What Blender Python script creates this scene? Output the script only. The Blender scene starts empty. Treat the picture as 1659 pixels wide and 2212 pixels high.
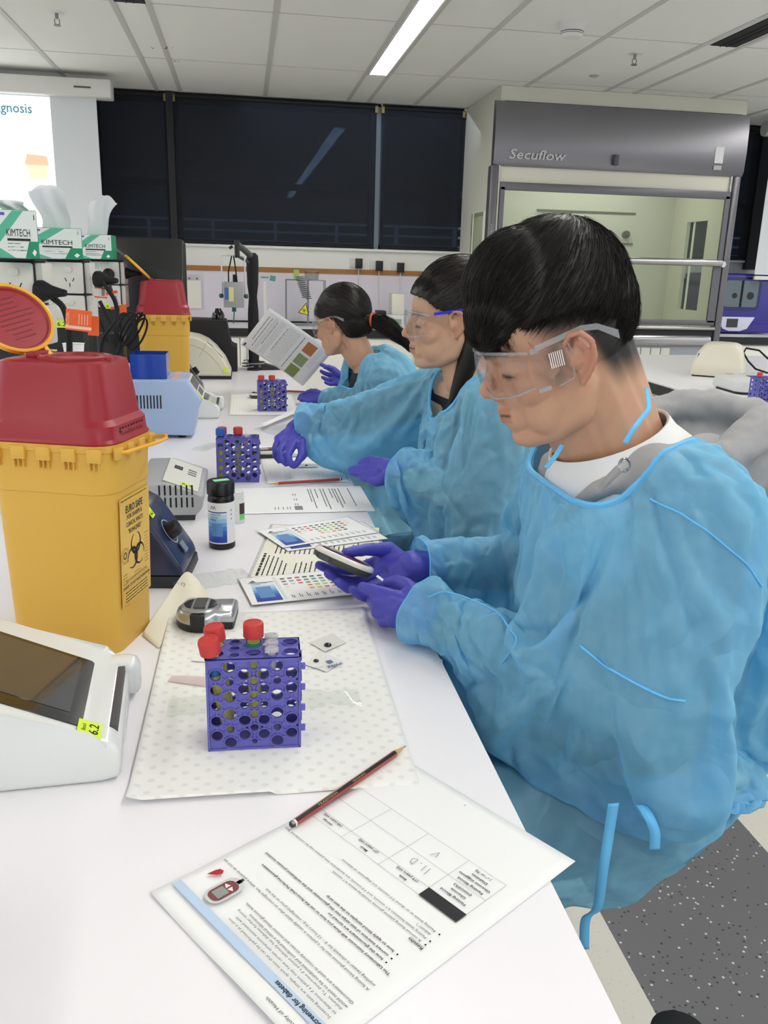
import bpy, bmesh, math, random
import numpy as np
from mathutils import Vector, Matrix, Euler, noise

random.seed(7)
S = bpy.context.scene
COL = S.collection

# ------------------------------------------------------------------ camera
# world: x across the room, y along the benches, z up; floor at 0
CAM = Vector((0, 0, 1.4))
RM = Matrix(((0.98724453, 0.01837558, -0.15814732),
             (-0.15695782, 0.2788643, -0.94741699),
             (0.0266923, 0.9601547, 0.27819145)))
FPX = 1838.0
cam = bpy.data.cameras.new('camera')
cam.sensor_fit = 'VERTICAL'
cam.sensor_height = 24.0
cam.lens = 24.0 * FPX / 2212.0
cam.clip_start = 0.02
cam.clip_end = 100
camo = bpy.data.objects.new('camera', cam)
COL.objects.link(camo)
camo.matrix_world = Matrix.Translation(CAM) @ RM.to_4x4()
S.camera = camo

# ------------------------------------------------------------------ world, exposure
w = bpy.data.worlds.new('world')
S.world = w
w.use_nodes = True
wb = w.node_tree.nodes['Background']
# the rest of the lit hall: brighter overhead than towards the floor
wt = w.node_tree; wtc = wt.nodes.new('ShaderNodeTexCoord'); wsp = wt.nodes.new('ShaderNodeSeparateXYZ'); wt.links.new(wtc.outputs['Generated'], wsp.inputs[0])
wr_ = wt.nodes.new('ShaderNodeMapRange'); wr_.inputs['From Min'].default_value = -0.45; wr_.inputs['From Max'].default_value = 0.30; wr_.inputs['To Min'].default_value = 0.10; wr_.inputs['To Max'].default_value = 1.28
wt.links.new(wsp.outputs[2], wr_.inputs['Value']); wt.links.new(wr_.outputs[0], wb.inputs[1])
wb.inputs[0].default_value = (0.94, 0.97, 1.0, 1)
S.view_settings.view_transform = 'Standard'
S.view_settings.look = 'None'
S.view_settings.exposure = 0.27
S.view_settings.gamma = 1.0
S.view_settings.use_curve_mapping = False
S.cycles.max_bounces = 8
S.cycles.adaptive_threshold = 0.02
S.cycles.transparent_max_bounces = 20
S.cycles.transmission_bounces = 8
S.cycles.caustics_reflective = False
S.cycles.caustics_refractive = False
S.cycles.sample_clamp_indirect = 4.0
S.cycles.use_denoising = True
STRIP = 18.5          # brightness of the ceiling strip diffusers

# ------------------------------------------------------------------ layout helpers (pixel of the photograph -> point in the room)
def ray(px, py):
    return RM @ Vector((px - 829.5, -(py - 1106.0), -FPX))
def at_z(px, py, z=0.9):
    r = ray(px, py); return CAM + r * ((z - 1.4) / r.z)
def at_y(px, py, y):
    r = ray(px, py); return CAM + r * (y / r.y)
def at_d(px, py, d):
    return CAM + ray(px, py) * (d / FPX)

# ------------------------------------------------------------------ materials
def srgb(c):
    if isinstance(c, str):
        c = c.lstrip('#'); c = [int(c[i:i + 2], 16) / 255 for i in (0, 2, 4)]
    return tuple(((x / 12.92) if x <= 0.04045 else ((x + 0.055) / 1.055) ** 2.4) for x in c)

MATS = {}
def mat(name, col, rough=0.5, metal=0.0, bump=0.0, scale=200.0, var=0.0, coat=0.0, alpha=1.0,
        trans=0.0, emit=None, estr=0.0, sss=0.0, spec=0.5, ior=1.45, sheen=0.0):
    if name in MATS: return MATS[name]
    m = bpy.data.materials.new(name); m.use_nodes = True
    nt = m.node_tree; b = nt.nodes['Principled BSDF']
    c = srgb(col)
    b.inputs['Base Color'].default_value = (*c, 1)
    b.inputs['Roughness'].default_value = rough
    b.inputs['Metallic'].default_value = metal
    b.inputs['Coat Weight'].default_value = coat
    b.inputs['Coat Roughness'].default_value = 0.08
    b.inputs['Alpha'].default_value = alpha
    b.inputs['Transmission Weight'].default_value = trans
    b.inputs['Specular IOR Level'].default_value = spec
    b.inputs['IOR'].default_value = ior
    b.inputs['Sheen Weight'].default_value = sheen
    if sss:
        b.inputs['Subsurface Weight'].default_value = sss
        b.inputs['Subsurface Radius'].default_value = (0.012, 0.004, 0.002)
        b.inputs['Subsurface Scale'].default_value = 1.0
    if emit is not None:
        b.inputs['Emission Color'].default_value = (*srgb(emit), 1)
        b.inputs['Emission Strength'].default_value = estr
    tc = nt.nodes.new('ShaderNodeTexCoord')
    nz = nt.nodes.new('ShaderNodeTexNoise')
    nz.inputs['Scale'].default_value = scale
    nz.inputs['Detail'].default_value = 3
    nt.links.new(tc.outputs['Object'], nz.inputs['Vector'])
    if bump:
        bp = nt.nodes.new('ShaderNodeBump'); bp.inputs['Strength'].default_value = bump
        bp.inputs['Distance'].default_value = 0.001
        nt.links.new(nz.outputs['Fac'], bp.inputs['Height'])
        nt.links.new(bp.outputs['Normal'], b.inputs['Normal'])
    if var:
        n2 = nt.nodes.new('ShaderNodeTexNoise'); n2.inputs['Scale'].default_value = scale * 0.12
        nt.links.new(tc.outputs['Object'], n2.inputs['Vector'])
        mx = nt.nodes.new('ShaderNodeMixRGB'); mx.blend_type = 'MIX'
        mx.inputs[1].default_value = (*c, 1)
        mx.inputs[2].default_value = (*[x * (1 - var) for x in c], 1)
        nt.links.new(n2.outputs['Fac'], mx.inputs[0])
        nt.links.new(mx.outputs[0], b.inputs['Base Color'])
    MATS[name] = m
    return m

# ------------------------------------------------------------------ mesh helpers
def ident(): return Matrix.Identity(4)
def T(x, y, z): return Matrix.Translation((x, y, z))
def RX(a): return Matrix.Rotation(a, 4, 'X')
def RY(a): return Matrix.Rotation(a, 4, 'Y')
def RZ(a): return Matrix.Rotation(a, 4, 'Z')
def D(a): return math.radians(a)

class MB:
    """collects simple shapes into one mesh; mi = material slot of what is added next"""
    def __init__(self): self.bm = bmesh.new(); self.mi = 0
    def _add(self, vs, fs, M=None):
        M = M or ident()
        bv = [self.bm.verts.new(M @ Vector(v)) for v in vs]
        for f in fs:
            try:
                nf = self.bm.faces.new([bv[i] for i in f]); nf.material_index = self.mi
            except ValueError: pass
        return self
    def box(self, x0, x1, y0, y1, z0, z1, M=None, bev=0.0, seg=2):
        b = bmesh.new()
        vs = [b.verts.new(v) for v in ((x0,y0,z0),(x1,y0,z0),(x1,y1,z0),(x0,y1,z0),(x0,y0,z1),(x1,y0,z1),(x1,y1,z1),(x0,y1,z1))]
        for f in ((3,2,1,0),(4,5,6,7),(0,1,5,4),(1,2,6,5),(2,3,7,6),(3,0,4,7)): b.faces.new([vs[i] for i in f])
        if bev: bmesh.ops.bevel(b, geom=b.edges[:], offset=bev, segments=seg, profile=0.5, affect='EDGES', clamp_overlap=True)
        return self._merge(b, M)
    def _merge(self, b, M=None):
        b.verts.ensure_lookup_table(); b.verts.index_update()
        self._add([v.co.copy() for v in b.verts], [[v.index for v in f.verts] for f in b.faces], M)
        b.free(); return self
    def prism(self, pts, z0, z1, M=None, bev=0.0, seg=2):
        n = len(pts); b = bmesh.new()
        lo = [b.verts.new((p[0], p[1], z0)) for p in pts]; hi = [b.verts.new((p[0], p[1], z1)) for p in pts]
        b.faces.new(lo[::-1]); b.faces.new(hi)
        for i in range(n): b.faces.new((lo[i], lo[(i+1)%n], hi[(i+1)%n], hi[i]))
        if bev: bmesh.ops.bevel(b, geom=b.edges[:], offset=bev, segments=seg, profile=0.5, affect='EDGES', clamp_overlap=True)
        return self._merge(b, M)
    def loft(self, rings, M=None, cap0=True, cap1=True):
        n = len(rings[0]); vs = [p for r in rings for p in r]; fs = []
        for k in range(len(rings) - 1):
            for i in range(n):
                j = (i + 1) % n; fs.append((k*n+i, k*n+j, (k+1)*n+j, (k+1)*n+i))
        if cap0: fs.append(tuple(range(n))[::-1])
        if cap1: fs.append(tuple((len(rings)-1)*n + i for i in range(n)))
        return self._add(vs, fs, M)
    def lathe(self, prof, M=None, n=32, cap0=True, cap1=True):
        return self.loft([[(r*math.cos(2*math.pi*i/n), r*math.sin(2*math.pi*i/n), z) for i in range(n)] for r, z in prof], M, cap0, cap1)
    def cyl(self, r, z0, z1, M=None, n=24): return self.lathe([(r, z0), (r, z1)], M, n)
    def tube(self, pts, r, n=8, closed=False, M=None):
        pts = [Vector(p) for p in pts]; m = len(pts)
        rr = r if isinstance(r, (list, tuple)) else [r] * m
        rings = []; up = Vector((0, 0, 1))
        for i, p in enumerate(pts):
            a = pts[max(0, i-1)] if not closed else pts[i-1]
            b = pts[min(m-1, i+1)] if not closed else pts[(i+1) % m]
            t = (b - a).normalized()
            if i == 0:
                s = t.cross(up)
                if s.length < 1e-3: s = t.cross(Vector((1, 0, 0)))
            else:
                s = s - t * s.dot(t)
                if s.length < 1e-6: s = t.orthogonal()
            s.normalize(); q = t.cross(s)
            rings.append([p + (s*math.cos(2*math.pi*k/n) + q*math.sin(2*math.pi*k/n)) * rr[i] for k in range(n)])
        if closed: rings.append(rings[0])
        return self.loft(rings, M, not closed, not closed)
    def sphere(self, c, r, n=16, M=None, sc=(1, 1, 1)):
        rings = []
        for k in range(1, n):
            a = math.pi * k / n - math.pi / 2
            rings.append([(c[0]+sc[0]*r*math.cos(a)*math.cos(2*math.pi*i/(2*n)), c[1]+sc[1]*r*math.cos(a)*math.sin(2*math.pi*i/(2*n)), c[2]+sc[2]*r*math.sin(a)) for i in range(2*n)])
        return self.loft(rings, M)
    def quad(self, a, b, c, d, M=None): return self._add([a, b, c, d], [(0, 1, 2, 3)], M)
    def build(self, name, mats, parent=None, M=None, angle=35, smooth=True):
        me = bpy.data.meshes.new(name); bmesh.ops.recalc_face_normals(self.bm, faces=self.bm.faces[:])
        self.bm.to_mesh(me); self.bm.free()
        for m in (mats if isinstance(mats, (list, tuple)) else [mats]): me.materials.append(m)
        if smooth and len(me.polygons):
            me.polygons.foreach_set('use_smooth', [True] * len(me.polygons)); me.set_sharp_from_angle(angle=D(angle))
        o = bpy.data.objects.new(name, me); COL.objects.link(o)
        if parent: o.parent = parent
        if M is not None: o.matrix_local = M
        return o

def tag(o, label=None, cat=None, group=None, kind=None):
    if label: o['label'] = label
    if cat: o['category'] = cat
    if group: o['group'] = group
    if kind: o['kind'] = kind
    return o
def thing(name, label, cat, loc=(0, 0, 0), rz=0.0, group=None, M=None):
    o = bpy.data.objects.new(name, None); o.empty_display_size = 0.05; COL.objects.link(o)
    if M is not None: o.matrix_world = M
    else: o.location = loc; o.rotation_euler = (0, 0, rz)
    return tag(o, label, cat, group)
def struct(o): o['kind'] = 'structure'; return o
def copy_tree(o, parent=None):
    c = o.copy(); COL.objects.link(c); c.parent = parent
    for ch in list(o.children):
        d = copy_tree(ch, c); d.matrix_parent_inverse = ch.matrix_parent_inverse.copy()
    return c

# writing: every line is collected into one mesh
class Print:
    def __init__(self): self.bm = bmesh.new(); self.mi = 0
    def line(self, s, x0, y0, h, x1=None, M=None, bold=0.0, align='L', z=0.0):
        cu = bpy.data.curves.new('t', 'FONT'); cu.body = s; cu.size = 1.0; cu.resolution_u = 2
        cu.offset = bold
        o = bpy.data.objects.new('t', cu); COL.objects.link(o)
        dg = bpy.context.evaluated_depsgraph_get(); me = bpy.data.meshes.new_from_object(o.evaluated_get(dg))
        bpy.data.objects.remove(o); bpy.data.curves.remove(cu)
        n = len(me.vertices)
        if n:
            co = np.empty(n * 3); me.vertices.foreach_get('co', co); co = co.reshape(-1, 3)
            w_ = co[:, 0].max() - co[:, 0].min(); mn = co[:, 0].min()
            sy = h / 0.70; sx = sy if x1 is None else (x1 - x0) / w_
            xx = x0
            if align == 'C' and x1 is None: xx = x0 - w_ * sx / 2
            M = M or ident(); base = len(self.bm.verts)
            vs = [self.bm.verts.new(M @ Vector(((c[0] - mn) * sx + xx, c[1] * sy + y0, z))) for c in co]
            for p in me.polygons:
                try:
                    f = self.bm.faces.new([vs[i] for i in p.vertices]); f.material_index = self.mi
                except ValueError: pass
        bpy.data.meshes.remove(me); return self
    def rect(self, x0, x1, y0, y1, M=None, z=0.0):
        M = M or ident()
        f = self.bm.faces.new([self.bm.verts.new(M @ Vector(p)) for p in ((x0,y0,z),(x1,y0,z),(x1,y1,z),(x0,y1,z))]); f.material_index = self.mi
        return self
    def poly(self, pts, M=None, z=0.0):
        M = M or ident()
        f = self.bm.faces.new([self.bm.verts.new(M @ Vector((p[0], p[1], z))) for p in pts]); f.material_index = self.mi
        return self
    def stroke(self, pts, w, M=None, z=0.0):
        for a, b in zip(pts[:-1], pts[1:]):
            a = Vector(a[:2]); b = Vector(b[:2]); t = (b - a).normalized(); n = Vector((-t.y, t.x)) * w / 2; e = t * w * 0.3
            self.poly([a - n - e, b - n + e, b + n + e, a + n - e], M, z)
        return self
    def ring(self, cx, cy, r, w, a0=0, a1=360, n=28, M=None, z=0.0, sx=1.0):
        pts = [(cx + sx*r*math.cos(D(a0+(a1-a0)*i/n)), cy + r*math.sin(D(a0+(a1-a0)*i/n))) for i in range(n+1)]
        return self.stroke(pts, w, M, z)
    def build(self, name, mats, parent=None, M=None):
        me = bpy.data.meshes.new(name); self.bm.to_mesh(me); self.bm.free()
        for m in (mats if isinstance(mats, (list, tuple)) else [mats]): me.materials.append(m)
        o = bpy.data.objects.new(name, me); COL.objects.link(o)
        if parent: o.parent = parent
        if M is not None: o.matrix_local = M
        return o

def frame(origin, x, z):
    """matrix with the given x axis and z (normal) axis"""
    x = Vector(x).normalized(); z = Vector(z); z = (z - x * z.dot(x)).normalized(); y = z.cross(x)
    m = Matrix((x, y, z)).transposed().to_4x4(); m.translation = Vector(origin); return m
def rrect(w_, h_, r, n=6, cx=0.0, cy=0.0):
    pts = []
    for sx, sy, a in ((1, 1, 0), (-1, 1, 90), (-1, -1, 180), (1, -1, 270)):
        for i in range(n + 1):
            t = D(a + 90 * i / n); pts.append((cx + sx*(w_/2-r) + r*math.cos(t), cy + sy*(h_/2-r) + r*math.sin(t)))
    return pts
INK = mat('ink', '#26262a', 0.7)
INKG = mat('grey_ink', '#808084', 0.7)
# ================================================================== THE ROOM
M_CEIL = mat('ceiling_tile', '#f0f0ec', 0.9, bump=0.15, scale=400)
M_CEILG = mat('ceiling_grid', '#c8c8c4', 0.6)
M_WALL = mat('wall_paint', '#e9e9e4', 0.7)
M_SPLASH = mat('splash_panel', '#ded8e2', 0.45)
M_BROWN = mat('timber_rail', '#a8743c', 0.5, var=0.2, scale=60)
M_FRAME = mat('window_frame_dark', '#3a4046', 0.5)

# floor: pale vinyl with a dark speckled walkway set in
fm = bpy.data.materials.new('floor_vinyl'); fm.use_nodes = True
nt = fm.node_tree; fb = nt.nodes['Principled BSDF']; fb.inputs['Roughness'].default_value = 0.45
tc = nt.nodes.new('ShaderNodeTexCoord'); sx = nt.nodes.new('ShaderNodeSeparateXYZ'); nt.links.new(tc.outputs['Object'], sx.inputs[0])
def mth(op, a, b=None):
    n = nt.nodes.new('ShaderNodeMath'); n.operation = op
    for i, v in enumerate((a, b)):
        if v is None: continue
        if isinstance(v, (int, float)): n.inputs[i].default_value = v
        else: nt.links.new(v, n.inputs[i])
    return n.outputs[0]
band = mth('MULTIPLY', mth('GREATER_THAN', sx.outputs[0], 0.775), mth('LESS_THAN', sx.outputs[0], 1.283))
vo = nt.nodes.new('ShaderNodeTexVoronoi'); vo.inputs['Scale'].default_value = 75; nt.links.new(tc.outputs['Object'], vo.inputs['Vector'])
fl = mth('LESS_THAN', vo.outputs['Distance'], 0.22)
vs_ = nt.nodes.new('ShaderNodeSeparateColor'); nt.links.new(vo.outputs['Color'], vs_.inputs[0])
wh = mth('MULTIPLY', fl, mth('GREATER_THAN', vs_.outputs[0], 0.72)); bk = mth('MULTIPLY', fl, mth('LESS_THAN', vs_.outputs[0], 0.4))
def mixc(f, a, b):
    n = nt.nodes.new('ShaderNodeMixRGB'); nt.links.new(f, n.inputs[0])
    for i, v in ((1, a), (2, b)):
        if isinstance(v, tuple): n.inputs[i].default_value = v
        else: nt.links.new(v, n.inputs[i])
    return n.outputs[0]
g1 = mixc(wh, (*srgb('#66666a'), 1), (*srgb('#c9c9cb'), 1)); g2 = mixc(bk, g1, (*srgb('#333336'), 1))
p1 = mixc(mth('MULTIPLY', fl, 0.12), (*srgb('#d2cfc6'), 1), (*srgb('#8a8678'), 1))
nt.links.new(mixc(band, p1, g2), fb.inputs['Base Color'])
struct(MB().box(-4.5, 5.5, -3, 7.3, -0.05, 0).build('floor', fm))

# ceiling: tiles, thick rails along the room, fine joints across
c = MB().box(-4.5, 5.5, -3, 7.3, 2.6, 2.65)
c.mi = 1
for x in (-3.0, -2.4, -1.2, -0.605, -0.435, 0.185, 1.33, 1.925, 2.495, 2.715, 3.3, 3.9):
    c.box(x - 0.0145, x + 0.0145, -3, 7.14, 2.595, 2.6005)
for y in [4.81 + 1.205 * k for k in range(-6, 2)]:
    c.box(-4.5, 5.5, y - 0.0035, y + 0.0035, 2.598, 2.6005)
c.box(0.80, 0.825, -3, 7.14, 2.595, 2.6005); c.box(0.955, 0.98, -3, 7.14, 2.595, 2.6005)
struct(c.build('ceiling', [M_CEIL, M_CEILG]))

# strip lights: recessed diffusers, the room's light
M_LAMP = mat('lamp_diffuser', '#ffffff', 0.5, emit='#fffdf6', estr=STRIP)
for lab, x in (('long white strip light recessed in the ceiling, running over the bench edge', 0.89),
               ('long white strip light in the ceiling left of the projection screen', -2.3),
               ('long white strip light in the ceiling right of the fume cupboard', 4.0)):
    t = thing('strip_light', lab, 'ceiling light', (x, 1.5, 2.6), group='strip lights in the ceiling')
    yf = 4.55 if x > 0.5 and x < 1 else 4.3
    MB().box(-0.055, 0.055, -4.3, yf, -0.006, 0.001).build('diffuser', M_LAMP, t)
    MB().box(-0.066, -0.055, -4.31, yf + 0.01, -0.01, 0.001).box(0.055, 0.066, -4.31, yf + 0.01, -0.01, 0.001).box(-0.066, 0.066, yf, yf + 0.01, -0.01, 0.001).build('trim_frame', mat('white_metal', '#e4e4e2', 0.4), t)

# black air slots in the ceiling channels
M_BLK = mat('black_matt', '#0e0e10', 0.7)
for lab, x in (('black air slot in the ceiling channel above the projection screen side', -0.52), ('black air slot in the ceiling channel right of the smoke detector', 2.605)):
    t = thing('ceiling_vent', lab, 'ceiling vent', (x, 0, 2.596), group='black air slots in the ceiling')
    MB().box(-0.075, 0.075, 1.2, 4.81, -0.001, 0.003).build('slot', M_BLK, t)
    MB().box(-0.02, -0.016, 1.2, 4.81, -0.004, 0.0).box(0.016, 0.02, 1.2, 4.81, -0.004, 0.0).build('blade', mat('dark_blade', '#1b1b1d', 0.5), t)

# back wall with window openings
YW = 7.14
wl = MB()
wl.box(-4.5, 5.5, YW, YW + 0.15, 1.36, 1.51)
wl.box(-4.5, -1.10, YW, YW + 0.15, 1.51, 2.6).box(4.5, 5.5, YW, YW + 0.15, 1.51, 2.6)
wl.box(-4.5, 5.5, YW, YW + 0.15, 0, 1.36); wl.box(-1.1, 4.5, YW, YW + 0.15, 2.58, 2.6)
struct(wl.build('wall_back', M_WALL))
struct(MB().box(-4.5, 5.5, YW - 0.012, YW, 1.323, 1.362).build('trim_1', M_BROWN))
struct(MB().box(-4.5, 5.5, YW - 0.006, YW, 0.93, 1.323).build('trim_2', M_SPLASH))
struct(MB().box(-1.12, 4.5, YW - 0.03, YW + 0.15, 1.505, 1.525, bev=0.003).build('trim_3', M_WALL))
def window_glass():
    if 'window_glass' in MATS: return MATS['window_glass']
    m = bpy.data.materials.new('window_glass'); m.use_nodes = True; nt = m.node_tree
    a = nt.nodes.new('ShaderNodeBsdfTransparent'); a.inputs[0].default_value = (0.93, 0.96, 0.97, 1); g = nt.nodes.new('ShaderNodeBsdfGlossy'); g.inputs['Roughness'].default_value = 0.02
    x = nt.nodes.new('ShaderNodeMixShader'); x.inputs[0].default_value = 0.05; nt.links.new(a.outputs[0], x.inputs[1]); nt.links.new(g.outputs[0], x.inputs[2]); nt.links.new(x.outputs[0], nt.nodes['Material Output'].inputs[0])
    MATS['window_glass'] = m; return m
def windowpane(n, x0, x1):
    f = MB()
    f.box(x0, x0 + 0.04, YW + 0.02, YW + 0.12, 1.52, 2.58).box(x1 - 0.04, x1, YW + 0.02, YW + 0.12, 1.52, 2.58)
    f.box(x0, x1, YW + 0.02, YW + 0.12, 2.54, 2.58).box(x0, x1, YW + 0.02, YW + 0.12, 1.52, 1.56).box(x0, x1, YW + 0.04, YW + 0.1, 1.95, 1.995)
    o = struct(f.build('window_%d' % n, mat('transom', '#5b6672', 0.5)))
    MB().box(x0 + 0.04, x1 - 0.04, YW + 0.068, YW + 0.072, 1.56, 2.54).build('pane', window_glass(), o)
windowpane(1, -1.08, -0.53); windowpane(2, -0.50, 1.045); windowpane(3, 1.085, 2.6); windowpane(4, 2.63, 4.46)

# outside in the dark: balcony floor, balustrade, added dark backdrop
M_OUT = mat('night_concrete', '#0d1014', 0.9)
struct(MB().box(-9, 9, 11, 11.2, -1, 6).build('wall_dark_backdrop', M_OUT))  # added dark wall, keeps the bright world from showing through the blinds
struct(MB().box(-6, 8, 7.3, 9.0, 1.05, 1.15).box(-6, 8, 7.3, 9.0, 3.1, 3.2).build('balcony_slab', M_OUT))
r = MB()
for z in (1.50, 1.59, 1.68, 1.77):
    r.box(-3, 6, 8.6, 8.63, z - 0.011, z + 0.011)
for x in [-0.86 + 0.585 * k for k in range(-3, 12)]:
    r.box(x - 0.014, x + 0.014, 8.58, 8.65, 1.15, 1.77)
tag(r.build('balcony_railing', mat('railing_steel', '#aab6c6', 0.6)), 'grey steel balcony railing outside the dark windows', 'railing')

lo_ = bpy.data.lights.new('railing_fill_light', 'AREA'); lo_.energy = 14; lo_.size = 3.0; lo_.color = (0.75, 0.85, 1.0)  # unseen area light, added to brighten the railing
lo = bpy.data.objects.new('railing_fill_light', lo_); COL.objects.link(lo); lo.location = (1.5, 8.0, 3.0); lo.rotation_euler = (D(25), 0, 0)

# roller blinds of dark see-through screen fabric
bm_ = bpy.data.materials.new('blind_fabric'); bm_.use_nodes = True
nt = bm_.node_tree; nt.nodes['Principled BSDF'].inputs['Base Color'].default_value = (*srgb('#1e2125'), 1)
nt.nodes['Principled BSDF'].inputs['Roughness'].default_value = 0.75
tr = nt.nodes.new('ShaderNodeBsdfTransparent'); tr.inputs[0].default_value = (0.75, 0.85, 1, 1)
mx = nt.nodes.new('ShaderNodeMixShader'); mx.inputs[0].default_value = 0.46
nt.links.new(nt.nodes['Principled BSDF'].outputs[0], mx.inputs[1]); nt.links.new(tr.outputs[0], mx.inputs[2])
nt.links.new(mx.outputs[0], nt.nodes['Material Output'].inputs[0])
for lab, x0, x1 in (('narrow dark roller blind beside the projection screen', -1.04, -0.55), ('widest dark roller blind, middle of the window wall', -0.49, 1.04),
                    ('dark roller blind running behind the left side of the fume cupboard', 1.09, 1.735), ('dark roller blind right of the fume cupboard', 3.64, 4.30)):
    t = thing('roller_blind', lab, 'blind', ((x0 + x1) / 2, YW - 0.03, 1.53), group='dark roller blinds')
    h_ = (x1 - x0) / 2
    MB().box(-h_, h_, -0.0008, 0.0008, 0.0, 1.045).build('fabric', bm_, t)
    MB().tube([(-h_, 0, 1.047), (h_, 0, 1.047)], 0.02, 12).build('roller', M_BLK, t)
    MB().box(-h_, h_, -0.006, 0.006, 0.0, 0.018).build('hem_bar', M_BLK, t)
    for sx_ in (-1, 1):
        MB().box(sx_ * h_ - 0.012, sx_ * h_ + 0.012, -0.02, 0.02, 1.0, 1.055, bev=0.003).build('bracket', mat('brass_bracket', '#8d7a4c', 0.4, 0.6), t)
struct(MB().box(-0.545, -0.495, YW - 0.06, YW + 0.12, 1.52, 2.6).build('trim_4', mat('mullion_dark', '#15171a', 0.5)))
struct(MB().box(1.047, 1.083, YW + 0.0, YW + 0.12, 1.52, 2.6).build('trim_5', mat('mullion_light', '#76828e', 0.35)))
struct(MB().box(-1.12, -1.04, YW - 0.05, YW + 0.1, 1.45, 2.6).build('trim_6', mat('jamb_dark', '#22262a', 0.5)))
struct(MB().box(4.30, 4.40, YW - 0.05, YW + 0.1, 1.45, 2.6).build('trim_7', MATS['jamb_dark']))

# ceiling fittings
for lab, px, py in (('ceiling sprinkler head at the upper left, above the projection screen', 122, 27), ('ceiling sprinkler head above the fume cupboard', 1372, 115)):
    p = at_z(px, py, 2.6)
    t = thing('sprinkler_head', lab, 'sprinkler', p, group='ceiling sprinklers')
    MB().lathe([(0.001, -0.004), (0.038, -0.004), (0.04, -0.001), (0.04, 0)]).build('rose', mat('white_metal', '#e4e4e2'), t)
    MB().cyl(0.009, -0.03, -0.003, n=12).tube([(-0.012, 0, -0.03), (-0.012, 0, -0.05), (0, 0, -0.058)], 0.003, 6).tube([(0.012, 0, -0.03), (0.012, 0, -0.05), (0, 0, -0.058)], 0.003, 6).cyl(0.018, -0.062, -0.058, n=16).build('nozzle', mat('chrome', '#9b9b9b', 0.25, 0.9), t)
p = at_z(1237, 52, 2.6)
t = thing('smoke_detector', 'round white smoke detector on a ceiling tile', 'smoke detector', p)
MB().lathe([(0.001, 0), (0.07, 0), (0.068, -0.022), (0.058, -0.03), (0.056, -0.05), (0.045, -0.062), (0.001, -0.064)][::-1]).build('body', mat('white_plastic', '#e6e6e3', 0.45), t)
MB().lathe([(0.0585, -0.036), (0.0585, -0.039)], cap0=False, cap1=False).lathe([(0.0565, -0.044), (0.0565, -0.047)], cap0=False, cap1=False).build('vent_slit', M_BLK, t)
p = at_z(1283, 163, 2.6)
t = thing('ceiling_sensor', 'tiny grey fitting on a ceiling tile near the fume cupboard', 'sensor', p)
MB().lathe([(0.001, -0.012), (0.02, -0.01), (0.035, 0)]).build('sensor_cap', mat('grey_fitting', '#a8a8a6', 0.5), t)

# projection screen at the left
t = thing('projection_screen', 'white projection screen pulled down from the ceiling, slide shining on it', 'projection screen', (-1.9, 6.6, 2.44))
MB().box(-1.1, 1.04, -0.07, 0.08, 0.0, 0.115, bev=0.012).build('housing', mat('white_plastic', ''), t)
MB().box(0.80, 0.91, -0.074, -0.069, 0.052, 0.062).build('badge', mat('badge_grey', '#555558', 0.5), t)
MB().box(-1.0, 0.93, 0.0, 0.002, -1.5, 0.0).build('fabric', mat('screen_fabric', '#dfe4e9', 0.8), t)
MB().box(-1.0, 0.93, -0.012, 0.012, -1.52, -1.49).build('bottom_bar', mat('white_plastic', ''), t)
# the slide is light thrown on the screen: it shines by itself
MB().box(-0.98, 0.626, -0.0015, 0.0, -1.3, -0.006).build('slide', mat('slide_light', '#f4f8fa', 0.9, emit='#f8fcfb', estr=1.15), t)
pr = Print(); pr.line('Diagnosis', 0.20, -0.115, 0.060, x1=0.51, z=0, bold=0.018)
pr.build('slide_title', mat('slide_text', '#10181a', 0.9, emit='#5f98a8', estr=0.8), t, M=T(0, -0.02, 0) @ RX(D(90)))
q = Print(); q.mi = 0; q.poly([(0.46, -0.53), (0.57, -0.53), (0.585, -0.44), (0.44, -0.44)]); q.mi = 1; q.poly([(0.43, -0.44), (0.59, -0.44), (0.58, -0.38), (0.45, -0.37)])
q.build('slide_picture', [mat('slide_yellow', '#181510', 0.9, emit='#f9ecc8', estr=1.0), mat('slide_orange', '#181210', 0.9, emit='#efc8a4', estr=1.0)], t, M=T(0, -0.006, 0) @ RX(D(90)))
t = thing('projection_screen', 'white projection screen with rounded housing right of the fume cupboard, cut by the frame', 'projection screen', (4.65, 6.6, 2.44))
MB().box(-0.62, 0.82, -0.07, 0.07, 0.0, 0.11, bev=0.045, seg=6).build('housing', mat('white_plastic', ''), t)
MB().cyl(0.056, 0, 0.03, M=T(-0.65, 0, 0.055) @ RY(D(90))).build('end_cap', mat('grey_cap', '#a9abad', 0.5), t)
MB().box(-0.56, 0.8, 0.0, 0.002, -1.03, 0.0).build('fabric', MATS['screen_fabric'], t)
MB().box(-0.56, 0.8, -0.012, 0.012, -1.07, -1.04).build('bottom_bar', mat('white_plastic', ''), t)

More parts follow.
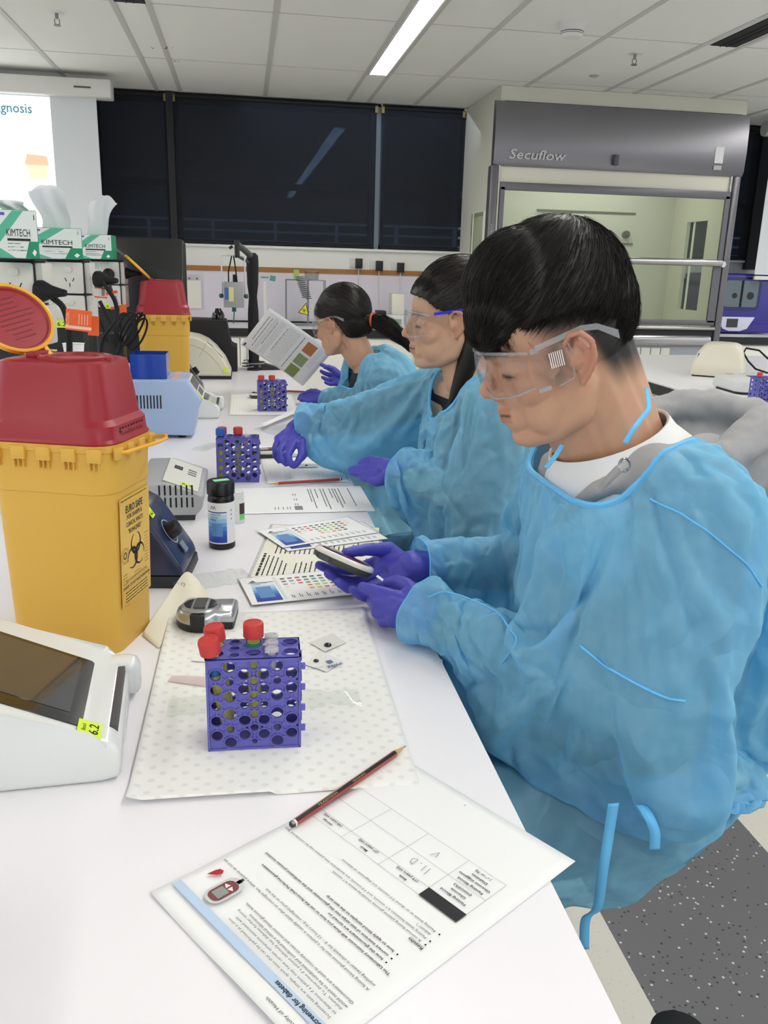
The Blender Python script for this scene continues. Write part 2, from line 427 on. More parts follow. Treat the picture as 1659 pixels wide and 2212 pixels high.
# ================================================================== FUME CUPBOARD
M_CREAM = mat('cupboard_cream', '#d8d7c9', 0.5)
M_IN = mat('cupboard_inner', '#d9d9cf', 0.45)
M_GREY = mat('cupboard_grey', '#6e6d72', 0.38, 0.55)
M_PANEL = mat('cupboard_panel', '#85848a', 0.34, 0.75, bump=0.05, scale=900)
M_BAR = mat('satin_bar', '#b4b2b3', 0.22, 0.9)
X0, X1, YF = 1.757, 3.58, 6.16
t = thing('fume_cupboard', 'large cream fume cupboard with grey metal front and glass sash', 'fume cupboard', (X0, YF, 0))
W_ = X1 - X0
b = MB()
b.box(0, 0.03, 0.0, 0.26, 0, 2.505).box(0, 0.03, 0.26, 0.55, 1.78, 2.505).box(0, 0.03, 0.55, 0.96, 0, 2.505).box(0, 0.03, 0.26, 0.55, 0, 1.10)
b.box(W_ - 0.03, W_, 0.0, 0.30, 0, 2.505).box(W_ - 0.03, W_, 0.62, 0.96, 0, 2.505).box(W_ - 0.03, W_, 0.3, 0.62, 1.8, 2.505).box(W_ - 0.03, W_, 0.3, 0.62, 0, 1.12)
b.box(0.03, W_ - 0.03, 0.90, 0.96, 0, 2.505).box(0, W_, 0.0, 0.96, 2.505, 2.598).box(0.03, W_ - 0.03, 0.02, 0.90, 0.86, 0.93).box(0.03, W_ - 0.03, 0.03, 0.08, 2.05, 2.5)
b.build('carcass', M_CREAM, t)
MB().box(0.03, W_ - 0.03, 0.86, 0.90, 0.93, 2.4).box(0.03, W_ - 0.03, 0.1, 0.9, 2.3, 2.33).build('inner_lining', M_IN, t)
l = MB()
for z in (1.62, 1.86): l.box(0.6, 1.45, 0.85, 0.858, z, z + 0.012)
l.box(0.85, 0.862, 0.85, 0.858, 1.12, 1.48).box(1.26, 1.272, 0.85, 0.858, 1.12, 1.48).box(0.85, 1.27, 0.85, 0.858, 1.48, 1.49).box(0.85, 1.27, 0.85, 0.858, 1.12, 1.13).box(1.03, 1.06, 0.83, 0.858, 1.48, 1.6)
l.build('baffle', mat('baffle_grey', '#77776c', 0.5), t)
for k, (x, z) in enumerate(((0.95, 1.70), (1.38, 1.70), (0.35, 1.70), (1.40, 1.30))):
    MB().cyl(0.03, 0, 0.03, M=T(x, 0.86, z) @ RX(D(90))).cyl(0.012, 0.03, 0.07, M=T(x, 0.86, z) @ RX(D(90))).build('gas_tap', mat('tap_grey', '#6d6f68', 0.4), t)
hl_ = bpy.data.lights.new('cupboard_fill_light', 'AREA'); hl_.energy = 5.0; hl_.shape = 'RECTANGLE'; hl_.size = 1.2; hl_.size_y = 0.12; hl_.color = (1.0, 0.99, 0.94)  # unseen area light, added to brighten the cupboard's dim interior
hl = bpy.data.objects.new('cupboard_fill_light', hl_); COL.objects.link(hl); hl.location = (X0 + W_ / 2, YF + 0.45, 2.29)
MB().box(0.25, W_ - 0.25, 0.36, 0.54, 2.292, 2.300).build('fill_light_cover', mat('fill_cover_white', '#f4f4f0', 0.4), t)  # white plate added above the fill light
# curved top fascia
pts = [(0.03, 2.085), (-0.012, 2.09), (-0.03, 2.12), (-0.036, 2.25), (-0.03, 2.40), (-0.012, 2.5), (0.03, 2.508)]
MB().loft([[(x, p[0], p[1]) for p in pts] for x in (-0.035, W_ + 0.02)]).build('fascia', M_PANEL, t, angle=50)
pr = Print(); pr.line('Secuflow', 0.07, 2.135, 0.062, x1=0.475, bold=0.012, M=Matrix.Shear('XY', 4, (0, 0)) )
o = pr.build('lettering', mat('letter_silver', '#c3c3c5', 0.4), t, M=T(0, -0.0405, 0) @ RX(D(90)))
for v in o.data.vertices: v.co.x += (v.co.y - 2.135) * 0.22
MB().box(0.83, 0.865, -0.07, -0.03, 2.12, 2.19, bev=0.006).build('fascia_handle', mat('handle_grey', '#58575b', 0.4), t)
MB().box(1.60, 1.665, -0.038, -0.034, 2.17, 2.28).build('sticker', mat('sticker_white', '#e9e9ec', 0.6), t)
MB().box(1.60, 1.66, -0.038, -0.034, 2.125, 2.155).build('sticker', mat('sticker_grey', '#b8b8bb', 0.6), t)
MB().box(0.03, W_ - 0.05, 0.005, 0.03, 1.975, 2.10).build('upper_panel', mat('panel_offwhite', '#dcdacb', 0.5), t)
# posts
for x in (-0.05, W_ - 0.045):
    MB().box(x, x + 0.055, -0.03, 0.05, 0.0, 2.09, bev=0.012).build('side_post', M_GREY, t)
for x in (0.012, W_ - 0.06):
    MB().box(x, x + 0.012, -0.012, 0.0, 1.5, 2.09).build('guide_rail', mat('rail_light', '#cfcfca', 0.4), t)
pr = Print(); pr.line('HIGH TECH', 0, 0, 0.012, x1=0.15)
pr.build('post_text', mat('letter_silver', ''), t, M=T(-0.015, -0.031, 1.55) @ RX(D(90)) @ RZ(D(90)))
# sash
s = MB(); s.box(0.03, W_ - 0.05, -0.02, 0.0, 1.93, 1.985, bev=0.004).box(0.03, 0.062, -0.02, 0.0, 1.46, 1.95).box(W_ - 0.085, W_ - 0.05, -0.02, 0.0, 1.46, 1.95)
so = s.build('sash_frame', M_GREY, t)
M_SG = mat('sash_glass', '#f1f6ee', 0.0, trans=1.0, ior=1.45)
def thin_glass(name, tint, refl=0.06, k=0.55):
    if name in MATS: return MATS[name]
    m = bpy.data.materials.new(name); m.use_nodes = True; nt = m.node_tree
    tr = nt.nodes.new('ShaderNodeBsdfTransparent'); tr.inputs[0].default_value = (*srgb(tint), 1)
    gl = nt.nodes.new('ShaderNodeBsdfGlossy'); gl.inputs['Roughness'].default_value = 0.03
    fr = nt.nodes.new('ShaderNodeLayerWeight'); fr.inputs[0].default_value = 0.5
    pw = nt.nodes.new('ShaderNodeMath'); pw.operation = 'POWER'; pw.inputs[1].default_value = 4.0; nt.links.new(fr.outputs[1], pw.inputs[0])
    ad = nt.nodes.new('ShaderNodeMath'); ad.operation = 'MULTIPLY_ADD'; ad.inputs[1].default_value = k; ad.inputs[2].default_value = refl; nt.links.new(pw.outputs[0], ad.inputs[0])
    mx = nt.nodes.new('ShaderNodeMixShader'); nt.links.new(ad.outputs[0], mx.inputs[0]); nt.links.new(tr.outputs[0], mx.inputs[1]); nt.links.new(gl.outputs[0], mx.inputs[2])
    nt.links.new(mx.outputs[0], nt.nodes['Material Output'].inputs[0]); MATS[name] = m; return m
M_TG = thin_glass('thin_glass', '#f2f6f0', 0.02)
MB().box(0.062, W_ - 0.085, -0.012, -0.008, 1.505, 1.935).build('sash_glass', M_TG, so)
MB().tube([(0.0, -0.045, 1.482), (W_ - 0.07, -0.045, 1.482)], 0.026, 20).build('sash_bar', M_BAR, t)
MB().cyl(0.022, 0, 0.02, M=T(W_ - 0.055, -0.03, 1.475) @ RX(D(90))).build('lock', mat('lock_silver', '#d4d4d6', 0.2, 0.6), t)
s = MB(); s.box(0.03, W_ - 0.05, -0.02, 0.0, 1.025, 1.065, bev=0.003).box(0.03, 0.062, -0.02, 0.0, 1.05, 1.46).box(W_ - 0.11, W_ - 0.05, -0.02, 0.0, 1.05, 1.46)
so = s.build('sash_frame', M_GREY, t)
MB().box(0.062, W_ - 0.11, -0.012, -0.008, 1.065, 1.455).build('sash_glass', M_TG, so)
MB().tube([(0.0, -0.03, 1.005), (W_ - 0.05, -0.03, 1.005)], 0.014, 14).build('sash_bar', M_BAR, t)
MB().box(0.0, W_ - 0.05, -0.01, 0.04, 0.95, 0.99).build('lower_gap', mat('gap_dark', '#2e2d31', 0.6), t)
MB().box(0.0, W_ - 0.06, -0.05, 0.1, 0.87, 0.955, bev=0.03, seg=5).build('front_airfoil', M_BAR, t)
MB().box(0.0, W_ - 0.06, -0.01, 0.04, 0.70, 0.87).build('service_panel', mat('service_grey', '#a9adb6', 0.45), t)
for x in (1.13, 1.21, 1.29, 1.37):
    MB().box(x, x + 0.07, -0.016, -0.01, 0.795, 0.855, bev=0.002).build('socket', mat('socket_cream', '#e4e6dc', 0.4), t)
MB().box(0.0, W_, 0.0, 0.05, 0.0, 0.70).build('base_cabinet', M_WALL, t)
for sx_ in (-0.0035, W_ + 0.0005):
    MB().box(sx_, sx_ + 0.003, 0.26, 0.62, 1.1, 1.8).build('side_glass', M_TG, t)
    MB().box(sx_ - 0.004, sx_ + 0.007, 0.245, 0.26, 1.1, 1.8).box(sx_ - 0.004, sx_ + 0.007, 0.55, 0.565, 1.1, 1.8).build('glass_trim', mat('trim_white', '#f0f1e6', 0.4), t)

# ================================================================== BACK COUNTERS
M_TOP = mat('laminate_top', '#eceaef', 0.32, spec=0.4)
M_EDGE = mat('black_edge', '#1a1b1c', 0.4)
M_CAB = mat('cabinet_white', '#eceae2', 0.4)
def counter(lab, x0, x1, yf, doors, label_text=None):
    t = thing('back_counter', lab, 'counter', (x0, yf, 0)); L = x1 - x0; dep = YW - 0.012 - yf
    MB().box(0, L, 0.0, dep, 0.905, 0.93).build('worktop', M_TOP, t)
    MB().box(0, L, -0.004, 0.02, 0.875, 0.932).build('edge_strip', M_EDGE, t)
    MB().box(0, L, 0.03, dep, 0.08, 0.875).build('carcass', M_CAB, t)
    n = doors; wd = L / n
    for k in range(n):
        d = MB().box(k*wd + 0.004, (k+1)*wd - 0.004, 0.012, 0.03, 0.10, 0.865, bev=0.002).build('door', M_CAB, t)
        MB().tube([(k*wd + 0.05, -0.01, 0.62), (k*wd + 0.05, -0.01, 0.80)], 0.005, 8).build('handle', mat('satin_handle', '#a9a9a6', 0.3, 0.8), d)
    return t
t = counter('white bench cabinets with a black-edged top along the window wall', -0.90, 1.70, 6.42, 6)
pr = Print(); pr.line('n Kit', 0, 0, 0.034, x1=0.11); q_ = at_y(688, 750, 6.42); pr.build('door_text', INK, t, M=T(q_.x + 0.90, 0.010, q_.z) @ RX(D(90)))
MB().box(0.2, 1.7, 0.68, 0.70, 0.93, 0.945).build('rear_ledge', M_EDGE, t)
counter('white counter with black edge right of the fume cupboard', 3.62, 5.45, 6.3, 3)
# ================================================================== BENCHES
t = thing('lab_bench', 'long white laboratory bench with the near students at its edge', 'bench', (0, 0, 0))
MB().box(-1.75, 0.25, -0.9, 4.36, 0.868, 0.90, bev=0.002).build('worktop', M_TOP, t)
MB().box(-1.75, 0.2515, -0.9, 4.362, 0.866, 0.8755).build('edge_strip', M_EDGE, t)
MB().box(-1.6, -0.35, -0.8, 4.25, 0.06, 0.866).build('cabinet_base', M_CAB, t)
for y in (-0.6, 1.9, 4.2):
    MB().box(0.12, 0.17, y, y + 0.05, 0.0, 0.866).build('leg', mat('frame_grey', '#8b8f94', 0.4, 0.4), t)
t = thing('lab_bench', 'white laboratory bench with a black edge behind the young man', 'bench', (0, 0, 0))
MB().box(1.93, 3.9, 2.2, 5.15, 0.870, 0.90, bev=0.002).build('worktop', M_TOP, t)
MB().box(1.924, 3.9, 2.196, 5.154, 0.845, 0.893).build('edge_strip', M_EDGE, t)
MB().box(2.3, 3.6, 2.4, 5.0, 0.06, 0.846).build('cabinet_base', M_CAB, t)
for y in (2.4, 4.9):
    MB().box(2.0, 2.05, y, y + 0.05, 0.0, 0.846).build('leg', mat('frame_grey', ''), t)

def noisegrid(name, o, ux, uy, w_, h_, m, parent=None, z0=0.0008, amp=0.001, nx=24, ny=24, curl=None, thick=0.0003):
    """thin sheet lying on the bench, slightly wavy"""
    g = MB(); vs = []; fs = []
    ux = Vector((*ux, 0)).normalized(); uy = Vector((*uy, 0)).normalized(); o = Vector((o[0], o[1], 0.9))
    for j in range(ny + 1):
        for i in range(nx + 1):
            u = i / nx; v = j / ny; p = o + ux * w_ * u + uy * h_ * v
            z = z0 + amp * (noise.noise(Vector((p.x * 18, p.y * 18, 3.1))) + 1) * 0.5
            if curl: z += curl(u, v)
            vs.append((p.x, p.y, 0.9 + z))
    for j in range(ny):
        for i in range(nx):
            a = j * (nx + 1) + i; fs.append((a, a + 1, a + nx + 2, a + nx + 1))
    g._add(vs, fs); ob = g.build(name, m, parent, angle=80)
    sd = ob.modifiers.new('thick', 'SOLIDIFY'); sd.thickness = thick; sd.offset = -1
    return ob

# absorbent mats with embossed dots
mm = bpy.data.materials.new('absorbent_mat'); mm.use_nodes = True; nt = mm.node_tree; b = nt.nodes['Principled BSDF']
b.inputs['Roughness'].default_value = 0.85
tc = nt.nodes.new('ShaderNodeTexCoord'); mp = nt.nodes.new('ShaderNodeMapping'); mp.inputs['Rotation'].default_value = (0, 0, D(45)); nt.links.new(tc.outputs['Object'], mp.inputs[0])
vo = nt.nodes.new('ShaderNodeTexVoronoi'); vo.inputs['Scale'].default_value = 62; vo.inputs['Randomness'].default_value = 0.12; vo.voronoi_dimensions = '2D'
nt.links.new(mp.outputs[0], vo.inputs['Vector'])
cr = nt.nodes.new('ShaderNodeValToRGB'); cr.color_ramp.elements[0].position = 0.16; cr.color_ramp.elements[0].color = (*srgb('#e4e6e2'), 1)
cr.color_ramp.elements[1].position = 0.26; cr.color_ramp.elements[1].color = (*srgb('#f1f1ee'), 1)
nt.links.new(vo.outputs['Distance'], cr.inputs[0]); nt.links.new(cr.outputs[0], b.inputs['Base Color'])
bp = nt.nodes.new('ShaderNodeBump'); bp.inputs['Strength'].default_value = 0.5; bp.inputs['Distance'].default_value = 0.0006
nt.links.new(cr.outputs[0], bp.inputs['Height']); nt.links.new(bp.outputs[0], b.inputs['Normal'])
def matcurl(u, v): return 0.004 * max(0, 0.06 - v) / 0.06 * (u < 0.5) + 0.006 * max(0, (u - 0.93)) / 0.07 * max(0, (v - 0.6)) + 0.005 * max(0, 0.05 - u) / 0.05
tag(noisegrid('absorbent_mat', (-0.119, 0.727), (1, 0), (0.01, 1), 0.285, 0.458, mm, curl=matcurl, amp=0.0012, nx=40, ny=60), 'white dotted absorbent mat under the nearest purple tube rack', 'mat', 'absorbent mats')
tag(noisegrid('absorbent_mat', (0.045, 1.955), (1, 0.03), (-0.03, 1), 0.20, 0.44, mm, amp=0.001), 'white absorbent mat under the reaching gloved hand of the second student', 'mat', 'absorbent mats')
PAPER = mat('paper', '#f0f1f2', 0.75)
tag(noisegrid('absorbent_mat', (-0.058, 2.90), (1, 0.0), (0.0, 1), 0.24, 0.48, mm), 'white absorbent mat under the farthest purple tube rack', 'mat', 'absorbent mats')

# ------------------------------------------------------------------ nearest worksheet
def page_frame(o, u): return frame((o[0], o[1], 0.9), (u[0], u[1], 0), (0, 0, 1))
PM = page_frame((0.279, 0.597), (-0.564, 0.826))
def pcurl(x, y):   # lift of the sheet in its own coordinates (mm)
    return 0.0012 + 0.003 * max(0, (y - 230) / 67) ** 2 * 1.0 * (0.5 + 0.5 * math.sin(x * 0.03)) + 0.001 * max(0, 1 - x / 60) * 0 
t = thing('worksheet', 'printed diabetes worksheet with a blue title bar, nearest to the camera', 'worksheet', M=PM)
g = MB(); vs = []; fs = []; nx, ny = 21, 30
for j in range(ny + 1):
    for i in range(nx + 1):
        x = 210 * i / nx; y = 297 * j / ny; vs.append((x / 1000, y / 1000, pcurl(x, y)))
for j in range(ny):
    for i in range(nx):
        a = j * (nx + 1) + i; fs.append((a, a + 1, a + nx + 2, a + nx + 1))
g._add(vs, fs); o = g.build('sheet', PAPER, t, angle=80); sd = o.modifiers.new('thick', 'SOLIDIFY'); sd.thickness = 0.0002; sd.offset = -1
p = Print(); K = 0.001
LINES = [('Faculty of Health', 25, 60, 287.5, 2.6, 0), ('Screening for diabetes', 17, 67, 274.0, 4.0, .02),
 ('Screening tests are simple, quick tests that can be performed at a clinic', 17, 141, 265.5, 2.4, 0),
 ('to determine if a patient may have certain symptoms associated with', 17, 138, 260.5, 2.4, 0),
 ('diabetes. To determine if a patient definitely has diabetes further testing', 17, 144, 255.0, 2.4, 0),
 ('would need to be conducted and confirmed by a clinical laboratory.', 17, 136, 249.8, 2.4, 0),
 ('Glucometers are used to routinely screen and monitor blood glucose levels.', 17, 148, 244.6, 2.4, 0),
 ('A fasting blood glucose test for a patient is usually taken after an overnight fast, where patients do not eat', 18, 204, 228.5, 2.4, 0),
 ('anything (water is allowed) for 8 – 12 hours (e.g., overnight) prior to the test.', 18, 151, 223.0, 2.4, 0),
 ('The Laboratory Instructor will show you how to use the Accu-chek Performa glucometers', 18, 177, 208.0, 2.4, .018),
 ('how the glucometers are turned on', 32, 95, 202.0, 2.4, .018),
 ('correct insertion of test strips into the glucometer and the verification process involved', 32, 187, 196.5, 2.4, .018),
 ('how to apply blood samples to the test strip', 32, 111, 190.5, 2.4, .018),
 ('Results', 19, 34, 172.5, 2.6, .018),
 ('A normal fasting plasma glucose should be below 6.1 mmol/L', 25, 131, 168.0, 2.2, 0),
 ('Fasting levels between 6.1 mmol/L and 7.0 mmol/L are borderline (the patient may be considered “pre-', 25, 205, 162.8, 2.2, 0),
 ('diabetic”)', 25, 40, 157.6, 2.2, 0),
 ('Fasting levels at or above 7.0 mmol/L are diagnostic of diabetes.', 25, 137, 152.4, 2.2, 0),
 ('Beth', 81, 89, 128.5, 2.4, .018), ('(19 years old)', 73, 98, 122.8, 2.4, .018), ('Matt', 130, 139, 128.5, 2.4, .018), ('(27 years old)', 122, 147, 122.8, 2.4, .018),
 ('George', 178, 191, 128.5, 2.4, .018), ('(48 years old)', 171, 196, 122.8, 2.4, .018),
 ('Fasting Blood', 28, 55, 113.5, 2.5, .018), ('Glucose', 33, 49, 107.5, 2.5, .018), ('(mmol/L)', 32, 51, 101.5, 2.5, .018),
 ('Fasting Blood', 27, 54, 93, 2.5, .018), ('Glucose suggests', 24, 58, 87, 2.5, .018), ('Diabetes', 32, 49, 81, 2.5, .018), ('(✓ or X)', 31, 49, 75, 2.5, .018), ('2', 116, 118, 13, 2, 0)]
ZP = 0.0026
for s, x0, x1, y, h, bo in LINES:
    if '✓' in s:
        p.line('(', 33*K, y*K, h*K, x1=34*K, bold=bo, z=ZP); p.stroke([(35*K, (y+1)*K), (36*K, y*K), (38.5*K, (y+2.6)*K)], 0.0004, z=ZP); p.line('or X)', 39.5*K, y*K, h*K, x1=50*K, bold=bo, z=ZP); continue
    zz = ZP if y < 250 else 0.0046
    p.line(s, x0*K, y*K, h*K, x1=x1*K, bold=bo, z=zz)
p.rect(19*K, 34*K, 171.6*K, 171.9*K, z=ZP)
for y in (202.8, 197.3, 191.3): p.ring(28*K, (y+.2)*K, 0.0004, 0.0008, z=ZP, n=8)
for y in (168.8, 163.6, 153.2): p.ring(20.5*K, y*K, 0.0004, 0.0008, z=ZP, n=8)
p.mi = 1; p.rect(0.010, 0.205, 0.2715, 0.2795, z=0.0043); p.mi = 2
for x in (20.5, 62, 111, 160, 206.5):
    p.rect((x-.15)*K, (x+.15)*K, 71*K, 134*K, z=ZP)
for y in (71, 98, 121.5, 134): p.rect(20.5*K, 206.5*K, (y-.15)*K, (y+.15)*K, z=ZP)
p.mi = 0; p.rect(20.5*K, 62*K, 121.5*K, 134*K, z=ZP + 0.0001)
# pencil answers
p.mi = 3
p.stroke([(77*K, 104*K), (76*K, 113*K)], 0.0005, z=ZP); p.stroke([(82*K, 104*K), (81*K, 112*K)], 0.0005, z=ZP); p.ring(87*K, 105*K, 0.0004, 0.0004, z=ZP, n=8)
p.stroke([(92*K, 104*K), (92*K, 112*K), (95*K, 110.5*K), (96.5*K, 107*K), (94.5*K, 104*K), (92*K, 104*K)], 0.0005, z=ZP)
p.stroke([(84*K, 90*K), (86*K, 83*K), (90*K, 91*K)], 0.0005, z=ZP)
# grey picture of a meter and a blood drop
p.mi = 4; p.poly(rrect(0.020, 0.034, 0.009, cx=0.170, cy=0.2515), z=0.0042); p.mi = 5; p.poly(rrect(0.015, 0.026, 0.006, cx=0.170, cy=0.2525), z=0.0044)
p.mi = 6; p.poly(rrect(0.0105, 0.011, 0.001, cx=0.170, cy=0.2555), z=0.0045); p.mi = 0; p.rect(0.1685, 0.1715, 0.2325, 0.2345, z=0.0044); p.mi = 4; p.rect(0.168, 0.172, 0.2335, 0.239, z=0.0042)
p.mi = 7; p.poly([(0.164, 0.247), (0.169, 0.2445), (0.169, 0.2495)], z=0.0045); p.poly([(0.176, 0.247), (0.171, 0.2445), (0.171, 0.2495)], z=0.0045)
p.mi = 8; p.poly([(0.196, 0.252), (0.1895, 0.246), (0.1875, 0.242), (0.190, 0.239), (0.194, 0.240), (0.1955, 0.244)], z=0.0044)
p.build('print', [INK, mat('title_bar_blue', '#b9cfe8', 0.8), INKG, mat('pencil_grey', '#77777a', 0.8), mat('print_silver', '#c9cdcd', 0.7), mat('print_maroon', '#7c4348', 0.7), mat('print_lcd', '#8e9690', 0.7), mat('print_white', '#f2e6e6', 0.7), mat('print_red', '#b3202c', 0.5)], t)

def wordbars(p, x0, x1, y, h, rnd, dens=0.8):
    x = x0
    while x < x1:
        L = rnd.uniform(1.2, 5.5) * h; L = min(L, x1 - x)
        p.rect(x, x + L, y, y + h); x += L + h * 0.55
R_ = random.Random(3)
def blursheet(lab, o, u, W2, H2, blocks, group, z, m=PAPER):
    t = thing('worksheet', lab, 'worksheet', M=page_frame(o, u), group=group)
    MB().box(0, W2, 0, H2, z, z + 0.0003).build('sheet', m, t)
    p = Print()
    for x0, x1, y, h in blocks: wordbars(p, x0, x1, y, h, R_)
    return t, p, z + 0.0006
# second worksheet (in front of the second student); its lines run away from the camera
t, p, z = blursheet('printed worksheet lying by the red pencil between the nearest student and the second', (-0.035, 1.912), (0.02, -1), 0.21, 0.297,
    [(0.02, L, y, 0.0022) for L, y in ((0.17, 0.262), (0.15, 0.240), (0.18, 0.232), (0.14, 0.226), (0.10, 0.219), (0.19, 0.205), (0.17, 0.198), (0.10, 0.186), (0.18, 0.176), (0.13, 0.170))], 'worksheets', 0.0012)
p.rect(0.16, 0.19, 0.130, 0.147)
for x in (0.06, 0.10, 0.14): wordbars(p, x, x + 0.018, 0.138, 0.002, R_); wordbars(p, x, x + 0.015, 0.133, 0.002, R_)
for y in (0.12, 0.114, 0.105, 0.095, 0.088): wordbars(p, 0.165, 0.185, y, 0.002, R_)
p.build('print', INKG, t, M=T(0, 0, z))
for v in t.children[-1].data.vertices: pass

# instruction sheet and laminated colour charts
IM = page_frame((0.002, 1.329), (0.158, 0.987))   # lines run along the long side
t = thing('instruction_sheet', 'cream instruction leaflet full of small print under the colour charts', 'leaflet', M=IM)
MB().box(0, 0.297, -0.21, 0, 0.0010, 0.0013).build('sheet', mat('cream_paper', '#eceadd', 0.7), t)
MB().box(-0.006, 0.303, -0.216, 0.006, 0.0007, 0.00095, bev=0.0001, seg=1).build('laminate', thin_glass('laminate', '#fafbfb', 0.01), t)
p = Print()
for k in range(22):
    y = -0.018 - k * 0.0086
    if k % 6 != 5: wordbars(p, 0.012, R_.uniform(0.07, 0.115), y, 0.0022, R_)
    if k > 0: wordbars(p, 0.125, R_.uniform(0.17, 0.20), y, 0.0022, R_)
    wordbars(p, 0.205, R_.uniform(0.25, 0.285), y, 0.0022, R_)
wordbars(p, 0.01, 0.125, -0.011, 0.0045, R_)
p.build('print', INK, t, M=T(0, 0, 0.0016))
def colour_chart(lab, o, ang, z, group='laminated colour charts'):
    u = (math.cos(D(ang)), math.sin(D(ang)))
    t = thing('colour_chart', lab, 'chart', M=page_frame(o, u), group=group)
    MB().box(-0.004, 0.204, -0.004, 0.119, z, z + 0.0005, bev=0.0002, seg=1).build('laminate', thin_glass('laminate', ''), t)
    MB().box(0, 0.20, 0, 0.115, z + 0.0005, z + 0.0008).build('card', PAPER, t)
    p = Print(); zz = z + 0.0010
    # blue panel, graded from pale to deep blue as printed
    for k in range(8):
        p.mi = k; p.rect(0.010 + 0.0005*k, 0.050, 0.008 + 0.0095*k, 0.0175 + 0.0095*k, z=zz)
    p.mi = 8; p.rect(0.018, 0.042, 0.022, 0.070, z=zz + .0001)
    p.mi = 9; p.poly([(0.012, 0.092), (0.020, 0.100), (0.024, 0.092)], z=zz); p.rect(0.010, 0.052, 0.0875, 0.0895, z=zz); p.line('10SG', 0.014, 0.078, 0.004, x1=0.028, z=zz + .0001); p.line('LIVINGSTONE', 0.014, 0.0835, 0.003, x1=0.040, z=zz+.0001)
    cols = [('#5a5458', '#6d676c', '#9c9a98', '#e8dfd0', '#f5f2c0'), ('#8a6a7a', '#a08c98', '#d4cdd0'), ('#b8404c', '#c94c58', '#d8606a'), ('#2f5a48', '#3f7a58', '#4f8f62', '#d88a3c', '#e09a4a'),
            ('#33413e', '#4f8a68', '#5fae6a', '#a8bc4a', '#d8e04a'), ('#2b332f', '#5a7a58', '#8aa048', '#c4c050', '#e07830'), ('#8a9a3c', '#9aa844', '#a8b04c', '#4a5a48', '#e08038'),
            ('#2c2f34', '#3a3d42', '#55585c', '#2c2c30', '#333'), ('#8a3848', '#b04a5a', '#cf7860'), ('#e9e2cc', '#e6e0b0')]
    mats = [mat('chart_blue_%d' % k, c, 0.4) for k, c in enumerate(('#1f3f9c', '#2148a6', '#2a5fb8', '#3f7fc8', '#6aa5d8', '#92c2e4', '#b9d8ec', '#dbe8f0'))] + [mat('chart_vial', '#5f8fc8', 0.4), mat('chart_navy', '#2c3a5c', 0.5)]
    for ci, c in enumerate(cols):
        x = 0.064 + ci * 0.0125
        for ri, h in enumerate(c):
            if h == '#333': h = '#303036'
            nm = 'chart_' + h[1:]; m2 = mat(nm, h, 0.45)
            if m2 not in mats: mats.append(m2)
            p.mi = mats.index(m2); y = 0.093 - ri * 0.0125
            p.rect(x, x + 0.0075, y, y + 0.006, z=zz)
        p.mi = 9; q = x + 0.002
        p.rect(q, q + 0.0012, 0.012, 0.012 + 0.012 + 0.003 * (ci % 3), z=zz); p.rect(q + 0.003, q + 0.0042, 0.012, 0.022, z=zz)
    p.rect(0.054, 0.0545, 0.008, 0.108, z=zz); p.rect(0.057, 0.0573, 0.008, 0.108, z=zz)
    p.build('print', mats, t); return t
colour_chart('laminated colour chart with blue panel, tucked beneath the upper chart', (0.070, 1.455), 17, 0.0022)
colour_chart('laminated colour chart with blue panel, on top nearer the second student', (0.062, 1.471), 22.7, 0.0036)
colour_chart('laminated colour chart with blue panel, nearest, partly under the held meter', (0.004, 1.206), 10.4, 0.0030)

# ------------------------------------------------------------------ pencils
def pencil(lab, a, b, group='red and black pencils', r=0.0036):
    a = Vector(a); b = Vector(b); L = (b - a).length; d = (b - a).normalized()
    t = thing('pencil', lab, 'pencil', M=frame(a, d, (0, 0, 1)), group=group)
    def hexr(x, r_): return [(x, r_*math.cos(D(60*k+30)), r_*math.sin(D(60*k+30))) for k in range(6)]
    body = MB()
    rings = [hexr(0.005, r), hexr(L - 0.020, r)]
    for k in range(6):
        body.mi = 0 if k in (0, 2, 3, 5) else 1
        body.mi = (1, 0, 0, 1, 0, 0)[k] if False else (0, 1, 0, 0, 1, 0)[k]
        j = (k + 1) % 6; body._add([rings[0][k], rings[0][j], rings[1][j], rings[1][k]], [(0, 1, 2, 3)])
    body.build('body', [mat('pencil_red', '#a5302a', 0.3, coat=0.4), mat('pencil_black', '#17161a', 0.3, coat=0.4)], t, angle=20)
    MB().loft([hexr(L - 0.020, r), hexr(L - 0.004, r * 0.22)]).build('wood_cone', mat('pencil_wood', '#caa57c', 0.7), t)
    MB().loft([hexr(L - 0.004, r * 0.22), hexr(L, r * 0.03)]).build('lead', mat('graphite', '#3a3a3c', 0.4, 0.3), t)
    MB().loft([hexr(0.003, r * 1.02), hexr(0.0052, r * 1.02)]).build('white_band', mat('pencil_white', '#e8e3da', 0.4), t)
    MB().loft([hexr(0, r * 0.85), hexr(0.003, r)]).build('end_cap', mat('pencil_black', ''), t)
    return t
def onb(p_, z): return (p_[0], p_[1], 0.9 + z)
p1_ = pencil('red and black pencil lying on the nearest worksheet', onb((0.034, 0.671), 0.0062), onb((0.163, 0.791), 0.0062))
pr = Print(); pr.line('TRADITION', 0.035, -0.0012, 0.0022, x1=0.062); pr.line('TRIGRAPH', 0.085, -0.0012, 0.0020, x1=0.105)
pr.build('gold_print', mat('gold_print', '#b9a46a', 0.4, 0.5), p1_, M=RX(D(30)) @ T(0, 0, 0.0033))
pencil('red pencil lying across the edge of the second worksheet', onb((0.223, 1.961), 0.0075), onb((0.052, 1.926), 0.0075))
pencil('red pencil lying by the farthest student’s gloved hand', onb((0.27, 3.40), 0.006), onb((0.10, 3.45), 0.006))

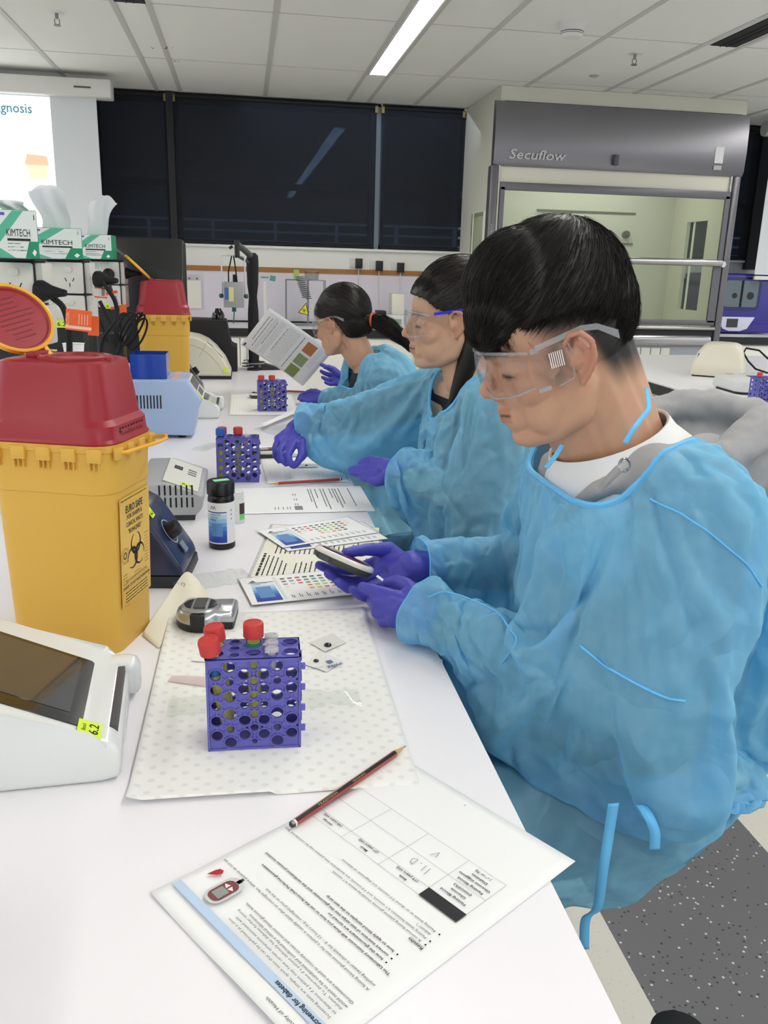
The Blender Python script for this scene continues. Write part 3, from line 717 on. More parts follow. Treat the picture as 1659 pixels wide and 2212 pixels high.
# ------------------------------------------------------------------ tube racks
def plate(pts, holes, th):
    cu = bpy.data.curves.new('pl', 'CURVE'); cu.dimensions = '2D'; cu.fill_mode = 'BOTH'; cu.extrude = th / 2
    def spl(ps):
        s = cu.splines.new('POLY'); s.points.add(len(ps) - 1); s.use_cyclic_u = True
        for q, p_ in zip(s.points, ps): q.co = (p_[0], p_[1], 0, 1)
    spl(pts)
    for h in holes:
        if len(h) == 3: spl([(h[0] + h[2]*math.cos(D(360*k/22)), h[1] + h[2]*math.sin(D(360*k/22))) for k in range(22)])
        else: spl(h)
    o = bpy.data.objects.new('pl', cu); COL.objects.link(o); dg = bpy.context.evaluated_depsgraph_get()
    me = bpy.data.meshes.new_from_object(o.evaluated_get(dg)); bpy.data.objects.remove(o); bpy.data.curves.remove(cu)
    vs = [v.co.copy() for v in me.vertices]; fs = [list(p_.vertices) for p_ in me.polygons]; bpy.data.meshes.remove(me)
    return vs, fs
mmu = 0.001
FH = []
for x in (24, 73): FH += [(x, 97, 6), (x, 80, 4.2), (x, 63, 6), (x, 42.6, 6), (x, 25.5, 4.2), (x, 9.5, 6)]
for x in (10, 39, 59, 88): FH += [(x, 88, 5.8), (x, 71, 5.8), (x, 53, 5 if x in (10, 88) else 4.4), (x, 35, 5.8), (x, 18, 5.6)]
FH += [(49, z, 4.2) for z in (98, 80, 64, 53, 41.6, 26)] + [(49, 10, 3)] + [(49, z, 1.4) for z in (87.5, 71.5, 33.5, 17.5)] + [(x, z, 1.3) for x in (41, 57, 94) for z in (80, 26)]
FH = [(a*mmu, b_*mmu, c_*mmu*1.08) for a, b_, c_ in FH]
# recessed corners drawn as small triangular pockets
TH = [(10, 13, 8.2), (10, 37, 8.2), (49, 13, 8.2), (49, 37, 8.2), (88, 13, 8.2), (88, 37, 8.2)] + [(x, y, 5.2) for x in (29.5, 68.5) for y in (8.5, 25, 41.5)]
TH = [(a*mmu, b_*mmu, c_*mmu) for a, b_, c_ in TH]
SH = [(y*mmu, z*mmu, 5.5*mmu) for y in (13, 37) for z in (14, 34, 54, 74, 92)]
M_RACK = mat('rack_purple', '#6563b6', 0.42, spec=0.45)
M_RACKD = mat('rack_purple', '')
WR, DR, HR = 0.098, 0.050, 0.105
def tube_rack(lab, loc, rz):
    t = thing('tube_rack', lab, 'tube rack', loc, rz, 'purple plastic tube racks')
    b = MB()
    f = plate([(0, 0), (WR, 0), (WR, HR), (0, HR)], FH, 0.0016)
    for y in (0.0008, DR - 0.0008):
        b._add(f[0], f[1], T(0, y, 0) @ RX(D(90)))
        for x, z, r in FH:
            s = -1 if y < 0.01 else 1
            if r > 0.002: b.lathe([(r, 0), (r, 0.0017), (r + 0.0010, 0.0017), (r + 0.0012, 0)], T(x, y + s*0.0008, z) @ RX(D(90 if s < 0 else -90)), 20, False, False)
        if y < 0.01:
            big = [h for h in FH if h[2] > 0.002]     # moulded ribs between neighbouring collars
            for i in range(len(big)):
                for j in range(i + 1, len(big)):
                    x0, z0, r0 = big[i]; x1, z1, r1 = big[j]; L = math.hypot(x1 - x0, z1 - z0)
                    if L < 0.0195 and L > r0 + r1 + 0.002:
                        an = math.atan2(z1 - z0, x1 - x0)
                        b.box(r0 + 0.0008, L - r1 - 0.0008, -0.0006, 0.0006, 0, 0.0016, M=T(x0, 0, z0) @ RX(D(90)) @ RZ(an))
            for zz in (0.0008, HR - 0.0025): b.box(0.001, WR - 0.001, -0.0016, 0.0, zz, zz + 0.0018)
            for xx in (0.0005, WR - 0.0022): b.box(xx, xx + 0.0018, -0.0016, 0.0, 0, HR)
    tp = plate([(0, 0), (WR, 0), (WR, DR), (0, DR)], TH, 0.0016)
    for z in (HR - 0.0008,):
        b._add(tp[0], tp[1], T(0, 0, z))
    for x, y, r in TH: b.lathe([(r, -0.005), (r, 0.0012), (r + 0.0011, 0.0012), (r + 0.0013, 0)], T(x, y, HR), 22, False, False)
    b.box(0.001, WR - 0.001, 0.001, DR - 0.001, 0, 0.0016)
    sp = plate([(0, 0), (DR, 0), (DR, HR), (0, HR)], SH, 0.0016)
    for x in (0.0008, WR - 0.0008): b._add(sp[0], sp[1], T(x, 0, 0) @ RZ(D(90)) @ RX(D(90)))
    b.build('frame', M_RACK, t, angle=30)
    for k, z in enumerate((0.022, 0.046, 0.070, 0.094)):
        MB().box(WR, WR + 0.0045, 0.0, 0.004, z - 0.003, z + 0.003).box(WR, WR + 0.0022, 0.030, 0.036, z - 0.008, z + 0.002).build('clip', M_RACKD, t)
    return t
rk1 = tube_rack('purple plastic tube rack nearest the camera, three red-capped vials in it', (-0.046, 0.812, 0.9015), -0.02)
rk2 = tube_rack('purple plastic tube rack behind the black reagent bottle, one blue cap in it', (-0.070, 1.976, 0.9), -0.05)
rk3 = tube_rack('farthest purple tube rack on the long bench, two red caps in it', (0.043, 2.965, 0.9), 0.05)
rk4 = tube_rack('dark purple tube rack at the right edge of the frame on the second bench', tuple(at_z(1632, 872)), 0.15)
rk4.location.z = 0.9

M_VG = thin_glass('vial_plastic', '#f8faf2', 0.02, 0.35)
M_LIQ = mat('yellow_liquid', '#f4ef8c', 0.15, alpha=0.88)
def vial(lab, rack, x, y, capc, tilt=(0, 0), label=None, liq=True, txt=None, lift=0.0):
    t = thing('sample_vial', lab, 'vial', group='capped sample vials in the racks')
    t.parent = None
    t.matrix_world = rack.matrix_basis.copy() if False else Matrix.Translation(rack.location) @ RZ(rack.rotation_euler.z) @ T(x, y, 0.003 + lift) @ RX(tilt[0]) @ RY(tilt[1])
    R0 = 0.0078
    MB().lathe([(0.001, 0.0), (0.004, 0.001), (R0, 0.014), (R0, 0.110)][0:], n=24).build('tube', M_VG, t)
    if liq: MB().lathe([(0.001, 0.001), (0.0035, 0.002), (R0 - 0.0008, 0.015), (R0 - 0.0008, 0.100)], n=24).build('liquid', M_LIQ, t)
    cm = mat('cap_' + capc, {'red': '#c03a38', 'blue': '#2458b0', 'purple': '#4f4e94'}[capc], 0.45)
    c = MB(); n = 48; rg = []
    for (r, z) in ((0.0108, 0.106), (0.0108, 0.1195), (0.0102, 0.1215), (0.008, 0.122), (0.0078, 0.1215), (0.0004, 0.1217)):
        rg.append([((r + (0.00018 if (i % 2 and r > 0.0105) else 0)) * math.cos(2*math.pi*i/n), (r + (0.00018 if (i % 2 and r > 0.0105) else 0)) * math.sin(2*math.pi*i/n), z) for i in range(n)])
    c.loft(rg); c.build('cap', cm, t, angle=50)
    if label:
        MB().lathe([(R0 + 0.0002, 0.080), (R0 + 0.0002, 0.100)], n=24, cap0=False, cap1=False).build('sticker', mat('label_' + label[1:], label, 0.5), t)
    if txt:
        p = Print(); p.line(txt, -0.0055, 0.087, 0.0045, x1=0.0055); o = p.build('writing', INK, t, M=RX(D(90)) @ T(0, 0, R0 + 0.0008))
    return t
vial('red-capped vial tilted at the near left corner of the nearest rack', rk1, 0.022, 0.024, 'red', (D(9), D(-9)), '#2f6f9a', txt='te S', lift=0.004)
vial('red-capped vial tilted behind, at the back left of the nearest rack', rk1, 0.022, 0.039, 'red', (D(2), D(-7)), '#d0b83a', lift=0.004)
vial('upright red-capped vial in the middle of the nearest rack', rk1, 0.049, 0.035, 'red', (0, 0), '#2f8a5a', txt='amp', lift=0.006)
vial('blue-capped vial at the left of the second rack', rk2, 0.010, 0.013, 'blue', (0, 0), '#3a6fb0', lift=0.001)
vial('red-capped vial just behind the blue-capped one', rk2, 0.012, 0.037, 'red', (0, 0))
vial('red-capped vial in the middle of the second rack', rk2, 0.049, 0.037, 'red', (0, 0), '#2f8a5a')
vial('red-capped vial at the left of the farthest rack on the long bench', rk3, 0.012, 0.013, 'red', (0, 0), '#3a6fb0')
vial('red-capped vial in the middle of the farthest rack on the long bench', rk3, 0.049, 0.013, 'red', (0, 0), '#2f8a5a')
vial('red-capped vial in the rack at the right edge of the frame', rk4, 0.012, 0.013, 'red', (0, 0), '#3f9f6a')
M_MT = mat('microtube_plastic', '#cfcfd6', 0.25, alpha=0.55)
def microtube(lab, rack, x, y, a):
    t = thing('microtube', lab, 'microtube', group='clear microtubes in the racks')
    t.matrix_world = Matrix.Translation(rack.location) @ RZ(rack.rotation_euler.z) @ T(x, y, HR + 0.002) @ RX(D(-6)) @ RZ(a)
    MB().lathe([(0.0008, -0.034), (0.003, -0.026), (0.0046, -0.012), (0.0046, 0.003)]).build('tube', M_MT, t)
    MB().lathe([(0.0072, 0.002), (0.0076, 0.004), (0.0070, 0.0058), (0.0048, 0.0062), (0.0044, 0.0054), (0.0004, 0.0054)]).box(-0.002, 0.002, 0.006, 0.0105, 0.003, 0.0045).build('lid', M_MT, t)
microtube('clear microtube lid nearest in the row of three in the nearest rack', rk1, 0.068, 0.0085, 2.6)
microtube('clear microtube lid in the middle of the row of three in the nearest rack', rk1, 0.068, 0.025, 2.2)
microtube('clear microtube lid farthest back in the row of three in the nearest rack', rk1, 0.068, 0.0415, 0.6)
microtube('clear microtube in the second rack beside its red cap', rk2, 0.070, 0.010, 0.6)
microtube('clear microtube in the farthest rack on the long bench', rk3, 0.070, 0.012, 0.6)

# ------------------------------------------------------------------ small things on the nearest mat
M_WRAP = thin_glass('clear_wrap', '#fdfefd', 0.02, 0.28)
def slip(lab, name, cat, corners, z, m, group=None, drop=None, marks=(), ripple=0.0006):
    c = [Vector((*q, 0)) for q in corners]; o = sum(c, Vector()) / 4
    t = thing(name, lab, cat, (o.x, o.y, 0.9 + z), group=group)
    g = MB(); vs = []; fs = []; n = 10
    for j in range(n + 1):
        for i in range(n + 1):
            u, v = i / n, j / n
            q = (c[0]*(1-u) + c[1]*u)*(1-v) + (c[3]*(1-u) + c[2]*u)*v - o
            vs.append((q.x, q.y, ripple * (noise.noise(Vector((q.x*90, q.y*90, z*50))) + 0.6)))
    for j in range(n):
        for i in range(n):
            a = j*(n+1) + i; fs.append((a, a+1, a+n+2, a+n+1))
    g._add(vs, fs); g.build('film', m, t, angle=60)
    return t
M_SLIP = mat('wrapper_paper', '#dedfdb', 0.6)
s1 = slip('opened test strip wrapper bearing the larger black blood drop', 'strip_wrapper', 'wrapper', [at_z(668, 1392)[:2], at_z(702, 1412)[:2], at_z(748, 1392)[:2], at_z(718, 1372)[:2]], 0.0026, M_SLIP, 'opened test strip wrappers')
s2 = slip('opened test strip wrapper bearing the smaller blood drop and blue print', 'strip_wrapper', 'wrapper', [at_z(658, 1440)[:2], at_z(705, 1456)[:2], at_z(742, 1432)[:2], at_z(690, 1410)[:2]], 0.0026, mat('wrapper_light', '#e6e6e2', 0.6), 'opened test strip wrappers')
def drop(lab, px, py, r, group):
    q = at_z(px, py, 0.9035)
    tag(MB().sphere((0, 0, 0), r, 14, sc=(1, 1, 0.5)).build('blood_drop', mat('dried_blood', '#120306', 0.08, coat=0.5), M=T(q.x, q.y, 0.9042)), lab, 'blood drop', group)
drop('larger round black drop of blood on the upper wrapper', 708, 1394, 0.0052, 'blood drops on the wrappers')
drop('smaller dark drop of blood on the lower wrapper', 683, 1428, 0.0036, 'blood drops on the wrappers')
p = Print(); p.mi = 0
BP = frame((at_z(722, 1443).x, at_z(722, 1443).y, 0.9042), (-0.9, -0.42, 0), (0, 0, 1))
p.line('TWRK', -0.012, -0.003, 0.006, x1=0.012, bold=0.03); p.rect(-0.004, 0.004, -0.016, -0.008)
for k in range(4): p.rect(0.014 + 0.009*k, 0.021 + 0.009*k, -0.004 - 0.002*k, -0.0034 - 0.002*k)
o = p.build('print', mat('wrapper_blue', '#5a6f9f', 0.6), s2); o.matrix_world = BP
t = slip('thin pink-stained plastic strip left of the nearest rack', 'blood_strip', 'test strip', [at_z(363, 1476)[:2], at_z(452, 1489)[:2], at_z(452, 1466)[:2], at_z(372, 1464)[:2]], 0.003, mat('pink_plastic', '#e3cfcf', 0.3, alpha=0.8))
p = Print()
for px, py, w_ in ((371, 1467, 0.003), (366, 1472, .002), (374, 1472, .0018), (417, 1470, .005), (420, 1479, .004), (441, 1478, .002)):
    q = at_z(px, py); p.rect(q.x - w_/2, q.x + w_/2, q.y - w_, q.y + w_)
o = p.build('stain', mat('blood_stain', '#4d1018', 0.4), t); o.matrix_world = T(0, 0, 0.9045)
t = slip('small white printed sticker left of the nearest rack', 'paper_sticker', 'sticker', [at_z(414, 1432)[:2], at_z(446, 1435)[:2], at_z(446, 1425)[:2], at_z(417, 1425)[:2]], 0.003, PAPER)
p = Print()
for k, x in enumerate((0.001, 0.0035, 0.005, 0.010, 0.014)): p.rect(x, x + 0.0014, 0.001, 0.010)
o = p.build('print', INKG, t); q = at_z(414, 1432); o.matrix_world = T(q.x, q.y, 0.9042)
# clear sleeve crossing behind the rack
def sleeve(lab, a, b_, w_, group, h=0.006):
    a = Vector(a); b_ = Vector(b_); L = (b_ - a).length
    t = thing('plastic_sleeve', lab, 'plastic wrapper', M=frame(a, b_ - a, (0, 0, 1)), group=group)
    rings = []; n = 40
    for i in range(n + 1):
        u = i / n; x = L * u; hh = h * (1 - (2*u - 1) ** 8) * (0.6 + 0.4 * noise.noise(Vector((u * 9, 2, 1)))) + 0.0006
        ww = w_ / 2 * (1 + 0.12 * noise.noise(Vector((u * 6, 5, 1)))) * (0.72 if 0.80 < u < 0.86 else 1)
        ring = []
        for k in range(12):
            a_ = 2 * math.pi * k / 12
            ring.append((x, ww * math.cos(a_), 0.001 + hh / 2 + hh / 2 * math.sin(a_) + 0.0008 * noise.noise(Vector((x * 160, ww * math.cos(a_) * 160, 1)))))
        rings.append(ring)
    MB().loft(rings).build('film', M_WRAP, t, angle=70)
    return t
sleeve('empty clear plastic sleeve lying behind the nearest rack', (-0.095, 0.905, 0.9025), (0.128, 0.906, 0.9025), 0.042, 'clear plastic wrappers')
sleeve('crumpled clear wrapper behind the paper pouch', (*at_z(425, 1262)[:2], 0.9005), (*at_z(540, 1245)[:2], 0.9005), 0.07, 'clear plastic wrappers', 0.008)
sleeve('crumpled clear wrapper between the second and farthest racks', (*at_z(570, 935)[:2], 0.9005), (*at_z(660, 925)[:2], 0.9005), 0.13, 'clear plastic wrappers', 0.012)
sleeve('clear wrapper left of the second rack', (*at_z(428, 975)[:2], 0.9005), (*at_z(470, 960)[:2], 0.9005), 0.05, 'clear plastic wrappers', 0.006)
tag(slip('white printed strip card poking out behind the farthest rack', 'strip_card', 'card', [at_z(565, 925)[:2], at_z(572, 930)[:2], at_z(660, 892)[:2], at_z(652, 886)[:2]], 0.014, PAPER), None)

# silver meter on the mat
q = Vector((-0.060, 1.150, 0.9025))
t = thing('glucose_meter', 'silver oval meter with black base on the dotted mat', 'glucose meter', q, D(-6)); t.scale = (1.02, 1.22, 1.12)
def dshape(s, zz):
    pts = []
    for k in range(25):
        a = D(60 + 260 * k / 24); pts.append((0.036 * s * math.cos(a) - 0.006, 0.031 * s * math.sin(a), zz))
    pts += [(0.038 - (1 - s) * 0.02, -0.020 * s, zz), (0.040 - (1 - s) * 0.02, -0.017 * s, zz), (0.040 - (1 - s) * 0.02, 0.027 * s, zz), (0.037 - (1 - s) * 0.02, 0.030 * s, zz)]
    return pts
M_SIL = mat('meter_silver', '#b4b6b8', 0.28, 0.75)
MB().loft([dshape(0.96, 0), dshape(1.0, 0.003), dshape(1.0, 0.010)]).build('base', mat('meter_black', '#17181a', 0.35), t, angle=40)
MB().loft([dshape(1.0, 0.010), dshape(0.99, 0.016), dshape(0.93, 0.020), dshape(0.80, 0.0225)]).build('shell', M_SIL, t, angle=40)
MB().lathe([(1.0, 0.0), (1.0, 0.0025), (0.92, 0.0045), (0.02, 0.0055)], T(-0.008, 0, 0.0205) @ Matrix.Diagonal((0.0275, 0.0225, 1, 1)), 40).build('top_oval', M_SIL, t, angle=30)
MB().prism(rrect(0.017, 0.030, 0.002, cx=-0.008, cy=0.001), 0.0245, 0.0268).build('display', mat('meter_lcd', '#2c2f30', 0.12, coat=0.6), t)
for s in (-1, 1):
    pts = [(-0.008 + s*0.0115, -0.0135), (-0.008 + s*0.019, -0.009), (-0.008 + s*0.0235, 0), (-0.008 + s*0.019, 0.010), (-0.008 + s*0.0115, 0.0145)]
    MB().prism(pts if s > 0 else pts[::-1], 0.0235, 0.0262, bev=0.0008).build('button', mat('meter_black', ''), t)
MB().prism(rrect(0.020, 0.012, 0.004, cx=-0.008, cy=-0.027), 0.008, 0.0225, bev=0.002).build('front_tab', mat('meter_black', ''), t)

# peel pouch of off-white paper, bent over the meter
rows = [((305, 1370, 1.10, .902), (345, 1402, 1.07, .902)), ((332, 1330, 1.16, None), (362, 1368, 1.12, None)), ((362, 1288, 1.22, None), (378, 1335, 1.17, None)),
        ((388, 1248, 1.27, None), (392, 1305, 1.20, None)), ((402, 1230, 1.28, None), (406, 1292, 1.21, None)), ((420, 1242, 1.27, None), (420, 1290, 1.21, None)), ((440, 1268, 1.24, None), (436, 1296, 1.21, None)), ((456, 1303, 1.19, None), (452, 1306, 1.185, None))]
L_, R2 = [], []
for a, b_ in rows:
    for d_, q in ((L_, a), (R2, b_)):
        v = at_z(q[0], q[1], q[3]) if q[3] else at_y(q[0], q[1], q[2])
        if v.z < 0.9015: v.z = 0.9015
        d_.append(v)
g = MB(); vs = []; fs = []; n = 6
for a, b_ in zip(L_, R2):
    for k in range(n + 1): vs.append(a.lerp(b_, k / n))
for j in range(len(rows) - 1):
    for i in range(n):
        a = j*(n+1) + i; fs.append((a, a+1, a+n+2, a+n+1))
g._add(vs, fs); o = g.build('paper_pouch', mat('pouch_paper', '#e9e6d6', 0.6), angle=80)
sb_ = o.modifiers.new('s', 'SUBSURF'); sb_.levels = 2; sb_.render_levels = 2; sd = o.modifiers.new('t', 'SOLIDIFY'); sd.thickness = 0.0004
tag(o, 'off-white paper peel pouch bent up against the silver meter', 'paper pouch')
pf = frame(L_[3].lerp(R2[3], 0.35) + Vector((0.002, -0.006, 0.004)), (L_[2] - L_[4]), (0.3, -0.75, 0.55))
p = Print(); p.ring(-0.004, 0.002, 0.0035, 0.0008, 150, 330, 12); p.ring(-0.004, 0.007, 0.0035, 0.0008, 150, 330, 12); p.ring(0.004, -0.007, 0.0045, 0.0008, 140, 340, 12)
po = p.build('pen_marks', mat('pen_blue', '#3a4488', 0.6), o); po.matrix_world = pf

# ------------------------------------------------------------------ white touch-screen analysers
def analyser(lab, loc, rz, sticker):
    t = thing('touch_analyser', lab, 'analyser', loc, rz, 'white touch-screen analysers')
    W2 = 0.2
    prof = [(0.0, 0.004), (0.0, 0.032), (-0.008, 0.045), (-0.028, 0.050), (-0.165, 0.114), (-0.185, 0.116), (-0.20, 0.105), (-0.215, 0.0), (-0.02, 0.0)]
    b = bmesh.new(); lo = [b.verts.new((x, 0, z)) for x, z in prof]; hi = [b.verts.new((x, W2, z)) for x, z in prof]
    n = len(prof); b.faces.new(lo); b.faces.new(hi[::-1])
    for i in range(n): b.faces.new((lo[i], hi[i], hi[(i+1) % n], lo[(i+1) % n]))
    bmesh.ops.bevel(b, geom=b.edges[:], offset=0.007, segments=4, profile=0.5, affect='EDGES', clamp_overlap=True)
    MB()._merge(b).build('housing', mat('analyser_white', '#e3e6e4', 0.18, coat=0.5), t, angle=50)
    ang = math.atan2(0.064, 0.137)
    F = T(-0.028, 0, 0.0502) @ RY(ang)     # local x runs up the slope (negative), z normal
    MB().prism(rrect(0.120, 0.144, 0.006, cx=-0.070, cy=0.090), -0.001, 0.0012).build('bezel', mat('bezel_black', '#131417', 0.08, coat=0.8), t, M=F)
    MB().prism(rrect(0.092, 0.118, 0.001, cx=-0.070, cy=0.096), 0.0012, 0.0016).build('screen', mat('screen_dark', '#3a3c40', 0.05, coat=1.0), t, M=F)
    MB().box(-0.012, -0.004, 0.03, 0.165, -0.012, 0.0015, bev=0.001).build('strip_slot', mat('slot_grey', '#4b4b50', 0.5), t, M=T(0.0, 0, 0.045))
    MB().box(-0.03, 0.012, 0.165, 0.198, 0.004, 0.05, bev=0.012, seg=4).build('corner_spout', mat('analyser_white', ''), t)
    if sticker:
        st = MB().box(-0.012, 0.012, -0.0135, 0.0135, 0, 0.0006).build('bench_sticker', mat('lime_sticker', '#d7f23a', 0.55), t, M=F @ T(-0.002, 0.016, 0.002))
        p = Print(); p.line('Bench', -0.006, 0.004, 0.0045, x1=0.006); p.line('6.2', -0.009, -0.0085, 0.0095, x1=0.009, bold=0.01)
        p.build('sticker_text', INK, st, M=T(-0.000, 0, 0.0009) @ RZ(D(90)))
    return t
analyser('white touch-screen analyser with a lime Bench 6.2 sticker at the left', (-0.128, 0.768, 0.9), D(4), True)
analyser('white touch-screen analyser beyond the pale blue block heater', (-0.085, 2.83, 0.9), 0, True)
t = thing('device_corner', 'rounded grey-white device corner cut off at the lower left of the frame', 'device', (-0.27, 0.42, 0.9))
MB().prism(rrect(0.16, 0.38, 0.03, n=8), 0, 0.05, bev=0.006).build('shell', mat('device_grey', '#c3c6c5', 0.35), t, M=RZ(D(6)))
MB().prism(rrect(0.08, 0.2, 0.01), 0.05, 0.052).build('panel', mat('slot_grey', ''), t, M=RZ(D(6)))

# ------------------------------------------------------------------ reagent bottles
t = thing('reagent_bottle', 'black screw-cap reagent strip bottle with blue and white label', 'bottle', (-0.047, 1.500, 0.9))
M_BB = mat('bottle_black', '#101011', 0.3)
MB().lathe([(0.020, 0), (0.0235, 0.002), (0.0238, 0.006), (0.0238, 0.092), (0.0225, 0.098), (0.020, 0.101)], n=48).build('bottle_body', M_BB, t)
c = MB(); n = 60
c.loft([[((r + (0.0003 if i % 2 and r > 0.023 else 0)) * math.cos(2*math.pi*i/n), (r + (0.0003 if i % 2 and r > 0.023 else 0)) * math.sin(2*math.pi*i/n), z) for i in range(n)] for r, z in ((0.0245, 0.101), (0.0245, 0.122), (0.023, 0.124), (0.0005, 0.124))])
c.build('cap', M_BB, t, angle=50)
MB().box(-0.013, 0.015, -0.007, 0.007, 0.1243, 0.1248).build('green_sticker', mat('green_sticker', '#8fe0ae', 0.5), t, M=RZ(D(20)))
def wraplabel(bm_w, u0, u1, z0, z1, R0, k=16):
    return [[(R0 * math.sin(u0 + (u1-u0)*i/k), -R0 * math.cos(u0 + (u1-u0)*i/k), z) for i in range(k+1)] for z in (z0, z1)]
def arcpatch(mb, u0, u1, z0, z1, R0, k=16):
    vs = []; fs = []
    for z in (z0, z1):
        for i in range(k+1): a = u0 + (u1-u0)*i/k; vs.append((R0*math.sin(a), -R0*math.cos(a), z))
    for i in range(k): fs.append((i, i+1, k+2+i, k+1+i))
    mb._add(vs, fs); return mb
lb = MB(); lb.mi = 0; arcpatch(lb, -1.35, 1.8, 0.012, 0.088, 0.0240, 28)
for k, c_ in enumerate(('#1f3f9c', '#2148a6', '#2a5fb8', '#3f7fc8', '#6aa5d8', '#92c2e4', '#b9d8ec')):
    lb.mi = 1 + k; arcpatch(lb, -1.25, 0.42, 0.014 + 0.0075*k, 0.0215 + 0.0075*k, 0.02405, 14)
lb.mi = 2; arcpatch(lb, -1.25, 0.42, 0.0695, 0.0715, 0.02408, 14); lb.mi = 8; arcpatch(lb, -0.8, 0.1, 0.026, 0.050, 0.02412, 10)
lb.build('label', [mat('label_white', '#ececec', 0.4)] + [mat('chart_blue_%d' % k, '') for k in range(7)] + [mat('chart_vial', '')], t)
def wraptext(p, s, u, z, h, wid, R0):
    """a line of lettering bent round the bottle"""
    q = Print(); q.line(s, 0, 0, h, x1=wid)
    for v in q.bm.verts:
        a = u + v.co.x / R0; v.co = Vector((R0 * math.sin(a), -R0 * math.cos(a), z + v.co.y))
    me = bpy.data.meshes.new('x'); q.bm.to_mesh(me); q.bm.free(); p.bm.from_mesh(me); bpy.data.meshes.remove(me)
p = Print(); RL = 0.0243
wraptext(p, 'LIVINGSTONE', -0.85, 0.0650, 0.0032, 0.020, RL); wraptext(p, 'Reagent Strips', -0.85, 0.0605, 0.0026, 0.016, RL); wraptext(p, '10SG', -0.85, 0.0545, 0.0042, 0.011, RL)
for k in range(7): wraptext(p, 'ıııııı', -0.72, 0.046 - 0.003*k, 0.001, 0.007, RL)
wraptext(p, 'Λ', -0.85, 0.076, 0.006, 0.007, RL); wraptext(p, 'Λ', -0.62, 0.076, 0.006, 0.006, RL)
for k in range(3): wraptext(p, '8', 0.75, 0.072 - 0.008*k, 0.003, 0.003, RL)
p.build('lettering', INK, t)
t = thing('small_bottle', 'small white bottle half hidden behind the black reagent bottle', 'bottle', (-0.020, 1.650, 0.9))
MB().lathe([(0.013, 0), (0.014, 0.002), (0.014, 0.045), (0.011, 0.05)], n=28).build('bottle_body', mat('bottle_white', '#e4e6e2', 0.35), t)
MB().lathe([(0.0125, 0.05), (0.0125, 0.064), (0.0005, 0.065)], n=28).build('cap', mat('bottle_white', ''), t)
lb = MB(); lb.mi = 0; arcpatch(lb, 0.3, 1.3, 0.02, 0.042, 0.0142, 8); lb.mi = 1; arcpatch(lb, 0.3, 1.3, 0.008, 0.02, 0.0142, 8)
lb.build('label', [mat('label_dark', '#453038', 0.5), mat('label_green', '#6fd07a', 0.5)], t)
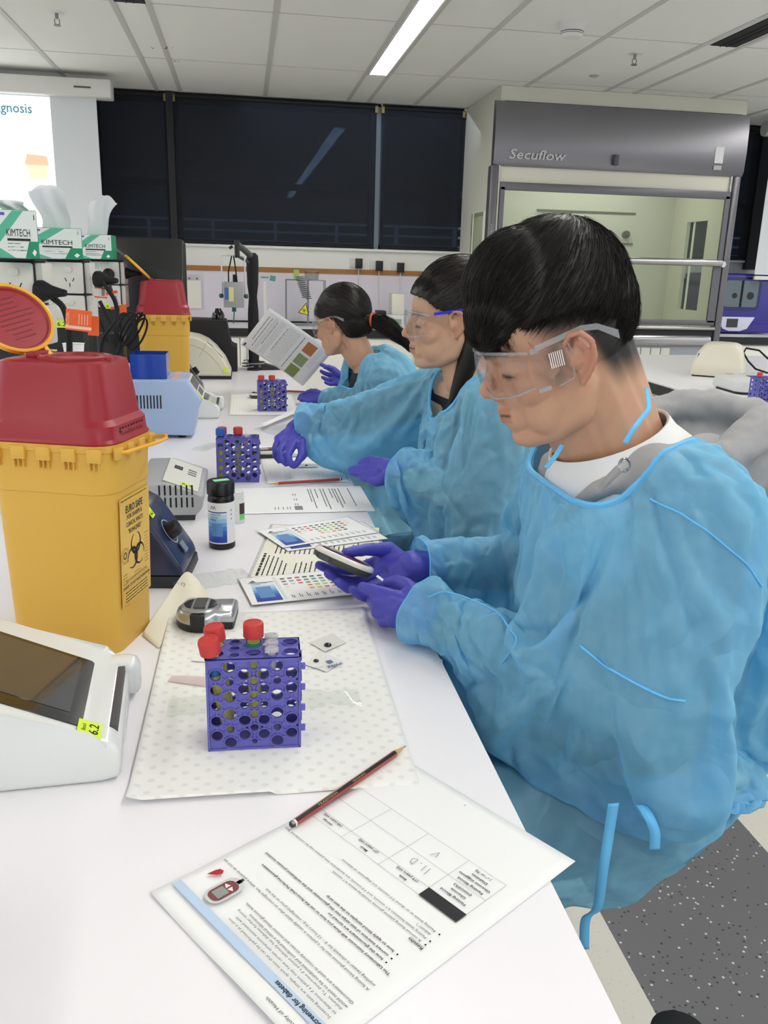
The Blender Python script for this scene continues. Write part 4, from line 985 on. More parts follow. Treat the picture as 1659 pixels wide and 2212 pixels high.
# ================================================================== SHARPS CONTAINERS
M_YEL = mat('yellow_plastic', '#dbad48', 0.42, bump=0.04, scale=600)
M_RED = mat('red_plastic', '#98222f', 0.34, bump=0.03, scale=600)
M_YTR = mat('yellow_rim', '#efb035', 0.3)
def rr3(w_, h_, r, z, n=6): return [(x, y, z) for x, y in rrect(w_, h_, r, n)]
def sharps_container(lab, loc, rz, detail=True, s=1.0, sz=1.0, cap_dir=(-0.62, 0.10, 0.78), cap_n=(0.72, -0.45, 0.52)):
    t = thing('sharps_container', lab, 'sharps container', loc, rz, 'yellow sharps containers with red lids')
    t.scale = (s, s, sz)
    A, B_ = 0.172, 0.135      # outer size at the rim; height of rim 0.28
    H = 0.280
    MB().loft([rr3(A*0.86, B_*0.86, 0.020, 0.0), rr3(A*0.87, B_*0.87, 0.022, 0.004), rr3(A*0.945, B_*0.945, 0.026, H*0.775), rr3(A*0.965, B_*0.965, 0.027, H*0.78), rr3(A*0.985, B_*0.985, 0.028, H*0.965), rr3(A*1.01, B_*1.01, 0.029, H*0.968), rr3(A*1.03, B_*1.03, 0.030, H)]).build('body', M_YEL, t, angle=35)
    rim = MB()
    for k in range(5):
        for sy in (-1, 1):
            x = -0.066 + 0.033 * k; y = sy * B_ * 0.508
            rim.box(x - 0.009, x + 0.009, y - 0.003, y + 0.003, H - 0.020, H - 0.003, bev=0.001)
            for q in (-0.006, 0, 0.006): rim.box(x + q - 0.0006, x + q + 0.0006, y - 0.002, y + 0.0022 * sy if sy > 0 else y + 0.002, H - 0.030, H - 0.018)
    for k in range(4):
        for sx_ in (-1, 1):
            y = -0.048 + 0.032 * k; x = sx_ * A * 0.508
            rim.box(x - 0.003, x + 0.003, y - 0.008, y + 0.008, H - 0.018, H - 0.003, bev=0.001)
    rim.build('rim_clips', mat('yellow_plastic', ''), t)
    Z = H - 0.004
    MB().loft([rr3(A*0.99, B_*0.99, 0.028, Z), rr3(A*1.015, B_*1.015, 0.030, Z + 0.006), rr3(A*0.985, B_*0.985, 0.030, Z + 0.010), rr3(A*0.97, B_*0.97, 0.030, Z + 0.026), rr3(A*0.90, B_*0.90, 0.028, Z + 0.033), rr3(A*0.80, B_*0.80, 0.026, Z + 0.094), rr3(A*0.77, B_*0.77, 0.022, Z + 0.100), rr3(A*0.70, B_*0.70, 0.018, Z + 0.102)]).build('lid', M_RED, t, angle=32)
    ZT = Z + 0.102
    rec = MB()
    rec.lathe([(0.046, 0.0), (0.046, 0.003), (0.043, 0.0035), (0.041, 0.0005), (0.036, 0.0005), (0.034, 0.003), (0.031, 0.003), (0.030, 0.0005), (0.001, 0.0005)], T(0.014, 0, ZT), 40)
    rec.box(0.052, 0.066, -0.008, 0.008, ZT - 0.006, ZT + 0.003, bev=0.001).box(-0.042, -0.028, -0.020, 0.020, ZT - 0.002, ZT + 0.007, bev=0.002)
    rec.build('lid_opening', M_RED, t)
    # open cap: yellow ring with red disc, hinged at the left
    F = T(-0.036, 0, ZT + 0.004) @ RY(D(-118)) @ T(0.056, 0, 0)     # local x = from hinge outwards
    F = frame(Vector((-0.036, 0, ZT + 0.004)) + Vector(cap_dir).normalized() * 0.053, cap_dir, cap_n) @ Matrix.Scale(0.94, 4)
    MB().lathe([(0.0500, -0.004), (0.0535, -0.004), (0.0535, 0.003), (0.0515, 0.0042), (0.0490, 0.003), (0.0480, -0.002)], n=48, cap0=False, cap1=False).build('cap_ring', M_YTR, t, M=F)
    cp = MB().lathe([(0.0485, -0.003), (0.0485, 0.0015), (0.0465, 0.0015), (0.0445, -0.001), (0.001, -0.001)], n=48).build('cap_disc', mat('red_plastic', ''), t, M=F)
    MB().box(-0.064, -0.050, -0.018, -0.012, -0.003, 0.001).box(-0.064, -0.050, 0.012, 0.018, -0.003, 0.001).build('hinge', M_YTR, t, M=F)
    if detail:
        p = Print(); rr = random.Random(5)
        for k in range(9):
            y = 0.030 - 0.0075 * k; hw = math.sqrt(max(0, 0.040**2 - y*y)) * rr.uniform(0.45, 0.9)
            wordbars(p, -hw, hw, y, 0.0018, rr)
        p.build('moulded_text', mat('red_text', '#7a2631', 0.6), t, M=F @ T(0, 0, -0.0006) @ RZ(D(-90)))
        # side label, on the +x face
        xo = A * 0.5 * 0.955; W2 = 0.088
        S2 = frame((xo * 0.965 + 0.0012, 0, 0.0), (0, 1, 0), (1, 0, -0.045)) @ T(0, 0, 0)
        F2 = T(A*0.435 + 0.0016, 0, 0.0) @ RY(D(math.degrees(math.atan2(0.0075*0.86, H*0.775)))) @ RZ(D(90)) @ RX(D(90))
        lb2 = Print(); lb2.rect(-W2/2, W2/2, 0.060, 0.208)
        lb2.build('label', mat('label_yellow', '#dfb552', 0.3), t, M=F2)
        p = Print(); z = 0.0004
        p.line('EURO SAFE', -0.027, 0.186, 0.0095, x1=0.023, bold=0.02, z=z); p.line('FOR SHARPS &', -0.024, 0.177, 0.006, x1=0.021, z=z, bold=.01); p.line('CLINICAL WASTE', -0.027, 0.167, 0.006, x1=0.023, z=z, bold=.01); p.line('"BIOHAZARD"', -0.021, 0.157, 0.006, x1=0.018, z=z, bold=.01)
        cx_, cy_ = 0.0, 0.127
        for a in (90, 210, 330):
            ox, oy = cx_ + 0.0125 * math.cos(D(a)), cy_ + 0.0125 * math.sin(D(a))
            for k in range(30):
                a0 = a + 22 + (316) * k / 30; a1 = a + 22 + 316 * (k + 1) / 30
                wd = 0.0010 + 0.0034 * (math.sin(math.pi * (k + 0.5) / 30) ** 1.5)
                p.stroke([(ox + (0.0135) * math.cos(D(a0)), oy + 0.0135 * math.sin(D(a0))), (ox + 0.0135 * math.cos(D(a1)), oy + 0.0135 * math.sin(D(a1)))], wd, z=z)
        p.mi = 1; p.ring(-0.032, 0.130, 0.0105, 0.0006, z=z); p.ring(-0.032, 0.130, 0.0085, 0.0004, z=z); p.ring(-0.032, 0.130, 0.004, 0.002, z=z)
        wordbars(p, -0.040, 0.036, 0.203, 0.002, rr)
        for k in range(10): wordbars(p, 0.027, 0.039, 0.143 - 0.0045 * k, 0.0012, rr)
        for k in range(4): wordbars(p, -0.040, -0.026, 0.103 - 0.004 * k, 0.0012, rr)
        p.line('CAUTION', -0.008, 0.0975, 0.0022, x1=0.010, z=z); p.mi = 0; p.line('IN ACCORDANCE WITH REGULATIONS', -0.032, 0.0925, 0.0028, x1=0.032, z=z); p.rect(-0.038, 0.038, 0.0905, 0.0908, z=z)
        p.line('DANGER - DO NOT PLACE HANDS IN BIN', -0.040, 0.084, 0.0042, x1=0.040, z=z, bold=.012)
        for k in range(4): wordbars(p, -0.034, 0.034, 0.077 - 0.0042 * k, 0.0018, rr)
        p.mi = 1
        for a, b_, c_, d_ in ((-0.041, 0.041, 0.0815, 0.0818), (-0.041, 0.041, 0.0615, 0.0618), (-0.041, -0.0407, 0.0615, 0.0818), (0.0407, 0.041, 0.0615, 0.0818)): p.rect(a, b_, c_, d_, z=z)
        p.build('label_print', [mat('label_ink', '#33312a', 0.6), mat('label_ink_light', '#8a7a45', 0.6)], t, M=F2)
        p = Print(); p.line('Do not fill above this line', -0.030, 0, 0.0055, x1=0.030); p.line('▼', -0.036, 0.002, 0.005)
        for k in range(9): p.rect(-0.034 + 0.0078*k, -0.0295 + 0.0078*k, 0.008, 0.0105)
        p.build('fill_line', mat('black_matt', ''), t, M=T(A*0.4885 + 0.0006, 0, Z + 0.012) @ RZ(D(90)) @ RX(D(86)))
        # carrying handle sticking out to the side
        hp = [(A*0.50, -0.045, H - 0.010), (A*0.55, -0.040, H - 0.010), (A*0.63, -0.024, H - 0.006), (A*0.69, 0.0, H - 0.004), (A*0.70, 0.022, H - 0.003), (A*0.66, 0.038, H - 0.003), (A*0.58, 0.046, H - 0.006), (A*0.50, 0.050, H - 0.010)]
        hs = [Vector(a) for a in hp]
        MB().tube(hs, 0.0024, 8).build('carry_handle', M_YTR, t)
    return t
sharps_container('large yellow sharps container with dark red lid and biohazard label, nearest the camera', (-0.224, 1.135, 0.9), D(-18))
sharps_container('yellow sharps container with red lid farther back, before the black monitor', (-0.278, 3.135, 0.9015), D(4), detail=False, s=1.05, sz=1.13, cap_dir=(-0.75, 0.0, 0.66), cap_n=(0.66, 0.06, 0.75))

# ================================================================== BENCH EQUIPMENT
def prof_at(pts, y, x0, z0=0.9):
    out = []
    for px, py in pts:
        v = at_y(px, py, y); out.append((v.x - x0, v.z - z0))
    return out
def extr(mb, prof, y0, y1, bev=0.004, seg=3):
    b = bmesh.new(); n = len(prof)
    lo = [b.verts.new((x, y0, z)) for x, z in prof]; hi = [b.verts.new((x, y1, z)) for x, z in prof]
    b.faces.new(lo); b.faces.new(hi[::-1])
    for i in range(n): b.faces.new((lo[i], hi[i], hi[(i+1) % n], lo[(i+1) % n]))
    if bev: bmesh.ops.bevel(b, geom=b.edges[:], offset=bev, segments=seg, profile=0.5, affect='EDGES', clamp_overlap=True)
    bmesh.ops.recalc_face_normals(b, faces=b.faces[:])
    return mb._merge(b)
def sticker(parent, M, w_, h_, txt=None, col='lime_sticker'):
    s = MB().box(-w_/2, w_/2, -h_/2, h_/2, 0, 0.0006).build('sticker', mat(col, ''), parent, M=M)
    if txt:
        p = Print(); p.line(txt, -w_*0.38, -h_*0.3, h_*0.6, x1=w_*0.38); p.build('sticker_text', INK, s, M=T(0, 0, 0.001))
    return s
mat('orange_sticker', '#ee6f45', 0.55)
# navy vortex mixer
t = thing('vortex_mixer', 'navy blue mixer with black knob beside the nearest sharps container', 'mixer', (-0.188, 1.30, 0.9), D(-6))
M_NAVY = mat('navy_plastic', '#232c4d', 0.3, coat=0.3)
extr(MB(), [(-0.085, 0.02), (-0.075, 0.118), (0.012, 0.128), (0.030, 0.118), (0.082, 0.038), (0.088, 0.020)], 0.0, 0.13, 0.006).build('housing', M_NAVY, t)
extr(MB(), [(-0.083, 0.0), (-0.085, 0.02), (0.088, 0.02), (0.090, 0.003), (0.086, 0.0)], 0.001, 0.129, 0.003).build('base', mat('navy_base', '#2e3136', 0.5), t)
FN = frame((0.058, 0.05, 0.080), (0.52, 0, -0.80), (0.80, 0, 0.55))
MB().lathe([(0.0005, 0.016), (0.012, 0.016), (0.0135, 0.013), (0.0145, 0.0)][::-1], FN).build('knob', mat('knob_black', '#101116', 0.35), t)
MB().lathe([(0.0200, 0.0008), (0.0215, 0.0008)], FN, 28, False, False).build('dial_marks', mat('dial_white', '#b9c2dc', 0.5), t)
sticker(t, frame((0.034, 0.022, 0.1225), (0.52, 0, -0.80), (0.80, 0, 0.55)), 0.024, 0.019, '6.2')
MB().box(-0.008, 0.010, -0.010, 0.010, 0, 0.002).build('switch_plate', mat('switch_silver', '#9aa2a8', 0.3, 0.5), t, M=frame((0.077, 0.06, 0.052), (0.52, 0, -0.80), (0.80, 0, 0.55)))
# grey bench centrifuge
XG = -0.087
t = thing('mini_centrifuge', 'grey slotted bench instrument with sloped keypad, behind the navy mixer', 'centrifuge', (XG, 1.66, 0.9))
pf_ = prof_at([(440, 1070), (438, 1098), (425, 1120), (300, 1118), (296, 1046), (356, 1044), (420, 1066)], 1.66, XG)
M_GI = mat('instrument_grey', '#a9abad', 0.4)
pf_ = [(x, max(z, 0.012)) for x, z in pf_]
extr(MB(), pf_, 0.0, 0.235, 0.006, 4).build('housing', M_GI, t)
MB().box(pf_[3][0] + 0.01, pf_[2][0] - 0.004, 0.01, 0.225, 0.0, 0.014).build('foot_plate', mat('foot_dark', '#3d3f42', 0.6), t)
sl = MB()
for k in range(7):
    for zz in (0.030, 0.055):
        x = -0.085 + 0.0105 * k; sl.box(x, x + 0.0032, -0.0008, 0.0005, zz, zz + 0.020)
sl.build('vent_slots', M_BLK, t)
a_ = Vector((pf_[5][0], 0, pf_[5][1])); b_ = Vector((pf_[6][0], 0, pf_[6][1])); dd = (b_ - a_).normalized()
FK = frame((a_ + b_) / 2 + Vector((0, 0.115, 0.0008)), dd, Vector((-dd.z, 0, dd.x)) if dd.x > 0 else (0, 0, 1))
MB().box(-0.036, 0.036, -0.100, 0.100, 0, 0.0012).build('keypad_panel', mat('keypad_light', '#dcdcd6', 0.4), t, M=FK)
MB().box(-0.022, -0.004, 0.020, 0.048, 0.0012, 0.002).build('display', mat('lcd_grey', '#54585a', 0.2), t, M=FK)
k_ = MB()
for q in range(3): k_.box(0.008 + 0.0, 0.026, 0.006 + 0.018*q, 0.012 + 0.018*q, 0.0012, 0.002)
k_.build('keys', mat('key_dark', '#55565a', 0.5), t, M=FK)
sticker(t, FK @ T(0.012, -0.082, 0.0014), 0.028, 0.018, '6.2')
sticker(t, T(-0.135, 0.16, pf_[4][1] + 0.0006), 0.026, 0.020, None, 'orange_sticker')
# pale blue block heater
XH = -0.135
t = thing('block_heater', 'pale blue laboratory heater with vent slots and a sloped display', 'heater', (XH, 2.50, 0.9))
pf_ = prof_at([(437, 868), (424, 884), (419, 942), (262, 938), (262, 822), (403, 822)], 2.50, XH)
extr(MB(), pf_, 0.0, 0.20, 0.005).build('housing', mat('pale_blue', '#a9bfe2', 0.35), t)
for x in (pf_[2][0] - 0.035, pf_[3][0] + 0.04):
    for y in (0.03, 0.17): MB().cyl(0.011, 0.0, 0.03, M=T(x, y, 0)).build('foot', M_BLK, t)
sl = MB()
for k in range(10): x = -0.19 + 0.0092 * k; sl.box(x, x + 0.0035, -0.0008, 0.0005, 0.088, 0.126)
sl.build('vent_slots', M_BLK, t)
a_ = Vector((pf_[5][0], 0, pf_[5][1])); b_ = Vector((pf_[0][0], 0, pf_[0][1])); dd = (b_ - a_).normalized()
FK = frame((a_ + b_) / 2 + Vector((0, 0.10, 0)), dd, (-dd.z, 0, dd.x))
MB().prism(rrect(0.068, 0.17, 0.01), 0, 0.003).build('keypad_panel', mat('keypad_light', ''), t, M=FK)
MB().box(-0.028, 0.004, -0.07, 0.07, 0.003, 0.004).box(0.008, 0.028, -0.05, 0.05, 0.003, 0.0036).build('display', mat('lcd_grey', ''), t, M=FK)
sticker(t, FK @ T(0.025, -0.07, 0.0036), 0.022, 0.018)
MB().box(-0.075, -0.055, 0.005, 0.195, 0, 0.0006).build('stripe', mat('stripe_pink', '#d8bcb8', 0.5), t, M=T(0, 0, pf_[5][1] + 0.0004))
# blue box with red interior on it
zt = 0.9 + pf_[5][1]
t = thing('tube_box', 'blue open storage box standing on the pale blue heater', 'box', (at_y(325, 800, 2.53).x, 2.53, zt + 0.001))
bl = mat('blue_box', '#1746b0', 0.18, coat=0.5)
MB().box(-0.055, 0.045, 0, 0.002, 0, 0.068).box(-0.055, 0.045, 0.108, 0.11, 0, 0.068).box(-0.055, -0.053, 0.002, 0.108, 0, 0.068).box(0.043, 0.045, 0.002, 0.108, 0, 0.068).box(-0.053, 0.043, 0.002, 0.108, 0, 0.002).build('box_walls', bl, t)
MB().box(-0.05, 0.04, 0.004, 0.106, 0.004, 0.05).build('contents', mat('box_brown', '#6b3b32', 0.6), t)
# second navy mixer
t = thing('vortex_mixer', 'navy mixer half hidden between the far sharps container and the cream centrifuge', 'mixer', (-0.225, 3.35, 0.9))
extr(MB(), [(-0.06, 0.0), (-0.055, 0.11), (0.0, 0.125), (0.06, 0.03), (0.065, 0.0)], 0.0, 0.12, 0.006).build('housing', M_NAVY, t)
FN = frame((0.030, 0.05, 0.084), (0.55, 0, -0.80), (0.80, 0, 0.55))
MB().lathe([(0.016, 0), (0.014, 0.016), (0.001, 0.017)], FN).build('knob', mat('knob_black', ''), t)
sticker(t, frame((0.012, 0.022, 0.1075), (0.55, 0, -0.80), (0.80, 0, 0.55)), 0.014, 0.022)
# cream centrifuge
XC = -0.06
def cream_centrifuge(lab, loc, rz, prof, dep, front=None):
    t = thing('centrifuge', lab, 'centrifuge', loc, rz, 'cream bench centrifuges')
    b = bmesh.new()
    extr_ = MB(); extr(extr_, prof, 0, dep, 0.014, 4)
    extr_.build('housing', mat('centrifuge_cream', '#dcd8c6', 0.35), t, angle=50)
    return t
arc = [(500, 818), (497, 806), (485, 780), (465, 756), (447, 740), (425, 730), (400, 726), (370, 728), (345, 740), (330, 760), (325, 818)]
pf_ = [(x, max(0.012, z)) for x, z in prof_at(arc, 3.82, XC)]
t = cream_centrifuge('cream domed centrifuge with a lime sticker beyond the far sharps container', (XC, 3.82, 0.9), 0, pf_, 0.26)
MB().box(pf_[-1][0], pf_[0][0], 0.0, 0.26, 0.0, 0.014).build('base', mat('base_black', '#222326', 0.5), t)
p = Print(); p.stroke([(x * 0.90 - 0.03, z * 0.82) for x, z in pf_[1:7]], 0.0015); p.stroke([(pf_[4][0], pf_[4][1]), (pf_[4][0] * 0.9 - 0.045, pf_[4][1] * 0.62)], 0.0015)
p.build('seam', mat('seam_grey', '#a9a698', 0.6), t, M=T(0, -0.0012, 0) @ RX(D(90)))
a_ = Vector((pf_[2][0], 0.13, pf_[2][1])); b_ = Vector((pf_[4][0], 0.13, pf_[4][1])); dd = (a_ - b_).normalized()
MB().box(-0.05, 0.045, -0.11, 0.0, 0, 0.002, bev=0.001).build('keypad_panel', mat('keypad_light', ''), t, M=frame((a_ + b_) / 2 + Vector((-0.0, 0.0, 0.006)), dd, (-dd.z, 0, dd.x)))
MB().box(-0.03, -0.02, -0.10, -0.09, 0.002, 0.003).build('mark', mat('mark_blue', '#5a7cc4', 0.5), t, M=frame((a_ + b_) / 2 + Vector((-0.0, 0.0, 0.006)), dd, (-dd.z, 0, dd.x)))
sticker(t, T(pf_[1][0] - 0.018, -0.001, 0.04) @ RX(D(90)), 0.018, 0.022)
# the one on the second bench
q = at_z(1487, 812); q2 = at_z(1640, 822)
t = thing('centrifuge', 'cream centrifuge with blue keypad on the second bench', 'centrifuge', (q.x + 0.01, q.y, 0.9), D(-34), 'cream bench centrifuges'); t.scale = (0.68, 0.72, 0.95)
mbx = MB()
for s_, z_, yo in ((1.0, 0.008, 0), (1.02, 0.03, 0), (1.0, 0.085, 0.01), (0.93, 0.135, 0.04), (0.80, 0.165, 0.07), (0.6, 0.178, 0.09)):
    pass
def secs(w_, d_, z, r, ox=0, oy=0): return [(x + w_/2 + ox, y + d_/2 + oy, z) for x, y in rrect(w_, d_, r, 5)]
MB().loft([secs(0.36, 0.40, 0.008, 0.03), secs(0.37, 0.41, 0.02, 0.035, -0.005, -0.005), secs(0.36, 0.40, 0.07, 0.04, 0.0, 0.0), secs(0.32, 0.355, 0.125, 0.06, 0.025, 0.04), secs(0.27, 0.31, 0.158, 0.08, 0.055, 0.08), secs(0.20, 0.24, 0.172, 0.09, 0.09, 0.12)]).build('housing', mat('centrifuge_cream', ''), t, angle=50)
MB().loft([secs(0.35, 0.39, 0, 0.03, 0.005, 0.005), secs(0.35, 0.39, 0.010, 0.03, 0.005, 0.005)]).build('base', mat('base_black', ''), t)
FK = frame((0.075, 0.028, 0.088), (1, 0, 0), (0, -0.80, 0.62))
MB().prism(rrect(0.085, 0.075, 0.006), 0.0, 0.0035).build('keypad_panel', mat('keypad_blue', '#5b62b0', 0.4), t, M=FK)
MB().box(-0.005, 0.03, -0.005, 0.028, 0.0035, 0.0045).build('display', mat('lcd_green', '#b3bcb2', 0.3), t, M=FK)
MB().box(-0.03, -0.02, -0.028, -0.018, 0.0035, 0.0045).box(-0.008, 0.002, -0.028, -0.018, 0.0035, 0.0045).box(0.014, 0.024, -0.028, -0.018, 0.0035, 0.0045).build('keys', mat('dial_white', ''), t, M=FK)
# flat pale instrument at the right edge
q = at_z(1580, 850)
t = thing('flat_scanner', 'low pale grey instrument with an orange sticker on the second bench', 'instrument', (q.x, q.y - 0.05, 0.9), D(-3))
MB().loft([secs(0.30, 0.26, 0.012, 0.04), secs(0.31, 0.27, 0.022, 0.045, -0.005, -0.005), secs(0.30, 0.26, 0.055, 0.05, 0, 0), secs(0.25, 0.21, 0.068, 0.05, 0.025, 0.03)]).build('housing', mat('instrument_pale', '#d9dbda', 0.35), t, angle=50)
MB().loft([secs(0.28, 0.24, 0, 0.04, 0.01, 0.01), secs(0.28, 0.24, 0.013, 0.04, 0.01, 0.01)]).build('base', mat('base_black', ''), t)
MB().box(0.10, 0.19, 0.10, 0.135, 0.068, 0.070).build('display', mat('lcd_dark', '#3a3d3d', 0.3), t)
sticker(t, T(0.055, 0.20, 0.0685), 0.035, 0.022, None, 'orange_sticker')
q = at_z(1610, 800); pts = [at_y(px, py, 4.05) for px, py in ((1659, 775), (1640, 757), (1612, 752), (1606, 762), (1616, 780), (1632, 797))]
tag(MB().tube(pts + [Vector((pts[-1].x + 0.02, 3.62, 0.906))], 0.005, 8).build('power_cable', M_BLK), 'black cable looping over the cream centrifuge on the second bench', 'cable')

# ------------------------------------------------------------------ black computer, box, boom stand
M_PC = mat('computer_black', '#131416', 0.4, coat=0.2)
v = at_y(400, 740, 3.55)
t = thing('monitor', 'black computer monitor seen from the back, behind the far sharps container', 'monitor', (-0.42, 3.55, 0.9))
MB().prism(rrect(0.40, 0.455, 0.025, 6, 0, 0.35), -0.0125, 0.0125, bev=0.004).build('case', M_PC, t, M=RX(D(90)))
MB().box(-0.05, 0.05, 0.0, 0.03, 0.02, 0.25).build('stand', M_PC, t)
MB().box(-0.12, 0.12, -0.09, 0.12, 0, 0.018, bev=0.004).build('stand_foot', M_PC, t)
p = Print(); p.ring(0.01, 0.30, 0.004, 0.002); p.build('mark', mat('badge_grey', ''), t, M=T(0, -0.0135, 0) @ RX(D(90)))
a_ = at_y(400, 702, 4.16); b_ = at_y(500, 702, 4.16)
t = thing('black_instrument', 'black box instrument with a round glossy eyepiece left of the boom stand', 'instrument', (-0.17, 4.10, 0.9))
pf_ = [(0.135, 0.0), (0.135, 0.115), (0.105, 0.120), (0.090, 0.225), (0.085, 0.235), (-0.16, 0.238), (-0.16, 0.0)]
extr(MB(), pf_, 0.0, 0.20, 0.005).build('housing', mat('instrument_black', '#141416', 0.6), t)
MB().lathe([(0.030, 0.0), (0.031, 0.02), (0.024, 0.034), (0.016, 0.046), (0.014, 0.05), (0.001, 0.05)], T(0.048, 0.10, 0.235)).build('eyepiece', mat('glossy_black', '#0d0d10', 0.1, coat=0.6), t)
t = thing('boom_stand', 'black boom stand holding up a grey box at the far end of the bench', 'boom stand', (0.043, 4.17, 0.9))
MB().lathe([(0.034, 0), (0.034, 0.008), (0.02, 0.012)], n=36).build('base_plate', M_PC, t)
MB().loft([[(w*math.cos(2*math.pi*k/16), w*0.8*math.sin(2*math.pi*k/16), z) for k in range(16)] for z, w in ((0.0, 0.020), (0.02, 0.024), (0.15, 0.026), (0.27, 0.025), (0.345, 0.019), (0.40, 0.026), (0.50, 0.028), (0.528, 0.026), (0.54, 0.015))]).build('pole', mat('sleeve_black', '#17181a', 0.8), t)
e = at_y(512, 527, 4.08) - Vector((0.043, 4.17, 0.9))
MB().tube([(0, 0, 0.52), (-0.03, -0.04, 0.545), e], 0.014, 12).tube([(-0.005, 0, 0.49), (-0.06, -0.06, 0.52)], 0.007, 8).build('arm', mat('arm_grey', '#5a5c60', 0.4, 0.4), t)
MB().tube([e + Vector((0, 0, 0.016)), e + Vector((0, 0, -0.06))], 0.012, 10).tube([e + Vector((-0.02, 0, -0.01)), e + Vector((-0.035, 0, -0.02))], 0.006, 8).build('clamp', M_PC, t)
gb = at_y(505, 637, 4.08)
t2 = thing('camera_box', 'grey metal box camera with a blue and yellow sticker, hung from the boom arm', 'camera', (gb.x, 4.08, gb.z))
MB().box(-0.046, 0.046, -0.035, 0.035, -0.055, 0.057, bev=0.003).build('case', mat('case_grey', '#9c9ea0', 0.45, 0.2), t2)
MB().box(-0.040, -0.020, -0.0362, -0.035, -0.02, 0.032).build('sticker', mat('sticker_blue', '#3e66b0', 0.5), t2)
MB().box(-0.022, 0.000, -0.0366, -0.0352, -0.028, 0.035).build('sticker', mat('sticker_yellow', '#d8d38a', 0.5), t2)
MB().tube([(-0.052, 0, 0.0), (-0.052, 0, 0.170), (0.0, 0, 0.173), (0.052, 0, 0.170), (0.052, 0, 0.0)], 0.004, 6).build('bracket', mat('bracket_light', '#c9ccd0', 0.4, 0.4), t2)
MB().cyl(0.01, -0.075, -0.055, n=16).tube([(0, 0, -0.075), (-0.004, 0, -0.128)], 0.003, 6).build('probe', mat('probe_green', '#2c5f4f', 0.4), t2)
MB().tube([(-0.022, 0, 0.057), (-0.022, 0, 0.10), (-0.006, 0.0, 0.17)], 0.0035, 6).tube([(0.005, 0, 0.057), (0.005, 0, 0.09)], 0.008, 8).tube([(0.016, 0, 0.057), (0.010, 0, 0.12), (0.003, 0, 0.17)], 0.0035, 6).build('cables', M_BLK, t2)
for sx_ in (-1, 1): MB().sphere((sx_ * 0.056, 0, -0.005), 0.011, 8).build('thumbscrew', mat('screw_teal', '#34504c', 0.5), t2)
q = at_z(568, 778)
t = thing('cable_coil', 'small heap of grey and black cables at the foot of the boom stand', 'cable', (q.x - 0.02, 4.20, 0.9015))
rr = random.Random(9); pts = [Vector((0.05*math.cos(k*0.55) + rr.uniform(-.012, .012) - 0.03, 0.05*math.sin(k*0.55) + rr.uniform(-.012, .012), 0.006 + 0.0012*k)) for k in range(30)]
MB().tube(pts, 0.003, 6).build('cable', mat('cable_grey', '#8f9296', 0.5), t)
MB().tube([p_ * 0.8 + Vector((0.005, 0.01, 0.003)) for p_ in pts], 0.003, 6).build('cable', M_BLK, t)
t = thing('spare_monitor_tray', 'flat black tray lying beside the boom stand', 'tray', (0.135, 4.17, 0.9), D(10))
extr(MB(), [(-0.06, 0.0), (-0.055, 0.036), (0.05, 0.006), (0.055, 0.0)], 0, 0.1, 0.002).build('shell', M_PC, t)

# ------------------------------------------------------------------ power towers, tissue boxes
M_GPO = mat('outlet_white', '#d6d5ce', 0.35)
M_TW = mat('tower_black', '#1a1b1d', 0.5)
def outlet_plate(parent, M, n=2):
    pl = MB().prism(rrect(0.115, 0.072, 0.004), 0, 0.008, bev=0.0015).build('outlet_plate', M_GPO, parent, M=M)
    s = MB(); k = MB()
    for x in (-0.026, 0.026):
        k.prism(rrect(0.019, 0.014, 0.005, cx=x - 0.002, cy=0.020), 0.008, 0.0115, bev=0.001)
        for dx, an in ((-0.009, 25), (0.009, -25)): s.box(-0.0009, 0.0009, -0.0045, 0.0045, 0.008, 0.0086, M=T(x + dx, -0.004, 0) @ RZ(D(an)))
        s.box(x - 0.0009, x + 0.0009, -0.021, -0.012, 0.008, 0.0086)
    k.build('switch', M_GPO, pl); s.build('pin_slots', M_BLK, pl)
    return pl
def power_tower(lab, loc, rz, side_detail=True):
    t = thing('power_tower', lab, 'power outlet tower', loc, rz, 'power outlet towers on the bench spine')
    z0, z1 = 0.335, 0.490
    MB().box(-0.060, 0.060, 0.008, 0.075, z0, z1, bev=0.002).box(-0.062, 0.062, 0.006, 0.077, z1, z1 + 0.004).build('tower_case', M_TW, t)
    MB().box(-0.045, 0.045, 0.012, 0.07, 0.0, z0).build('post', M_TW, t)
    for z in (z0 + 0.039, z0 + 0.116):
        outlet_plate(t, T(0, 0.009, z) @ RX(D(90)))
    for z in (z0 + 0.039, z0 + 0.116):
        MB().prism(rrect(0.060, 0.072, 0.004), 0, 0.012, bev=0.0015).build('side_plate', M_GPO, t, M=T(0.060, 0.043, z) @ RZ(D(90)) @ RX(D(90)))
    return t
tw = []
for lab, px, y, rz in (('power outlet tower under the leftmost tissue box, cut by the frame', 4, 1.72, -6), ('power outlet tower in the middle, both sockets in view', 128, 2.22, -4), ('power outlet tower under the rightmost tissue box, black plug in it', 222, 3.10, -4)):
    v = at_y(px, 630, y); tw.append((power_tower(lab, (v.x, y, 0.9), D(rz)), v.x, y, D(rz)))
# lime stickers
for k, (a, b_) in enumerate(((1, -0.0), (2, 0.02))):
    sticker(tw[a][0], T(b_, -0.001, 0.342) @ RX(D(90)), 0.026, 0.018, '6.2')
